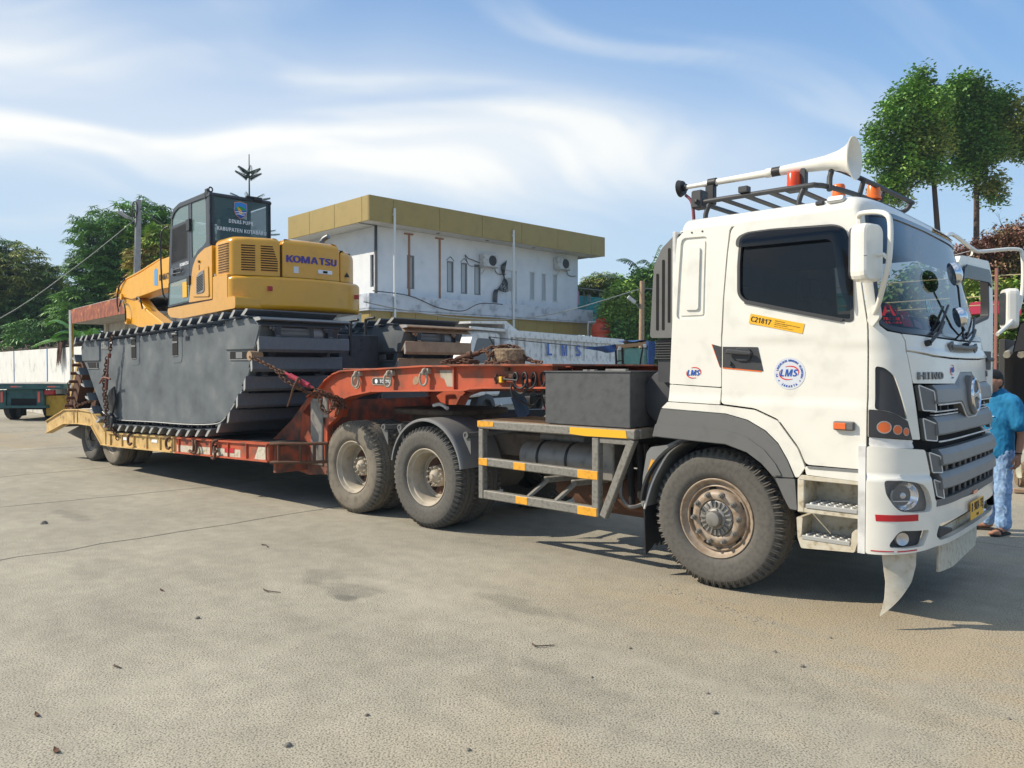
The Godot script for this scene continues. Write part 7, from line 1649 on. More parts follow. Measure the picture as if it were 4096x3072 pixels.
func loader() -> void:
	var A := Transform3D(Basis(Vector3.UP, 0.733), V(-6.27, 0, -7.78))
	var B := thing("wheel_loader", "loader cab with tan roof edge and blue tarpaulin behind the black toolbox", "loader", V(-6, 0, -8.2))
	var b := MB.new(); b.prism(rnd(pv([-0.02, 2.18, 0.10, 2.2, 0.5, 2.235, 0.72, 2.28, 0.76, 2.22, 0.5, 2.17, 0.1, 2.13]), 0.02), pz(-1.2), 1.2, 0.015); part(B, "cab_roof", b, M.tan, A)
	b = MB.new()
	for q in [[0.13, 0.19, 0.0], [0.71, 0.68, 0.0], [0.15, 0.19, -1.1], [0.7, 0.68, -1.1]]: b.cyl(V(q[1], 1.2, q[2] - 0.03), V(q[0], 2.16, q[2] - 0.03), 0.025)
	b.cyl(V(0.42, 1.3, -0.03), V(0.57, 2.16, -0.03), 0.014); b.bx(0.1, 0.72, 1.2, 1.32, -1.15, -0.02)
	b.tube(smooth([V(0.0, 1.5, 0.0), V(0.0, 1.78, 0.0), V(0.06, 1.86, 0.0), V(0.16, 1.86, 0.0)], 3), 0.012, 6)
	part(B, "cab_frame", b, M.holes, A)
	b = MB.new(); b.prism(pv([0.17, 1.3, 0.45, 1.3, 0.56, 2.12, 0.19, 2.12]), pz(-0.04), 0.006); b.prism(pv([0.45, 1.3, 0.68, 1.3, 0.69, 2.12, 0.58, 2.12]), pz(-0.04), 0.006); b.prism(pv([0.17, 1.3, 0.68, 1.3, 0.69, 2.12, 0.19, 2.12]), pz(-1.1), 0.006); part(B, "cab_glass", b, glass(Color(0.5, 0.7, 0.66), 0.5), A)
	b = MB.new(); b.bx(-0.6, 1.3, 0.6, 1.25, -2.4, 0.1); part(B, "body", b, M.mustard, A)
	for x in [-0.3, 1.0]:
		b = MB.new(); b.lathe(Transform3D(Basis(), V(x, 0.55, 0.1)), [Vector2(0, 0), Vector2(0, 0.5), Vector2(0.05, 0.55), Vector2(0.3, 0.55), Vector2(0.34, 0.5), Vector2(0.3, 0)], 24); part(B, "wheel", b, M.black, A)
	b = MB.new(); b.box(V(0.08, 2.12, 0.02), V(0.06, 0.07, 0.05)); b.box(V(0.6, 2.17, 0.02), V(0.06, 0.07, 0.05)); part(B, "work_lamp", b, M.silver, A)
	b = MB.new()
	b.skin(rnd(pv([-0.75, 2.13, -0.3, 2.16, 0.0, 2.2, 0.02, 2.1, -0.05, 2.04, -0.2, 2.02, -0.3, 2.06, -0.5, 2.1]), 0.03), [], func(x: float, y: float) -> Vector3: return A * V(x, y, 0.05 + 0.05 * sin(x * 14.0 + y * 20.0)), 0.05, 0.05, 0.008)
	b.skin(rnd(pv([0.66, 1.72, 0.78, 1.7, 0.83, 2.26, 0.62, 2.27]), 0.03), [], func(x: float, y: float) -> Vector3: return A * V(x, y, 0.03 + 0.03 * sin(x * 30.0)), 0.05, 0.05, 0.008)
	b.skin(rnd(pv([0.2, 0.0, 0.75, 0.1, 0.7, 0.9, 0.15, 0.7]), 0.05), [], func(x: float, y: float) -> Vector3: return A * V(x, 2.28 + 0.02 * sin(x * 12.0 + y * 9.0), -0.1 - y), 0.08, 0.08, 0.008)
	single("tarpaulin", b, M.tarp, "torn blue tarpaulin draped over the loader cab's roof", "tarpaulin")
	b = MB.new(); b.tube(smooth([V(-8.27, 2.36, -6.1), V(-7.5, 2.25, -6.75), V(-6.75, 2.16, -7.38), V(-6.25, 2.12, -7.8)], 5), 0.010, 5); b.tube([V(-8.27, 2.36, -6.1), V(-8.2, 2.2, -6.15)], 0.02, 4)
	single("rope", b, M.wire, "dark rope stretched from the loader's tarpaulin across the lettered dump truck", "rope")
func small_things() -> void:
	var b := MB.new()
	b.lathe(Transform3D(Basis(Vector3.RIGHT, -PI / 2), V(-19.31, 2.95, -25.7)), [Vector2(0, 0), Vector2(0, 0.5), Vector2(0.03, 0.53), Vector2(0.2, 0.53), Vector2(0.22, 0.545), Vector2(0.25, 0.53), Vector2(0.5, 0.53), Vector2(0.52, 0.545), Vector2(0.55, 0.53), Vector2(0.78, 0.53), Vector2(0.88, 0.48), Vector2(0.98, 0.36), Vector2(1.02, 0.32), Vector2(1.14, 0.32), Vector2(1.17, 0.28), Vector2(1.17, 0)], 32)
	var T := thing("water_tank", "bright orange red plastic water tank on a stand beyond the dump truck", "water tank", V(-19.31, 2.95, -25.7))
	part(T, "tank", b, M.tankred)
	var f := Transform3D(Basis(Vector3.UP, 0.62), V(-19.31, 3.72, -25.7))
	b = MB.new(); b.text("PROMA", f * Transform3D(Basis(), V(0.1, -0.12, 0.535)), 0.09, 0.01, 0.4); b.text("JPB", f * Transform3D(Basis(), V(0.1, 0.0, 0.53)), 0.09, 0.01); part(T, "tank_lettering", b, mat(L(0.15, 0.03, 0.02), 0.6))
	b = MB.new(); b.tube(smooth([V(-19.8, 2.2, -25.2), V(-19.82, 3.8, -25.2), V(-19.75, 3.95, -25.3), V(-19.5, 3.95, -25.55)], 4), 0.03, 6); part(T, "pipe", b, M.pvc)
	b = MB.new(); b.bx(-20.0, -18.6, 2.8, 2.94, -26.4, -25.0)
	for x in [-19.9, -18.7]:
		for z in [-26.3, -25.1]: b.bx(x - 0.06, x + 0.06, 0, 2.8, z - 0.06, z + 0.06)
	single("tank_stand", b, M.concrete, "concrete stand carrying the orange water tank", "stand")
	# motorcycle seen between gooseneck and toolbox
	var Q := thing("motorcycle", "parked motorcycle with red rear cowl seen below the gooseneck's coiled hoses", "motorcycle", V(-5.2, 0, -4.1))
	var mx := Transform3D(Basis(Vector3.UP, 0.9), V(-5.2, 0, -4.1))
	b = MB.new(); b.prism(rnd(pv([-0.05, 0.95, 0.15, 1.18, 0.45, 1.2, 0.6, 1.1, 0.4, 0.98]), 0.05), pz(-0.1), 0.2, 0.04); part(Q, "rear_cowl", b, M.red, mx)
	b = MB.new(); b.prism(rr(0.42, 1.04, 0.58, 1.13, 0.02), pz(0.1), 0.02, 0.005); part(Q, "tail_lamp", b, M.inkwhite, mx)
	b = MB.new(); b.prism(rnd(pv([-0.9, 0.9, -0.05, 0.88, 0.15, 1.05, -0.8, 1.05]), 0.05), pz(-0.12), 0.24, 0.03); part(Q, "seat", b, M.black, mx)
	for x in [0.35, -0.95]:
		b = MB.new(); ring(b, Transform3D(Basis(), V(x, 0.3, 0)), 0.26, 0.26, 0.05, 20); b.cyl(V(x, 0.3, -0.06), V(x, 0.3, 0.06), 0.06); part(Q, "wheel", b, M.black, mx)
	b = MB.new(); b.bx(-0.7, 0.1, 0.35, 0.75, -0.12, 0.12); b.tube([V(-0.95, 0.3, 0.1), V(-0.75, 1.1, 0.1), V(-0.7, 1.15, 0.35)], 0.02, 6); b.tube([V(0.35, 0.3, 0.12), V(0.25, 0.8, 0.12)], 0.03, 6); part(Q, "frame", b, M.silver, mx)
	b = MB.new(); b.skin(rnd(pv([-2.7, 1.18, -2.55, 1.1, -2.47, 1.22, -2.45, 1.36, -2.62, 1.40, -2.72, 1.36]), 0.04), [], func(x: float, y: float) -> Vector3: return V(x - 0.55, y, -1.25 + 0.04 * sin(x * 30.0 + y * 14.0)), 0.03, 0.03, 0.01)
	single("rag", b, mat(L(0.16, 0.24, 0.4), 0.9), "crumpled blue cloth hanging under the gooseneck's front end", "cloth")
	b = MB.new(); b.tube(smooth([V(-3.75, 1.29, -0.45), V(-3.6, 1.31, -0.42), V(-3.45, 1.27, -0.38)], 3), 0.022, 6); single("fifth_wheel_handle", b, M.inkwhite, "white tipped release handle above the drive wheels under the gooseneck", "handle")
	# poles, lamps, wires
	var P := thing("lamp_pole", "leaning grey concrete pole with a street lamp by the mango trees at left", "lamp pole", V(-25.0, 0, -5.8))
	b = MB.new(); b.cyl(V(-25.02, 0, -5.75), V(-24.94, 7.55, -5.93), 0.14, 0.095, 14); part(P, "pole", b, M.polegrey)
	b = MB.new(); b.tube([V(-24.99, 6.75, -5.86), V(-25.2, 6.98, -5.66)], 0.025, 6); part(P, "lamp_arm", b, M.polegrey)
	b = MB.new(); rbox(b, V(-25.31, 7.03, -5.57), V(0.42, 0.11, 0.14), 0.04, Basis(V(0.62, -0.5, -0.56).normalized(), V(0.45, 0.85, -0.27).normalized(), V(0.64, -0.08, 0.76).normalized())); part(P, "lamp_head", b, M.concrete)
	b = MB.new(); ring(b, Transform3D(Basis(Vector3.UP, 0.7), V(-24.93, 7.2, -5.8)), 0.1, 0.28, 0.02); ring(b, Transform3D(Basis(Vector3.UP, 0.2), V(-24.97, 6.9, -5.8)), 0.12, 0.3, 0.015); part(P, "cable_coil", b, M.wire)
	b = MB.new(); b.tube(smooth([V(-24.96, 6.9, -5.86), V(-26.5, 5.2, -4.4), V(-28.5, 3.4, -2.6), V(-31, 1.8, 0)], 5), 0.016, 4); single("overhead_wire", b, M.wirel, "pale wire slanting down to the left from the street lamp pole", "wire")
	b = MB.new(); b.tube(smooth([V(-24.94, 7.3, -5.9), V(-23.5, 6.3, -6.6), V(-21.5, 5.3, -7.5)], 5), 0.014, 4); single("overhead_wire", b, M.wire, "thin wire running from the street lamp pole towards the excavator's cab", "wire")
	P = thing("wooden_pole", "weathered wooden lamp pole before the green trees right of the office", "lamp pole", V(-15.17, 0, -22.7))
	b = MB.new(); b.cyl(V(-15.17, 0, -22.66), V(-15.16, 5.4, -22.73), 0.13, 0.1, 12); part(P, "pole", b, M.planks)
	b = MB.new(); b.tube([V(-15.2, 4.2, -22.65), V(-15.35, 4.45, -22.5)], 0.02, 5); part(P, "lamp_arm", b, M.polegrey)
	b = MB.new(); rbox(b, V(-15.47, 4.6, -22.4), V(0.42, 0.16, 0.16), 0.05, Basis(Vector3.UP, 0.73) * Basis(Vector3.BACK, -0.7)); part(P, "lamp_head", b, M.soffit)
	b = MB.new(); b.tube(smooth([V(-19.885, 4.10, -11.723), V(-19.251, 3.846, -12.958), V(-18.492, 3.612, -14.981), V(-17.632, 3.626, -17.1), V(-16.798, 4.011, -19.477), V(-15.22, 5.065, -22.676)], 6), 0.022, 5); single("overhead_wire", b, M.wirel, "long sagging cable in front of the office leading up to the wooden pole", "wire")
	b = MB.new(); b.tube(smooth([V(-15.16, 5.1, -22.7), V(-13, 4.9, -24.0), V(-10, 5.2, -26)], 4), 0.02, 5); single("overhead_wire", b, M.wirel, "wire leaving the wooden pole to the right behind the truck's cab", "wire")
	b = MB.new(); b.tube(smooth([V(-21.25, 4.69, -13.2), V(-21.2, 4.62, -15.0), V(-21.1, 4.22, -16.5), V(-20.9, 4.14, -17.7), V(-20.75, 4.5, -18.6), V(-20.7, 4.55, -20)], 5), 0.02, 5); single("overhead_wire", b, M.wire, "black cable drooping along the office's white parapet", "wire")

# ---------- right edge: shed, logs, stall ----------
func right_side() -> void:
	var b := MB.new()
	var R := thing("dark_shed", "dark open shed with a black awning and corrugated eave behind the man in blue", "shed", V(0.9, 0, -10.5))
	b.bx(0.2, 3.6, 0, 2.3, -12.0, -11.9); b.bx(0.2, 0.3, 0, 2.2, -12.0, -9.6); part(R, "wall", b, M.shade)
	for i in 16:
		b = MB.new(); b.cyl(V(0.15 + i * 0.2, 2.3, -12.0), V(0.35 + i * 0.2, 1.93, -9.4), 0.055, -1, 8); part(R, "corrugated_sheet", b, M.corr)
	b = MB.new(); b.skin(rnd(pv([0.0, 0.0, 1.6, 0.0, 1.6, 1.0, 0.0, 1.0]), 0.05), [], func(x: float, y: float) -> Vector3: return V(0.5 + x, 2.45 - y * 0.5 + 0.05 * sin(x * 6.0), -9.6 + y * 0.6), 0.2, 0.2, 0.02); part(R, "awning", b, M.holes)
	for q in [[1.05, 1.3, M.shade, "dark"], [1.3, 1.35, mat(L(0.25, 0.2, 0.17), 0.9), "brown"], [1.7, 1.5, M.jeans, "pale blue"]]:
		b = MB.new(); b.skin(rnd(pv([0, 0, 0.32, 0.03, 0.30, 0.62, 0.04, 0.6]), 0.06), [], func(x: float, y: float) -> Vector3: return V(q[0] + x, q[1] - 0.3 + y, -9.7 + 0.04 * sin(x * 22.0)), 0.05, 0.1, 0.012); single("laundry", b, q[2], "%s garment hanging in the dark shed behind the man" % q[3], "cloth")
	R = thing("reddish_post", "thin reddish steel post standing just behind the man", "post", V(0.62, 0, -7.0))
	b = MB.new(); b.bx(0.6, 0.64, 0, 3.1, -7.02, -6.98); part(R, "post", b, mat(L(0.3, 0.13, 0.1), 0.7))
	b = MB.new()
	for y in [3.0, 2.72, 2.6]: b.tube(smooth([V(-1.4, y - 0.1, -6.2), V(0.62, y, -7.0), V(2.5, y + 0.05, -8.2)], 4), 0.008, 4)
	single("rope", b, mat(L(0.6, 0.5, 0.25), 0.8), "pale ropes strung from the reddish post in front of the vines", "rope")
	b = MB.new(); b.skin(rnd(pv([-0.9, 0.0, 0.9, 0.0, 0.8, 0.5, -0.8, 0.5]), 0.05), [], func(x: float, y: float) -> Vector3: return V(0.15 + x * 0.4, 2.62 + y * 0.45 - x * x * 0.04, -9.3 - y * 0.7 + x * -0.35), 0.15, 0.15, 0.02)
	single("stall_awning", b, M.crimson, "crimson cloth awning of a stall seen past the truck's open far door", "awning")
	# logs under a pale sheet
	b = MB.new()
	var L1 := thing("log", "thick brown log lying beneath the pale sheet at the right edge", "log", V(1.2, 0, -7.3))
	b.lathe(Transform3D(Basis(V(0.45, 0, -0.2).normalized(), Vector3.UP, V(0.2, 0, 0.45).normalized()) * Basis(Vector3.UP, PI / 2), V(0.86, 0.26, -7.25)), [Vector2(0, 0), Vector2(0, 0.2), Vector2(0.04, 0.215), Vector2(1.5, 0.22), Vector2(1.5, 0)], 20); part(L1, "trunk", b, M.wood)
	b = MB.new(); b.skin(rnd(pv([0.0, 0.0, 1.2, 0.0, 1.2, 0.75, 0.1, 0.7]), 0.1), [], func(x: float, y: float) -> Vector3: return V(0.85 + x, 0.42 + 0.28 * smoothstep(0.0, 0.5, y) + 0.05 * sin(x * 9.0 + y * 7.0) - 0.25 * smoothstep(0.15, 0.0, y), -7.05 - x * 0.3 - y * 0.6), 0.06, 0.06, 0.02); single("canvas_sheet", b, M.canvas, "pale canvas sheet thrown over the log behind the man's hand", "sheet")
	for i in 3:
		b = MB.new(); b.box(V(1.05 + i * 0.3, 0.04, -7.0 - i * 0.12), V(0.4, 0.05, 0.09), Basis(Vector3.UP, 0.3 + i * 0.5)); single("timber_offcut", b, M.planks, "rough timber offcut on the ground at the right edge, %s" % ["nearest the man's foot", "second from the man's foot", "farthest from the man's foot"][i], "timber")
	R = thing("machine_frame", "rust red machine with orange arm parked beyond the pale canvas sheet", "machine", V(0.8, 0, -10.4))
	b = MB.new(); b.bx(0.45, 2.2, 0.35, 0.85, -11.0, -10.2); b.bx(0.5, 2.0, 0.95, 1.0, -10.7, -10.3); part(R, "body", b, M.reddirty)
	b = MB.new(); b.prism(rnd(pv([0.55, 1.35, 0.6, 1.85, 0.9, 1.95, 1.3, 1.5, 1.2, 1.2]), 0.05), pz(-10.6), 0.3, 0.02); part(R, "arm", b, M.orange)
	b = MB.new(); b.bx(0.5, 1.8, 1.0, 1.06, -10.5, -10.1); b.box(V(1.0, 1.1, -10.2), V(0.7, 0.05, 0.2), Basis(Vector3.BACK, 0.3)); part(R, "plank", b, M.planks)

# ---------- plants ----------
func leaf(b: MB, at: Vector3, dir: Vector3, l: float, w: float, droop: float) -> void:
	var sd := dir.cross(Vector3.UP).normalized()
	if sd.length() < 0.3: sd = Vector3.RIGHT
	var m := at + dir * l * 0.5 - Vector3.UP * droop * 0.25 * l
	var e := at + dir * l - Vector3.UP * droop * l
	var up := sd.cross(dir) * w * 0.18
	for s in [-1.0, 1.0]:
		var q: Vector3 = m + sd * w * 0.5 * s + up
		if s > 0: b.tri(at, q, m); b.tri(m, q, e)
		else: b.tri(at, m, q); b.tri(m, e, q)
func cluster(kind: int) -> ArrayMesh:
	var b := MB.new()
	rng.seed = 77 + kind
	if kind == 0:          # mango: long drooping leaves in a whorl
		for i in 11:
			var a := TAU * i / 11 + rng.randf() * 0.4
			leaf(b, Vector3.ZERO, V(cos(a), rng.randf_range(-0.1, 0.7), sin(a)).normalized(), rng.randf_range(0.3, 0.46), 0.085, rng.randf_range(0.3, 0.8))
	elif kind == 1:        # broad small leaves spread through a ball
		for i in 14:
			var p := V(rng.randf_range(-1, 1), rng.randf_range(-1, 1), rng.randf_range(-1, 1)) * 0.2
			leaf(b, p, V(rng.randf_range(-1, 1), rng.randf_range(-0.4, 0.6), rng.randf_range(-1, 1)).normalized(), rng.randf_range(0.11, 0.17), 0.085, 0.2)
	else:                  # fine twigs and small leaves
		for i in 16:
			var p := V(rng.randf_range(-1, 1), rng.randf_range(-1, 1), rng.randf_range(-1, 1)) * 0.13
			leaf(b, p, V(rng.randf_range(-1, 1), rng.randf_range(-0.5, 0.5), rng.randf_range(-1, 1)).normalized(), rng.randf_range(0.05, 0.1), 0.045, 0.3)
	return b.mesh()
var CL := []
func crown(par: Node3D, blobs: Array, kind: int, per: float, cols: Array, sd: int, depth: float, sc := 1.0) -> void:
	rng.seed = sd
	var xs: Array[Transform3D] = []
	var cs := []
	for i in range(0, blobs.size(), 4):
		var r: float = blobs[i + 3]
		for rep in 2:
			var c := V(blobs[i], blobs[i + 1], blobs[i + 2]) + V(-0.67, 0, -0.74) * (0.0 if rep == 0 else depth * rng.randf_range(-1, 1))
			var tint: Color = cols[rng.randi() % cols.size()]
			var n := int(per * r * r)
			for k in n:
				var d := V(rng.randfn(), rng.randfn() * 0.85, rng.randfn()).normalized()
				var P := c + d * r * (1.0 - 0.55 * pow(rng.randf(), 2.2)) * (1.12 if rng.randf() < 0.12 else 1.0)
				P += V(rng.randfn(), rng.randfn(), rng.randfn()) * 0.07
				var bs := Basis(Vector3.UP, rng.randf() * TAU) * Basis(Vector3.RIGHT, rng.randf_range(-0.5, 0.5))
				bs = bs.scaled(Vector3.ONE * rng.randf_range(0.75, 1.25) * sc)
				xs.append(Transform3D(bs, P - par.position))
				var col := tint.lerp(cols[rng.randi() % cols.size()], 0.35)
				cs.append(col * rng.randf_range(1.1, 2.0))
	var mm := MultiMesh.new()
	mm.transform_format = MultiMesh.TRANSFORM_3D
	mm.use_colors = true
	mm.mesh = CL[kind]
	mm.instance_count = xs.size()
	for i in xs.size():
		mm.set_instance_transform(i, xs[i])
		var c: Color = cs[i]
		mm.set_instance_color(i, Color(c.r, c.g, c.b, 1))
	var o := MultiMeshInstance3D.new()
	o.multimesh = mm
	var key := str(par.get_instance_id()) + "crown"
	counts[key] = counts.get(key, -1) + 1
	o.name = "crown" if counts[key] == 0 else "crown_%03d" % counts[key]
	o.material_override = M.leaf
	par.add_child(o, true)
	o.set_meta("kind", "stuff")
func branches(par: Node3D, base: Vector3, top: Vector3, r: float, blobs: Array, every := 1) -> void:
	var b := MB.new()
	b.tube(smooth([base, base.lerp(top, 0.5) + V(0.12, 0, -0.1), top], 5), r, 10, r * 0.55)
	part(par, "trunk", b, M.bark)
	b = MB.new()
	for i in range(0, blobs.size(), 4 * every):
		var c := V(blobs[i], blobs[i + 1], blobs[i + 2])
		b.tube(smooth([top, top.lerp(c, 0.5) + V(0, 0.15, 0), c], 4), r * 0.35, 6, r * 0.1)
	part(par, "limb", b, M.bark)
func banana_leaf(b: MB, pts: Array, w: float, torn: float, sd: int) -> void:
	# a blade along a bowed rib, cut into strips
	rng.seed = sd
	var c := smooth(pts, 8)
	for i in c.size() - 1:
		var t := float(i) / (c.size() - 1)
		var d: Vector3 = (c[i + 1] - c[i]).normalized()
		var s := d.cross(Vector3.UP).normalized()
		var ww := w * sin(PI * clampf(t * 0.93 + 0.07, 0, 1))
		for g in [-1.0, 1.0]:
			var e: float = 1.0 - torn * 0.35
			var dr := V(0, -1, 0) * ww * (0.25 + torn * rng.randf_range(0.1, 0.7))
			var A: Vector3 = c[i]; var B: Vector3 = c[i].lerp(c[i + 1], e)
			var C: Vector3 = B + s * g * ww + dr + d * 0.1; var D: Vector3 = A + s * g * ww + dr + d * 0.1
			if g > 0: b.quad(A, B, C, D)
			else: b.quad(B, A, D, C)
	b.tube(c, 0.02, 5, 0.006)
func plants() -> void:
	CL = [cluster(0), cluster(1), cluster(2)]
	M.leaf = mat(Color.WHITE, 0.5)
	M.leaf.vertex_color_use_as_albedo = true
	M.leaf.backlight_enabled = true; M.leaf.backlight = Color(0.22, 0.28, 0.08)
	var g1 := Color(0.05, 0.115, 0.03); var g2 := Color(0.085, 0.18, 0.038); var g3 := Color(0.13, 0.25, 0.045); var ol := Color(0.22, 0.215, 0.05); var br := Color(0.36, 0.20, 0.065); var yg := Color(0.26, 0.38, 0.06)
	var bl := [-46.6, 6.8, -6.6, 2.25, -45.1, 6.6, -7.9, 1.75, -43.9, 6.1, -9.0, 1.2, -45.9, 4.6, -7.2, 2.0, -44.4, 4.3, -8.5, 1.6, -43.4, 5.1, -9.4, 0.9, -46.4, 3.1, -6.7, 1.6, -43.4, 3.3, -9.4, 1.2, -44.9, 2.4, -8.0, 1.3, -48.5, 6.2, -4.8, 2.0, -47.8, 3.5, -5.4, 1.8]
	var T := thing("mango_tree", "dark rounded mango tree above the white wall at the far left", "tree", V(-46, 0, -7.5)); branches(T, V(-46, 0, -7.5), V(-45.8, 3.2, -7.6), 0.35, bl); crown(T, bl, 0, 95, [g1, g1, g2, g2, ol], 1, 1.6)
	bl = [-35.7, 8.4, -11.0, 1.36, -37.1, 7.9, -9.8, 1.36, -37.9, 6.6, -9.1, 1.05, -36.7, 6.3, -10.1, 1.59, -35.7, 6.1, -11.0, 1.59, -37.5, 5.0, -9.3, 1.2, -38.2, 4.3, -8.7, 1.0, -36.3, 4.8, -10.4, 1.2, -35.4, 7.5, -11.3, 1.2, -38.6, 3.3, -8.3, 1.1, -37.2, 3.4, -9.6, 1.1, -39.5, 3.0, -7.6, 1.0, -36.0, 3.4, -10.6, 1.2, -34.3, 7.6, -12.2, 1.3, -34.2, 5.9, -12.3, 1.4, -40.4, 2.9, -6.6, 0.9]
	T = thing("mango_tree", "tall dark mango tree rising behind the street lamp pole", "tree", V(-36.5, 0, -10)); branches(T, V(-36.5, 0, -10), V(-36.4, 4.0, -10.2), 0.4, bl); crown(T, bl, 0, 105, [g1, g2, g2, g1, g3], 2, 1.5)
	bl = [-28.5, 6.5, -8.0, 0.45, -28.9, 5.9, -7.7, 0.5, -28.4, 5.8, -8.2, 0.5, -28.7, 5.2, -7.8, 0.4, -28.4, 4.8, -8.1, 0.45, -29.0, 5.3, -7.6, 0.3, -29.4, 4.6, -7.2, 0.3, -28.3, 7.0, -8.2, 0.36, -28.0, 6.2, -8.6, 0.6, -29.0, 4.1, -7.5, 0.5, -28.2, 4.0, -8.3, 0.6]
	T = thing("young_mango_tree", "smaller mango tree with copper brown and yellow young leaves beside the excavator's cab", "tree", V(-28.4, 0, -8.1)); branches(T, V(-28.4, 0, -8.1), V(-28.4, 3.6, -8.1), 0.16, bl); crown(T, bl, 0, 190, [br, br, ol, yg, g3, br], 3, 0.5, 0.9)
	bl = [-23.5, 5.8, -30.0, 0.65, -23.1, 6.3, -30.5, 0.75, -22.5, 6.3, -31.0, 0.75, -22.9, 5.2, -30.6, 0.85, -22.1, 5.5, -31.3, 0.85, -22.5, 4.3, -31.0, 0.9, -23.4, 4.4, -30.2, 0.8]
	T = thing("garden_tree", "small olive green tree behind the turquoise balcony enclosure", "tree", V(-22.8, 0, -30.7)); branches(T, V(-22.8, 0, -30.7), V(-22.8, 3.8, -30.7), 0.16, bl); crown(T, bl, 0, 150, [g2, g3, ol, g2], 4, 0.7)
	bl = [-18.5, 5.2, -26.4, 0.75, -17.8, 5.7, -27.1, 0.7, -17.3, 5.9, -27.5, 0.75, -18.8, 4.5, -26.1, 0.7, -18.2, 4.1, -26.7, 0.85, -17.5, 4.8, -27.3, 0.85, -17.0, 5.2, -27.8, 0.95, -18.5, 3.3, -26.4, 0.8, -17.6, 3.2, -27.2, 0.85, -17.0, 3.4, -27.8, 0.85, -16.4, 4.2, -28.3, 0.9, -18.1, 2.4, -26.7, 0.9, -17.0, 2.3, -27.7, 0.9]
	T = thing("leafy_tree", "bright green leafy tree behind the wooden pole and the orange water tank", "tree", V(-17.6, 0, -27.2)); branches(T, V(-17.6, 0, -27.2), V(-17.6, 2.6, -27.2), 0.2, bl); crown(T, bl, 1, 330, [g2, g3, yg, g3, g2, g1], 5, 0.6, 1.35)
	bl = [-4.5, 10.2, -23.0, 0.77, -4.8, 10.7, -22.8, 0.54, -4.5, 11.1, -23.1, 0.39, -5.2, 10.0, -22.4, 0.54, -4.9, 9.1, -22.6, 0.62, -4.4, 9.2, -23.2, 0.7, -5.2, 7.8, -22.4, 0.46, -4.8, 8.3, -22.7, 0.54, -4.2, 8.3, -23.2, 0.46, -5.6, 9.5, -22.0, 0.31, -4.5, 11.5, -23.1, 0.22, -5.5, 8.8, -22.1, 0.34, -5.4, 7.35, -22.2, 0.25, -5.0, 7.3, -22.6, 0.2]
	T = thing("slender_tree", "left one of two slender trees with high spreading crowns behind the truck's cab", "tree", V(-3.9, 0, -23.4)); branches(T, V(-3.9, 0, -23.4), V(-4.15, 8.2, -23.3), 0.13, bl); crown(T, bl, 1, 230, [g2, g2, g3, ol, g3, yg], 6, 0.6, 1.05)
	bl = [-3.7, 10.8, -25.1, 0.8, -3.3, 10.2, -25.5, 0.72, -3.0, 10.8, -25.8, 0.56, -3.9, 9.8, -24.9, 0.72, -3.2, 9.3, -25.5, 0.64, -3.5, 8.7, -25.2, 0.56, -2.7, 9.7, -26.0, 0.56, -3.1, 8.1, -25.6, 0.38, -3.9, 11.3, -24.9, 0.48, -2.4, 10.3, -26.3, 0.56, -2.1, 9.5, -26.5, 0.56, -2.6, 11.1, -26.1, 0.32, -3.5, 11.4, -25.3, 0.29, -2.85, 7.7, -25.8, 0.28, -1.7, 9.9, -26.8, 0.5]
	T = thing("slender_tree", "right one of two slender trees with high spreading crowns behind the truck's cab", "tree", V(-3.52, 0, -25.1)); branches(T, V(-3.52, 0, -25.1), V(-3.3, 8.5, -25.4), 0.14, bl); crown(T, bl, 1, 230, [g2, g2, g3, ol, g3, g1], 7, 0.6, 1.05)
	bl = [-1.1, 4.1, -13.9, 0.25, -0.8, 4.2, -14.1, 0.3, -0.5, 4.4, -14.4, 0.35, -0.2, 4.4, -14.6, 0.4, -0.8, 3.7, -14.1, 0.35, -0.5, 3.8, -14.3, 0.4, -0.2, 3.8, -14.6, 0.45, 0.3, 4.2, -15.0, 0.5]
	var vine := Color(0.13, 0.06, 0.045); var vine2 := Color(0.19, 0.09, 0.06)
	T = thing("bougainvillea", "tangled brown dry creeper above the green hedge at the right edge", "creeper", V(-0.4, 0, -14.4)); branches(T, V(-0.4, 0, -14.6), V(-0.4, 3.4, -14.5), 0.08, bl); crown(T, bl, 2, 1500, [vine, vine2, vine, Color(0.1, 0.1, 0.04)], 8, 0.2)
	bl = [-0.9, 3.2, -13.3, 0.3, -0.6, 3.2, -13.5, 0.32, -0.4, 3.1, -13.8, 0.32, -0.1, 3.1, -14.0, 0.38, -0.8, 2.8, -13.4, 0.3, -0.3, 2.7, -13.8, 0.3, -0.2, 2.4, -13.9, 0.3, 0.2, 2.7, -14.2, 0.4, -0.7, 2.3, -13.4, 0.35]
	T = thing("green_hedge", "yellowish green leafy hedge beyond the open far door", "hedge", V(-0.4, 0, -13.8)); branches(T, V(-0.4, 0, -13.8), V(-0.4, 2.2, -13.8), 0.06, bl); crown(T, bl, 1, 700, [g3, yg, ol, g2], 9, 0.2, 0.8)
	# bare branches over the creeper
	T = thing("bare_shrub", "leafless twiggy branches against the sky above the creeper", "shrub", V(-0.5, 0, -16.9))
	var b := MB.new()
	rng.seed = 21
	var grow := func(self_f: Callable, p: Vector3, d: Vector3, l: float, r: float, n: int) -> void:
		var q := p + d * l
		b.tube([p, p.lerp(q, 0.5) + V(rng.randfn(), rng.randfn(), rng.randfn()) * l * 0.06, q], r, 4, r * 0.7)
		if n > 0:
			for k in 3:
				self_f.call(self_f, p.lerp(q, rng.randf_range(0.45, 1.0)), (d + V(rng.randfn(), rng.randfn() * 0.6 + 0.15, rng.randfn()) * 0.55).normalized(), l * rng.randf_range(0.5, 0.75), r * 0.6, n - 1)
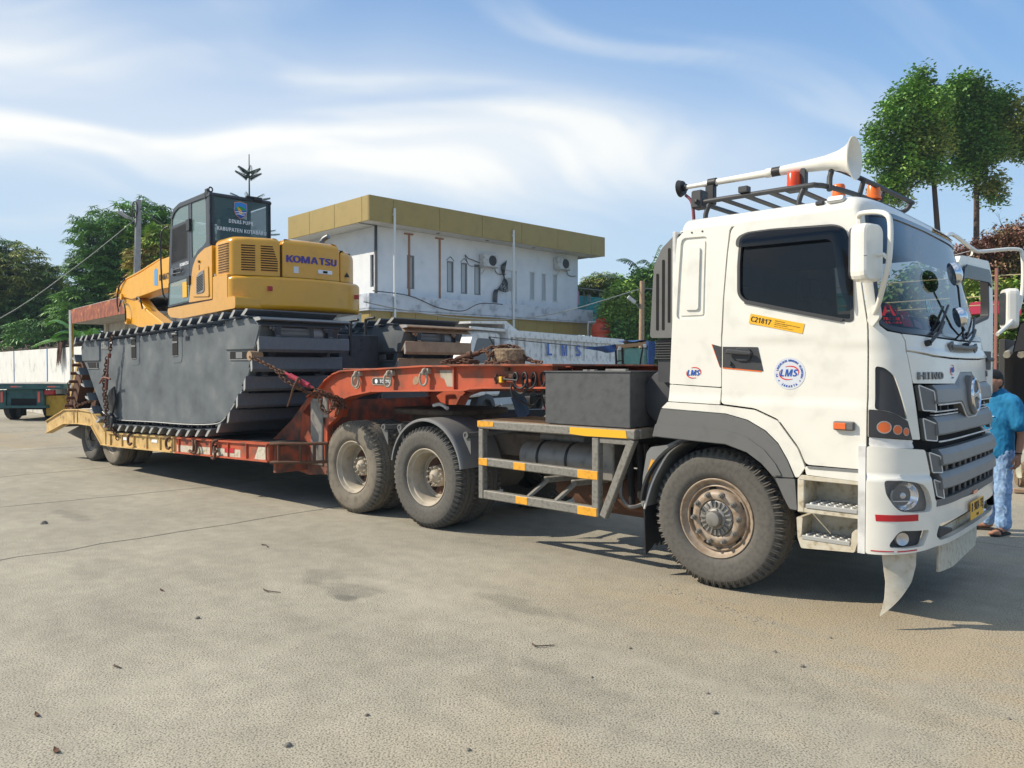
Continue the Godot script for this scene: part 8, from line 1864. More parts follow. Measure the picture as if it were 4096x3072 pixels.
	for q in [V(0.5, 1, -0.2), V(-0.35, 1, 0.2), V(0.1, 1, -0.1), V(0.7, 0.7, -0.5)]: grow.call(grow, V(-0.6, 3.9, -16.8), q.normalized(), 0.85, 0.018, 4)
	b.tube([V(-0.5, 0, -16.9), V(-0.6, 3.95, -16.8)], 0.05, 6, 0.03)
	part(T, "branch", b, M.bark)
	# bare trees seen through the truck's cab, and what stands between them
	for q in [[V(-2.2, 0, -14.6), 0.5, "nearest the truck's windscreen pillar"], [V(-1.2, 0, -15.3), 0.35, "right of the forked one, seen through the cab"], [V(-3.4, 0, -16.0), 0.6, "farthest left, seen through the cab"]]:
		T = thing("bare_tree", "grey leafless tree, %s" % q[2], "tree", q[0])
		b = MB.new()
		b.tube([q[0], q[0] + V(0.05, 2.2, 0)], 0.13, 8, 0.1)
		for d in [V(0.4, 1, -0.3), V(-0.45, 1, 0.3), V(0.1, 1, 0.1)]: grow.call(grow, q[0] + V(0.05, 2.15, 0), d.normalized(), 1.3, 0.07, 4)
		part(T, "branch", b, M.polegrey)
	bl = [-3.5, 0.9, -15.5, 0.9, -2.4, 0.9, -16.4, 0.9, -1.4, 0.9, -17.2, 0.9, -4.4, 1.0, -14.8, 1.0, -0.6, 0.9, -17.6, 0.9, -3.2, 2.3, -15.2, 0.7, -2.5, 2.5, -15.8, 0.7, -1.8, 2.4, -16.4, 0.7, -3.0, 3.2, -15.5, 0.55, -2.1, 3.3, -16.2, 0.5, -1.3, 3.0, -16.9, 0.6, -2.6, 3.9, -15.9, 0.35]
	T = thing("low_hedge", "ragged dark hedge beneath the bare trees seen through the truck's cab", "hedge", V(-2.5, 0, -16.4)); branches(T, V(-2.5, 0, -16.4), V(-2.5, 0.8, -16.4), 0.06, bl); crown(T, bl, 1, 300, [g1, g2, ol], 10, 0.5, 1.2)
	b = MB.new(); b.bx(-4.4, -3.2, 0, 3.0, -13.6, -12.6); single("brick_kiosk", b, M.concrete, "small grey kiosk carrying a teal crate, seen through the truck's windscreen", "kiosk")
	b = MB.new(); b.bx(-4.0, -3.4, 3.0, 3.42, -13.3, -12.9); b.bx(-4.03, -3.37, 3.36, 3.44, -13.33, -12.87); single("crate", b, M.teal, "teal crate on the grey kiosk, seen through the truck's windscreen", "crate")
	# banana plants
	var bm := mat(L(0.14, 0.33, 0.05), 0.4, 0, M.dust, 1.0); bm.backlight_enabled = true; bm.backlight = Color(0.3, 0.45, 0.08)
	T = thing("banana_plant", "banana plant with bright broad leaves behind the wall beside the rusty awning", "banana plant", V(-26.7, 0, -4.5))
	var k := 0
	for q in [[V(-26.6, 2.5, -4.6), V(-26.8, 3.1, -4.4), V(-27.1, 3.4, -4.0), V(-27.4, 3.2, -3.7)], [V(-26.6, 2.5, -4.6), V(-26.7, 2.95, -4.45), V(-27.0, 3.0, -4.1), V(-27.25, 2.75, -3.85)], [V(-26.6, 2.4, -4.6), V(-26.9, 2.75, -4.3), V(-27.4, 2.7, -3.8), V(-27.8, 2.45, -3.4)], [V(-26.5, 2.3, -4.7), V(-26.3, 2.9, -4.8), V(-26.15, 3.1, -4.9), V(-26.0, 2.8, -5.0)], [V(-26.5, 2.2, -4.7), V(-26.45, 2.7, -4.6), V(-26.4, 3.0, -4.55), V(-26.35, 2.5, -4.45)]]:
		b = MB.new(); banana_leaf(b, q, 0.27, 0.15, 30 + k); part(T, "leaf", b, bm); k += 1
	b = MB.new(); b.cyl(V(-26.6, 0, -4.6), V(-26.6, 2.5, -4.6), 0.14, 0.09); part(T, "stem", b, M.wood)
	b = MB.new()
	for i in 8: banana_leaf(b, [V(-26.85 + i * 0.04, 2.6, -4.0), V(-26.9 + i * 0.05, 2.3, -3.95), V(-26.9 + i * 0.05, 1.8 + 0.07 * (i % 3), -3.92)], 0.05, 0.6, 50 + i)
	part(T, "dead_leaf", b, M.rust)
	var bd := mat(L(0.05, 0.10, 0.035), 0.5); bd.backlight_enabled = true; bd.backlight = Color(0.08, 0.12, 0.04)
	T = thing("banana_plant", "tattered banana plant against the sky behind the green trees right of the office", "banana plant", V(-20.0, 0, -30.5))
	for q in [[V(-20.0, 6.3, -30.5), V(-20.3, 7.2, -30.3), V(-20.7, 7.6, -29.9), V(-21.1, 7.55, -29.5)], [V(-20.0, 6.3, -30.5), V(-19.6, 7.5, -30.8), V(-19.4, 8.2, -31.0), V(-19.3, 8.35, -31.1)], [V(-19.7, 6.4, -30.8), V(-19.8, 7.3, -30.7), V(-20.0, 7.55, -30.5), V(-20.3, 7.4, -30.2)], [V(-20.0, 6.0, -30.5), V(-20.9, 6.6, -29.6), V(-21.5, 6.75, -29.1), V(-22.0, 6.6, -28.7)], [V(-20.0, 6.0, -30.5), V(-19.7, 6.8, -30.7), V(-19.4, 6.8, -30.9), V(-19.1, 6.3, -31.2)]]:
		b = MB.new(); banana_leaf(b, q, 0.34, 0.9, 60 + k); part(T, "leaf", b, bd); k += 1
	b = MB.new(); b.cyl(V(-20, 0, -30.5), V(-20, 6.3, -30.5), 0.16, 0.1); part(T, "stem", b, M.wood)
	# the star-shaped pine behind the excavator's cab
	T = thing("norfolk_pine", "young pine with a bare tip and star-like tiers rising behind the excavator's cab", "tree", V(-37.75, 0, -17.3))
	b = MB.new(); b.cyl(V(-37.7, 0, -17.3), V(-37.82, 13.8, -17.39), 0.16, 0.025, 8); part(T, "trunk", b, M.bark)
	var pm := mat(L(0.035, 0.07, 0.04), 0.7)
	for q in [[12.45, 0.75, 0.42, 5], [12.75, 0.62, 0.3, 5], [11.1, 1.15, 0.35, 7], [10.9, 1.0, 0.15, 5], [9.2, 1.7, 0.25, 8], [8.2, 1.8, 0.15, 8]]:
		for i in q[3]:
			var a: float = TAU * i / q[3] + q[0] * 2.0
			var d := V(cos(a), 0, sin(a))
			var o := []
			for s in 6: o.append(V(-37.79, q[0], -17.36) + d * q[1] * s / 5.0 + V(0, q[2] * pow(s / 5.0, 0.8), 0))
			b = MB.new(); b.tube(o, 0.03, 5, 0.012)
			rng.seed = i + int(q[0] * 10)
			for s in 22:
				var t := 0.1 + 0.9 * s / 22.0
				var p: Vector3 = V(-37.79, q[0], -17.36) + d * q[1] * t + V(0, q[2] * pow(t, 0.8), 0)
				for g in [-1.0, 1.0]:
					var sd: Vector3 = d.cross(Vector3.UP) * g
					leaf(b, p, (sd * 0.7 + d * 0.4 + V(0, -0.5, 0)).normalized(), 0.26 * (1.15 - t * 0.7), 0.05, 0.2)
			part(T, "tier_branch", b, pm)

# ---------- the man ----------
func sdbone(p: Vector3, a: Vector3, b: Vector3, ra: float, rb: float) -> float:
	var d := b - a
	var t := clampf((p - a).dot(d) / maxf(d.length_squared(), 1e-9), 0, 1)
	return p.distance_to(a + d * t) - lerpf(ra, rb, t)
func flesh(bones: Array, cell: float, k: float) -> MB:
	# tapered bones joined by a smooth minimum, meshed as surface nets
	var lo := Vector3.ONE * 1e9; var hi := -lo
	for q in bones:
		for e in [[q[0], q[2]], [q[1], q[3]]]:
			lo = lo.min(e[0] - Vector3.ONE * (e[1] + cell * 3 + k)); hi = hi.max(e[0] + Vector3.ONE * (e[1] + cell * 3 + k))
	var n := Vector3i(((hi - lo) / cell).ceil()) + Vector3i.ONE
	var f := PackedFloat32Array(); f.resize(n.x * n.y * n.z); f.fill(1.0)
	for q in bones:
		var m: float = maxf(q[2], q[3]) + k + cell * 2
		var a0 := Vector3i(((q[0].min(q[1]) - Vector3.ONE * m - lo) / cell).floor()).clamp(Vector3i.ZERO, n - Vector3i.ONE)
		var a1 := Vector3i(((q[0].max(q[1]) + Vector3.ONE * m - lo) / cell).ceil()).clamp(Vector3i.ZERO, n - Vector3i.ONE)
		var sq: Vector3 = q[4] if q.size() > 4 else Vector3.ONE
		for z in range(a0.z, a1.z + 1):
			for y in range(a0.y, a1.y + 1):
				var row := (z * n.y + y) * n.x
				for x in range(a0.x, a1.x + 1):
					var p := lo + Vector3(x, y, z) * cell
					var d := sdbone(p * sq, q[0] * sq, q[1] * sq, q[2], q[3])
					var o := f[row + x]
					var h := maxf(k - absf(o - d), 0.0) / k
					f[row + x] = minf(o, d) - h * h * k * 0.25
	var idx := PackedInt32Array(); idx.resize(f.size()); idx.fill(-1)
	var vs := PackedVector3Array(); var ns := PackedVector3Array()
	var st := [1, n.x, n.x * n.y]
	for z in n.z - 1:
		for y in n.y - 1:
			for x in n.x - 1:
				var i := (z * n.y + y) * n.x + x
				var c := [f[i], f[i + 1], f[i + n.x], f[i + n.x + 1], f[i + st[2]], f[i + st[2] + 1], f[i + st[2] + n.x], f[i + st[2] + n.x + 1]]
				var neg := 0
				for e in c: if e < 0: neg += 1
				if neg == 0 or neg == 8: continue
				var s := Vector3.ZERO; var w := 0
				for e in [[0, 1], [2, 3], [4, 5], [6, 7], [0, 2], [1, 3], [4, 6], [5, 7], [0, 4], [1, 5], [2, 6], [3, 7]]:
					var u: float = c[e[0]]; var v: float = c[e[1]]
					if (u < 0) != (v < 0):
						var t := u / (u - v)
						s += Vector3(e[0] & 1, (e[0] >> 1) & 1, e[0] >> 2).lerp(Vector3(e[1] & 1, (e[1] >> 1) & 1, e[1] >> 2), t); w += 1
				idx[i] = vs.size()
				vs.append(lo + (Vector3(x, y, z) + s / w) * cell)
				ns.append(Vector3(c[1] + c[3] + c[5] + c[7] - c[0] - c[2] - c[4] - c[6], c[2] + c[3] + c[6] + c[7] - c[0] - c[1] - c[4] - c[5], c[4] + c[5] + c[6] + c[7] - c[0] - c[1] - c[2] - c[3]).normalized())
	var b := MB.new()
	for z in range(1, n.z - 1):
		for y in range(1, n.y - 1):
			for x in range(1, n.x - 1):
				var i := (z * n.y + y) * n.x + x
				for ax in 3:
					var j: int = i + st[ax]
					if (f[i] < 0) == (f[j] < 0): continue
					var u: int = st[(ax + 1) % 3]; var v: int = st[(ax + 2) % 3]
					var q := [idx[i - u - v], idx[i - v], idx[i], idx[i - u]]
					if q.min() < 0: continue
					if f[i] >= 0: q.reverse()
					b.trin(vs[q[0]], vs[q[1]], vs[q[2]], ns[q[0]], ns[q[1]], ns[q[2]]); b.trin(vs[q[0]], vs[q[2]], vs[q[3]], ns[q[0]], ns[q[2]], ns[q[3]])
	return b
func man() -> void:
	# he faces +z here, his left is +x; turned and placed at the end
	var A := Transform3D(Basis(Vector3.UP, -0.42), V(1.2, 0, -3.8))
	var P := thing("person", "man in a blue T-shirt and faded jeans holding a cigarette behind the truck's front", "person", V(1.2, 0, -3.8))
	var S := V(0.19, 1.36, 0); var E := V(0.255, 1.08, -0.035); var W := V(0.262, 0.845, 0.035)
	var bones := [[V(0, 1.40, -0.02), V(0, 1.50, 0.05), 0.056, 0.052], [V(0, 1.585, 0.06), V(0, 1.565, 0.09), 0.088, 0.08], [V(0, 1.50, 0.125), V(0, 1.53, 0.115), 0.048, 0.06], [V(0, 1.533, 0.175), V(0, 1.565, 0.17), 0.014, 0.009], [V(-0.08, 1.55, 0.06), V(-0.08, 1.575, 0.06), 0.016, 0.02], [V(0.08, 1.55, 0.06), V(0.08, 1.575, 0.06), 0.016, 0.02],
		[V(0.0, 1.36, -0.01), V(0, 0.95, 0), 0.1, 0.11], [S * V(-1, 1, 1), V(-0.25, 1.08, -0.03), 0.05, 0.04], [V(-0.25, 1.08, -0.03), V(-0.24, 0.85, 0.04), 0.042, 0.028], [S, E, 0.05, 0.042], [E, W, 0.042, 0.028],
		[V(0.09, 0.25, 0.0), V(0.09, 0.085, -0.005), 0.045, 0.036], [V(-0.1, 0.25, -0.06), V(-0.13, 0.085, -0.09), 0.045, 0.036], [V(0.09, 0.06, -0.03), V(0.105, 0.035, 0.13), 0.036, 0.03, V(1, 1.15, 1)], [V(-0.13, 0.06, -0.11), V(-0.24, 0.035, 0.0), 0.036, 0.03, V(1, 1.15, 1)]]
	for t in 5:
		bones.append([V(0.075 + t * 0.017, 0.03, 0.13), V(0.072 + t * 0.02, 0.026, 0.185 - t * 0.011), 0.013, 0.011 if t else 0.014])
		bones.append([V(-0.225 - t * 0.012, 0.03, 0.03 - t * 0.012), V(-0.255 - t * 0.015, 0.026, 0.05 - t * 0.02), 0.013, 0.011])
	var b := flesh(bones, 0.012, 0.03)
	# hands with separate fingers on a finer grid
	for s in [1.0, -1.0]:
		var w := W if s > 0 else V(-0.24, 0.85, 0.04)
		var h := [[w + V(0, 0.02, 0), w + V(0.004 * s, -0.03, 0.006), 0.027, 0.024], [w + V(-0.002 * s, -0.03, -0.012), w + V(0.0, -0.085, -0.014), 0.017, 0.016], [w + V(0.0, -0.03, 0.022), w + V(0, -0.085, 0.026), 0.018, 0.016]]
		for t in 4:
			var z := 0.032 - t * 0.019
			var l: float = [0.9, 1.0, 0.94, 0.76][t]
			var k0 := w + V(0.0, -0.088, z); var k1 := k0 + V(-0.012 * s, -0.036 * l, 0.006); var k2 := k1 + V(-0.02 * s, -0.022 * l, 0.004); var k3 := k2 + V(-0.022 * s, -0.006 * l, 0.0)
			h.append([k0, k1, 0.0095, 0.009]); h.append([k1, k2, 0.009, 0.0082]); h.append([k2, k3, 0.0082, 0.007])
		var t0 := w + V(-0.008 * s, -0.035, 0.034); var t1 := w + V(-0.02 * s, -0.07, 0.055); var t2 := w + V(-0.03 * s, -0.1, 0.052)
		h.append([t0, t1, 0.014, 0.011]); h.append([t1, t2, 0.011, 0.008])
		var hb := flesh(h, 0.004, 0.008)
		b.p.append_array(hb.p); b.n.append_array(hb.n)
	var body := part(P, "body", b, M.skin, A)
	b = flesh([[V(0, 1.61, 0.045), V(0, 1.575, 0.03), 0.092, 0.088], [V(0, 1.635, 0.09), V(0, 1.625, 0.05), 0.07, 0.08]], 0.014, 0.02); part(body, "hair", b, M.hair)
	b = flesh([[V(0, 1.38, -0.01), V(0, 1.2, 0.0), 0.125, 0.145, V(0.75, 1, 1.1)], [V(0, 1.2, 0.0), V(0.0, 0.86, 0.0), 0.14, 0.145, V(0.8, 1, 1.1)], [V(-0.15, 1.385, 0), V(0.15, 1.385, 0), 0.06, 0.06], [S, V(0.245, 1.14, -0.025), 0.068, 0.077], [S * V(-1, 1, 1), V(-0.24, 1.14, -0.02), 0.068, 0.077], [V(0, 1.44, -0.02), V(0, 1.42, 0), 0.068, 0.08]], 0.014, 0.04)
	rough(b, 0.006, 9.0, 3); part(body, "shirt", b, M.shirt)
	b = flesh([[V(0, 0.92, 0), V(0, 0.84, 0), 0.125, 0.13, V(0.85, 1, 1.15)], [V(0.085, 0.85, 0), V(0.095, 0.47, 0.015), 0.095, 0.07], [V(0.095, 0.47, 0.015), V(0.09, 0.12, -0.005), 0.07, 0.062], [V(-0.085, 0.85, 0), V(-0.1, 0.47, 0.0), 0.095, 0.07], [V(-0.1, 0.47, 0.0), V(-0.125, 0.12, -0.08), 0.07, 0.062], [V(0.09, 0.125, -0.005), V(0.09, 0.115, -0.005), 0.068, 0.066]], 0.013, 0.03)
	rough(b, 0.009, 11.0, 5); part(body, "jeans", b, M.jeans)
	b = MB.new(); b.box(V(-0.02, 1.225, 0.146), V(0.2, 0.006, 0.006)); part(body, "chest_stripe", b, M.inkwhite)
	b = MB.new(); b.lathe(Transform3D(Basis(Vector3.RIGHT, PI / 2), W + V(0, 0.02, 0)), [Vector2(0, 0.029), Vector2(0.0, 0.033), Vector2(0.012, 0.033), Vector2(0.012, 0.029)], 16); part(body, "bracelet", b, M.black)
	for s in 2:
		b = MB.new()
		var c := V(0.098, 0.0, 0.05) if s == 0 else V(-0.19, 0.0, -0.045)
		var tb := Basis(Vector3.UP, 0.1 if s == 0 else -0.8)
		b.prism(rnd(pv([-0.04, -0.14, 0.04, -0.14, 0.05, 0.1, 0.03, 0.15, -0.03, 0.15, -0.05, 0.1]), 0.03), Transform3D(tb * Basis(V(-1, 0, 0), V(0, 0, 1), V(0, 1, 0)), c), 0.022, 0.004)
		var o := []
		for i in 9: o.append(c + tb * V(0.055 * cos(PI * i / 8.0), 0.02 + 0.052 * sin(PI * i / 8.0), 0.06))
		b.tube(o, 0.009, 6)
		part(body, "sandal", b, M.sandal)
	b = MB.new(); b.cyl(W + V(-0.03, -0.14, 0.03), W + V(-0.01, -0.185, 0.075), 0.004); single("cigarette", xmb(b, A), M.inkwhite, "white cigarette held in the hand of the man in blue", "cigarette")
func xmb(b: MB, A: Transform3D) -> MB:
	for i in b.p.size(): b.p[i] = A * b.p[i]; b.n[i] = A.basis * b.n[i]
	return b
func rough(b: MB, d: float, fr: float, sd: int) -> void:
	# folds: the cloth is moved along its normals and the normals are bent with it
	var f := noise(sd, fr, 3)
	var g := func(p: Vector3) -> float: return 1.0 - absf(f.get_noise_3d(p.x * 1.2, p.y * 0.55, p.z * 1.2)) * 2.0
	for i in b.p.size():
		var p := b.p[i]; var m := b.n[i]
		var e := 0.01
		var h: float = g.call(p)
		var gr := Vector3(g.call(p + Vector3(e, 0, 0)) - h, g.call(p + Vector3(0, e, 0)) - h, g.call(p + Vector3(0, 0, e)) - h) / e * d
		b.p[i] = p + m * h * d
		b.n[i] = (m - (gr - m * gr.dot(m))).normalized()

# ---------- sky, ground and the small things lying on it ----------
func sky_image() -> Image:
	var w := 1536; var h := 768
	var im := Image.create(w, h, false, Image.FORMAT_RGBF)
	var f1 := noise(3, 0.9, 6); var f2 := noise(8, 2.2, 5); var f3 := noise(15, 0.35, 3)
	for j in h:
		var el := (0.5 - (j + 0.5) / h) * 180.0
		var base: Color
		if el < 0: base = Color(0.30, 0.29, 0.27)
		elif el < 6: base = Color(0.66, 0.80, 0.90).lerp(Color(0.50, 0.70, 0.88), el / 6.0)
		elif el < 16: base = Color(0.50, 0.70, 0.88).lerp(Color(0.255, 0.475, 0.80), (el - 6) / 10.0)
		elif el < 30: base = Color(0.255, 0.475, 0.80).lerp(Color(0.125, 0.30, 0.64), (el - 16) / 14.0)
		else: base = Color(0.125, 0.30, 0.64).lerp(Color(0.13, 0.26, 0.52), (el - 30) / 60.0)
		var sy := sin(deg_to_rad(el)); var cy := cos(deg_to_rad(el))
		for i in w:
			var ang := wrapf((i + 0.5) / w * TAU, -PI, PI)
			if el < 0:
				im.set_pixel(i, j, base); continue
			var d := Vector2(sin(ang), -cos(ang)) * cy
			var az := wrapf(rad_to_deg(ang) + 42.0, -180.0, 180.0)
			var p := d / (sy + 0.16)
			p = p.rotated(0.9)
			var q := p + Vector2(f3.get_noise_2d(p.x, p.y), f3.get_noise_2d(p.x + 40, p.y)) * 0.8
			var n := f1.get_noise_2d(q.x * 0.45, q.y * 1.5) * 0.5 + 0.5
			var n2 := f2.get_noise_2d(q.x * 0.5, q.y * 2.6) * 0.5 + 0.5
			var left := smoothstep(-0.15, 0.9, cos(deg_to_rad(az + 50.0)))
			var w2 := lerpf(2.6, 5.5, left)
			var band := exp(-pow((el - lerpf(13.5, 16.0, left)) / w2, 2.0))
			var c := band * (0.10 + 0.75 * left * left) * (0.35 + 0.9 * smoothstep(0.3, 0.75, n))
			var patch := exp(-pow((el - 22.0) / 4.5, 2.0)) * exp(-pow((az - 4.0) / 11.0, 2.0))
			c += smoothstep(0.48, 0.78, n * 0.55 + n2 * 0.45) * (0.22 + 0.5 * patch) * smoothstep(2.0, 12.0, el)
			c += 0.22 * left * smoothstep(40.0, 12.0, el)
			c += smoothstep(27.0, 50.0, el) * (0.35 + 0.5 * smoothstep(0.3, 0.7, n))  # cloud added overhead, out of view, to brighten and neutralise the light in shadows
			c = clampf(c, 0, 1)
			var col := base.lerp(Color(0.80, 0.86, 0.90).lerp(Color(0.98, 0.99, 0.97), left * band), c) * 0.86
			im.set_pixel(i, j, col)
	return im
func ground_tints() -> ImageTexture:
	# broad tones of the concrete yard, 24 m across; columns run along x, rows along z
	var s := 768
	var im := Image.create(s, s, false, Image.FORMAT_RGB8)
	var f1 := noise(41, 0.35, 5); var f2 := noise(42, 1.6, 4); var f3 := noise(43, 5.0, 3)
	for j in s:
		var z := (j + 0.5) / s * 24.0 - 12.0
		for i in s:
			var x := (i + 0.5) / s * 24.0 - 16.0
			var a := f1.get_noise_2d(x, z * 1.5); var b := f2.get_noise_2d(x * 0.8, z * 2.0); var c := f3.get_noise_2d(x, z)
			var v := 0.88 + 0.08 * a + 0.045 * b + 0.05 * c
			var col := Color(v, v * 0.985, v * 0.945)
			# tan dust where the truck has turned
			var dz := z - (0.55 - 0.10 * (x - 0.5))
			var dust := exp(-pow(dz / 0.75, 2.0)) * smoothstep(-2.2, 0.2, x) * (0.65 + 0.5 * b) + 0.55 * smoothstep(-0.1, 0.35, a + 0.2 * b) * smoothstep(-1.0, 1.5, x)
			col = col.lerp(Color(0.90, 0.83, 0.72), clampf(dust, 0, 1) * 0.7)
			# worn old oil stains
			for q in [[-2.05, 1.95, 0.35, 0.16, 0.22], [-1.94, 2.08, 0.13, 0.07, 0.35], [-2.6, 1.85, 0.25, 0.2, 0.12], [-0.9, 1.35, 0.5, 0.12, 0.16], [-6.9, 2.3, 0.6, 0.1, 0.15], [-4.2, 3.0, 0.5, 0.2, 0.08], [0.2, 2.4, 0.5, 0.35, 0.10], [1.6, 1.4, 0.5, 0.2, 0.08]]:
				var e := Vector2((x - q[0]) / q[2], (z - q[1]) / q[3]).length() + 0.5 * b + 0.3 * c
				col = col.lerp(Color(0.42, 0.43, 0.42), smoothstep(1.15, 0.5, e) * q[4] * 1.1)
			im.set_pixel(i, j, col)
	return ImageTexture.create_from_image(im)
func ground() -> void:
	var g := mat(L(0.52, 0.49, 0.42), 0.92)
	g.uv1_triplanar = true; g.uv1_world_triplanar = true; g.uv1_scale = Vector3.ONE / 3.1
	g.albedo_texture = ntex(51, 0.10, [0.0, L(0.22, 0.21, 0.19), 0.25, L(0.48, 0.47, 0.45), 0.42, L(0.78, 0.78, 0.77), 0.62, L(0.95, 0.95, 0.95), 1.0, Color.WHITE], 4, 2048)
	g.heightmap_enabled = true; g.heightmap_texture = ntex(51, 0.10, [0.0, 0.0, 0.3, 0.6, 1.0, 1.0], 4, 2048); g.heightmap_scale = 0.6
	g.detail_enabled = true; g.detail_blend_mode = BaseMaterial3D.BLEND_MODE_MUL; g.detail_uv_layer = BaseMaterial3D.DETAIL_UV_2
	g.uv2_triplanar = true; g.uv2_world_triplanar = true; g.uv2_scale = Vector3.ONE / 24.0; g.uv2_offset = Vector3(16.0 / 24.0, 0, 12.0 / 24.0)
	g.detail_albedo = ground_tints()
	var b := MB.new()
	b.quad(V(-400, -0.03, 400), V(400, -0.03, 400), V(400, -0.03, -400), V(-400, -0.03, -400))
	var G := struct("ground", b, mat(L(0.10, 0.09, 0.07), 0.95))
	# concrete slabs with ragged open joints
	rng.seed = 9
	var js := [-60.0, -30.0, -21.0, -15.5, -11.3, -8.0, -5.17, 40.0]
	var f := noise(61, 0.8, 4)
	var edge := func(k: int, z: float) -> float:
		return js[k] + (0.09 * f.get_noise_2d(z * 1.5, k * 9.0) + 0.02 * f.get_noise_2d(z * 9.0, k * 9.0) if k > 0 and k < 7 else 0.0) + (-0.13 * (z - 1.0) if k == 5 else 0.0)
	for k in js.size() - 1:
		for half in 2:
			var za := -60.0 if half == 0 else -3.2
			var zb := -3.21 if half == 0 else 40.0
			b = MB.new()
			var n := 40 if half == 0 else 90
			var o := []
			for i in n + 1:
				var t := float(i) / n
				var z := lerpf(za, zb, t) if half == 0 else za + (zb - za) * t * t
				o.append([V(edge.call(k, z) + 0.012, 0, z), V(edge.call(k + 1, z) - 0.012 - 0.012 * absf(f.get_noise_2d(z * 4.0, 77.0)), 0, z)])
			for i in n:
				b.quad(o[i + 1][0], o[i + 1][1], o[i][1], o[i][0])
				b.quad(o[i][0], o[i][0] - V(0, 0.03, 0), o[i + 1][0] - V(0, 0.03, 0), o[i + 1][0])
				b.quad(o[i + 1][1], o[i + 1][1] - V(0, 0.03, 0), o[i][1] - V(0, 0.03, 0), o[i][1])
			part(G, "concrete_slab", b, g)
	# crumbs of dried mud, pebbles, twigs
	var stone := mat(L(0.2, 0.18, 0.15), 0.9, 0, M.dirt, 8.0)
	var clod := func(bb: MB, c: Vector3, r: float) -> void:
		var k := 6
		var rg := []
		for l in [[0.0, 1.0], [0.55, 0.85], [0.85, 0.45]]:
			var a := []
			for i in k: a.append(c + V(cos(TAU * i / k), 0, sin(TAU * i / k)) * r * l[1] * rng.randf_range(0.75, 1.2) + V(0, r * l[0], 0))
			rg.append(a)
		for l in 2:
			for i in k: bb.quad(rg[l][(i + 1) % k], rg[l][i], rg[l + 1][i], rg[l + 1][(i + 1) % k])
		for i in k: bb.tri(rg[2][(i + 1) % k], rg[2][i], c + V(0, r * 0.95, 0))
	b = MB.new()
	for i in 130:
		var t := rng.randf()
		var c := V(lerpf(-0.35, 0.66, t) + rng.randfn() * 0.05, 0, lerpf(0.27, 0.5, t) + rng.randfn() * 0.07)
		clod.call(b, c, rng.randf_range(0.002, 0.008))
	for i in 900:
		var c := V(rng.randf_range(-9, 3), 0, rng.randf_range(-0.5, 4.8))
		clod.call(b, c, 0.0012 + 0.004 * pow(rng.randf(), 4.0))
	var m := struct("loose_grit", b, mat(L(0.27, 0.245, 0.2), 0.9))
	m.set_meta("kind", "stuff")
	var i := 0
	for q in [[1.043, 2.029, 0.012], [1.134, 1.141, 0.012], [0.917, 1.019, 0.010], [0.904, 1.839, 0.008], [1.079, 0.548, 0.009], [0.233, 1.556, 0.009], [0.323, 2.074, 0.007], [2.143, 1.124, 0.008], [-2.289, 3.058, 0.014], [-0.242, 3.633, 0.014], [-0.223, 3.204, 0.010], [0.399, 3.113, 0.010], [-6.69, 2.66, 0.03]]:
		b = MB.new(); clod.call(b, V(q[0], 0, q[1]), q[2] * 1.3); single("pebble", b, stone, "dark pebble lying on the open concrete yard in front of the truck", "pebble", "pebbles on the yard")
	for q in [[-2.493, 2.39, 0.09, 0.4, "near the grey stain before the drive wheels"], [-1.788, 3.782, 0.04, 0.1, "in the lower left of the yard"], [-3.9, 1.6, 0.07, -0.2, "just before the slab joint at left"], [-0.2, 1.9, 0.06, 0.7, "in the middle of the yard"]]:
		b = MB.new(); b.tube(smooth([V(q[0] - q[2], 0.006, q[1]), V(q[0], 0.012, q[1] + q[3] * 0.04), V(q[0] + q[2], 0.006, q[1] - q[3] * 0.1)], 3), 0.006, 5, 0.003); single("twig", b, M.bark, "short dry twig lying on the concrete %s" % q[4], "twig")
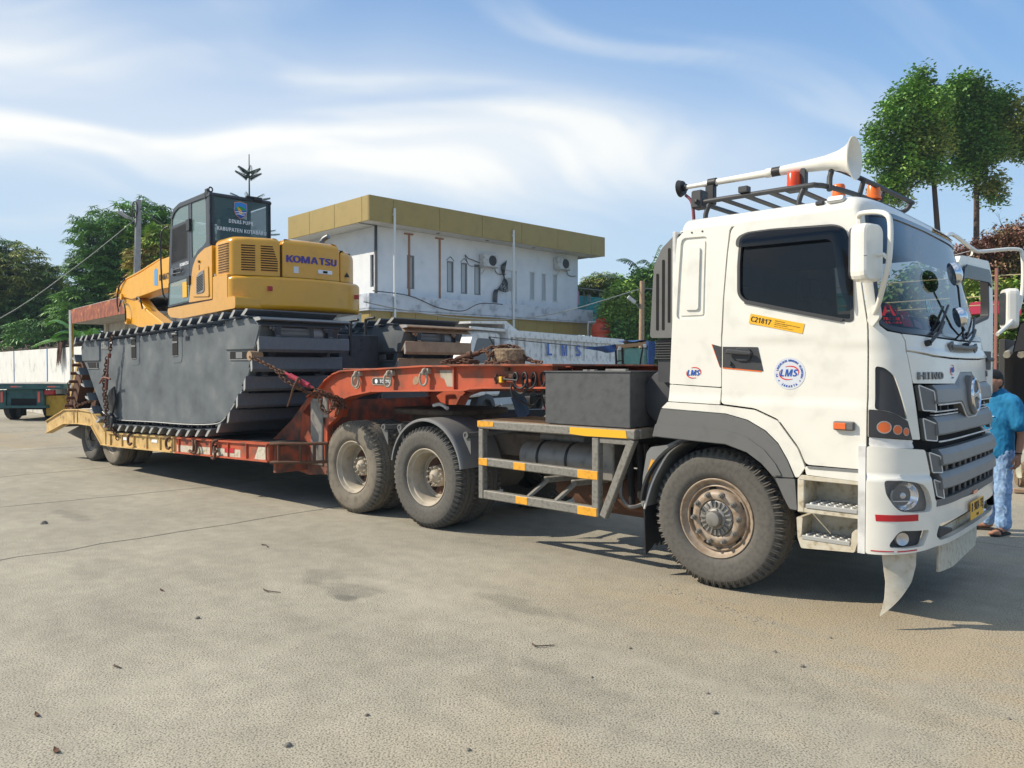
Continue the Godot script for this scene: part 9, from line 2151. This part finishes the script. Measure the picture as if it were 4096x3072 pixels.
	for q in [[-0.967, 4.357, 0.035, "nearest the bottom left corner"], [-1.436, 4.295, 0.03, "second from the bottom left corner"], [-3.14, 2.93, 0.03, "in the left middle of the yard"]]:
		b = MB.new(); b.skin(pv([-1, 0, -0.4, 0.35, 0.3, 0.3, 1, 0, 0.3, -0.35, -0.4, -0.3]), [], func(x: float, z: float) -> Vector3: return V(q[0] + x * q[2], 0.004 + 0.012 * x * x + 0.01 * z * z, q[1] - z * q[2]), 0.4, 0.4, 0.001); single("dry_leaf", b, M.rust, "curled dry leaf on the concrete, %s" % q[3], "leaf")

func _ready() -> void:
	var cam := Camera3D.new()
	cam.name = "camera"
	cam.keep_aspect = Camera3D.KEEP_HEIGHT
	cam.fov = rad_to_deg(2 * atan(384.0 / 777.09))
	cam.near = 0.05; cam.far = 1000
	cam.position = V(2.8582, 1.7217, 5.5548)
	cam.rotation = V(-0.0210, 0.7328, -0.0001)
	add_child(cam)
	cam.current = true
	var we := WorldEnvironment.new()
	var env := Environment.new()
	env.background_mode = Environment.BG_SKY
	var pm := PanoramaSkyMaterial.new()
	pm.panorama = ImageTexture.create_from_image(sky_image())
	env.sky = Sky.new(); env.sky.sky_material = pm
	env.background_energy_multiplier = 1.0
	env.tonemap_mode = Environment.TONE_MAPPER_LINEAR
	env.tonemap_exposure = 1.22
	env.sdfgi_enabled = true; env.ssao_enabled = true; env.ssil_enabled = true
	env.fog_enabled = true; env.fog_density = 0.0007; env.fog_light_color = Color(0.80, 0.88, 0.95)
	we.environment = env
	we.name = "environment"
	add_child(we)
	var sun := DirectionalLight3D.new()
	sun.name = "sun"
	sun.light_energy = 1.45; sun.light_color = Color(1.0, 0.955, 0.88); sun.light_angular_distance = 0.5; sun.shadow_enabled = true
	add_child(sun)
	sun.look_at_from_position(Vector3.ZERO, -V(-1.0, 1.0, 0.8), Vector3.UP)
	materials()
	make_plan()
	ground()
	office(); annex(); fence_wall()
	truck()
	trailer()
	excavator()
	lashings()
	flatbed(); dump_truck(); loader()
	right_side()
	plants()
	small_things()
	man()
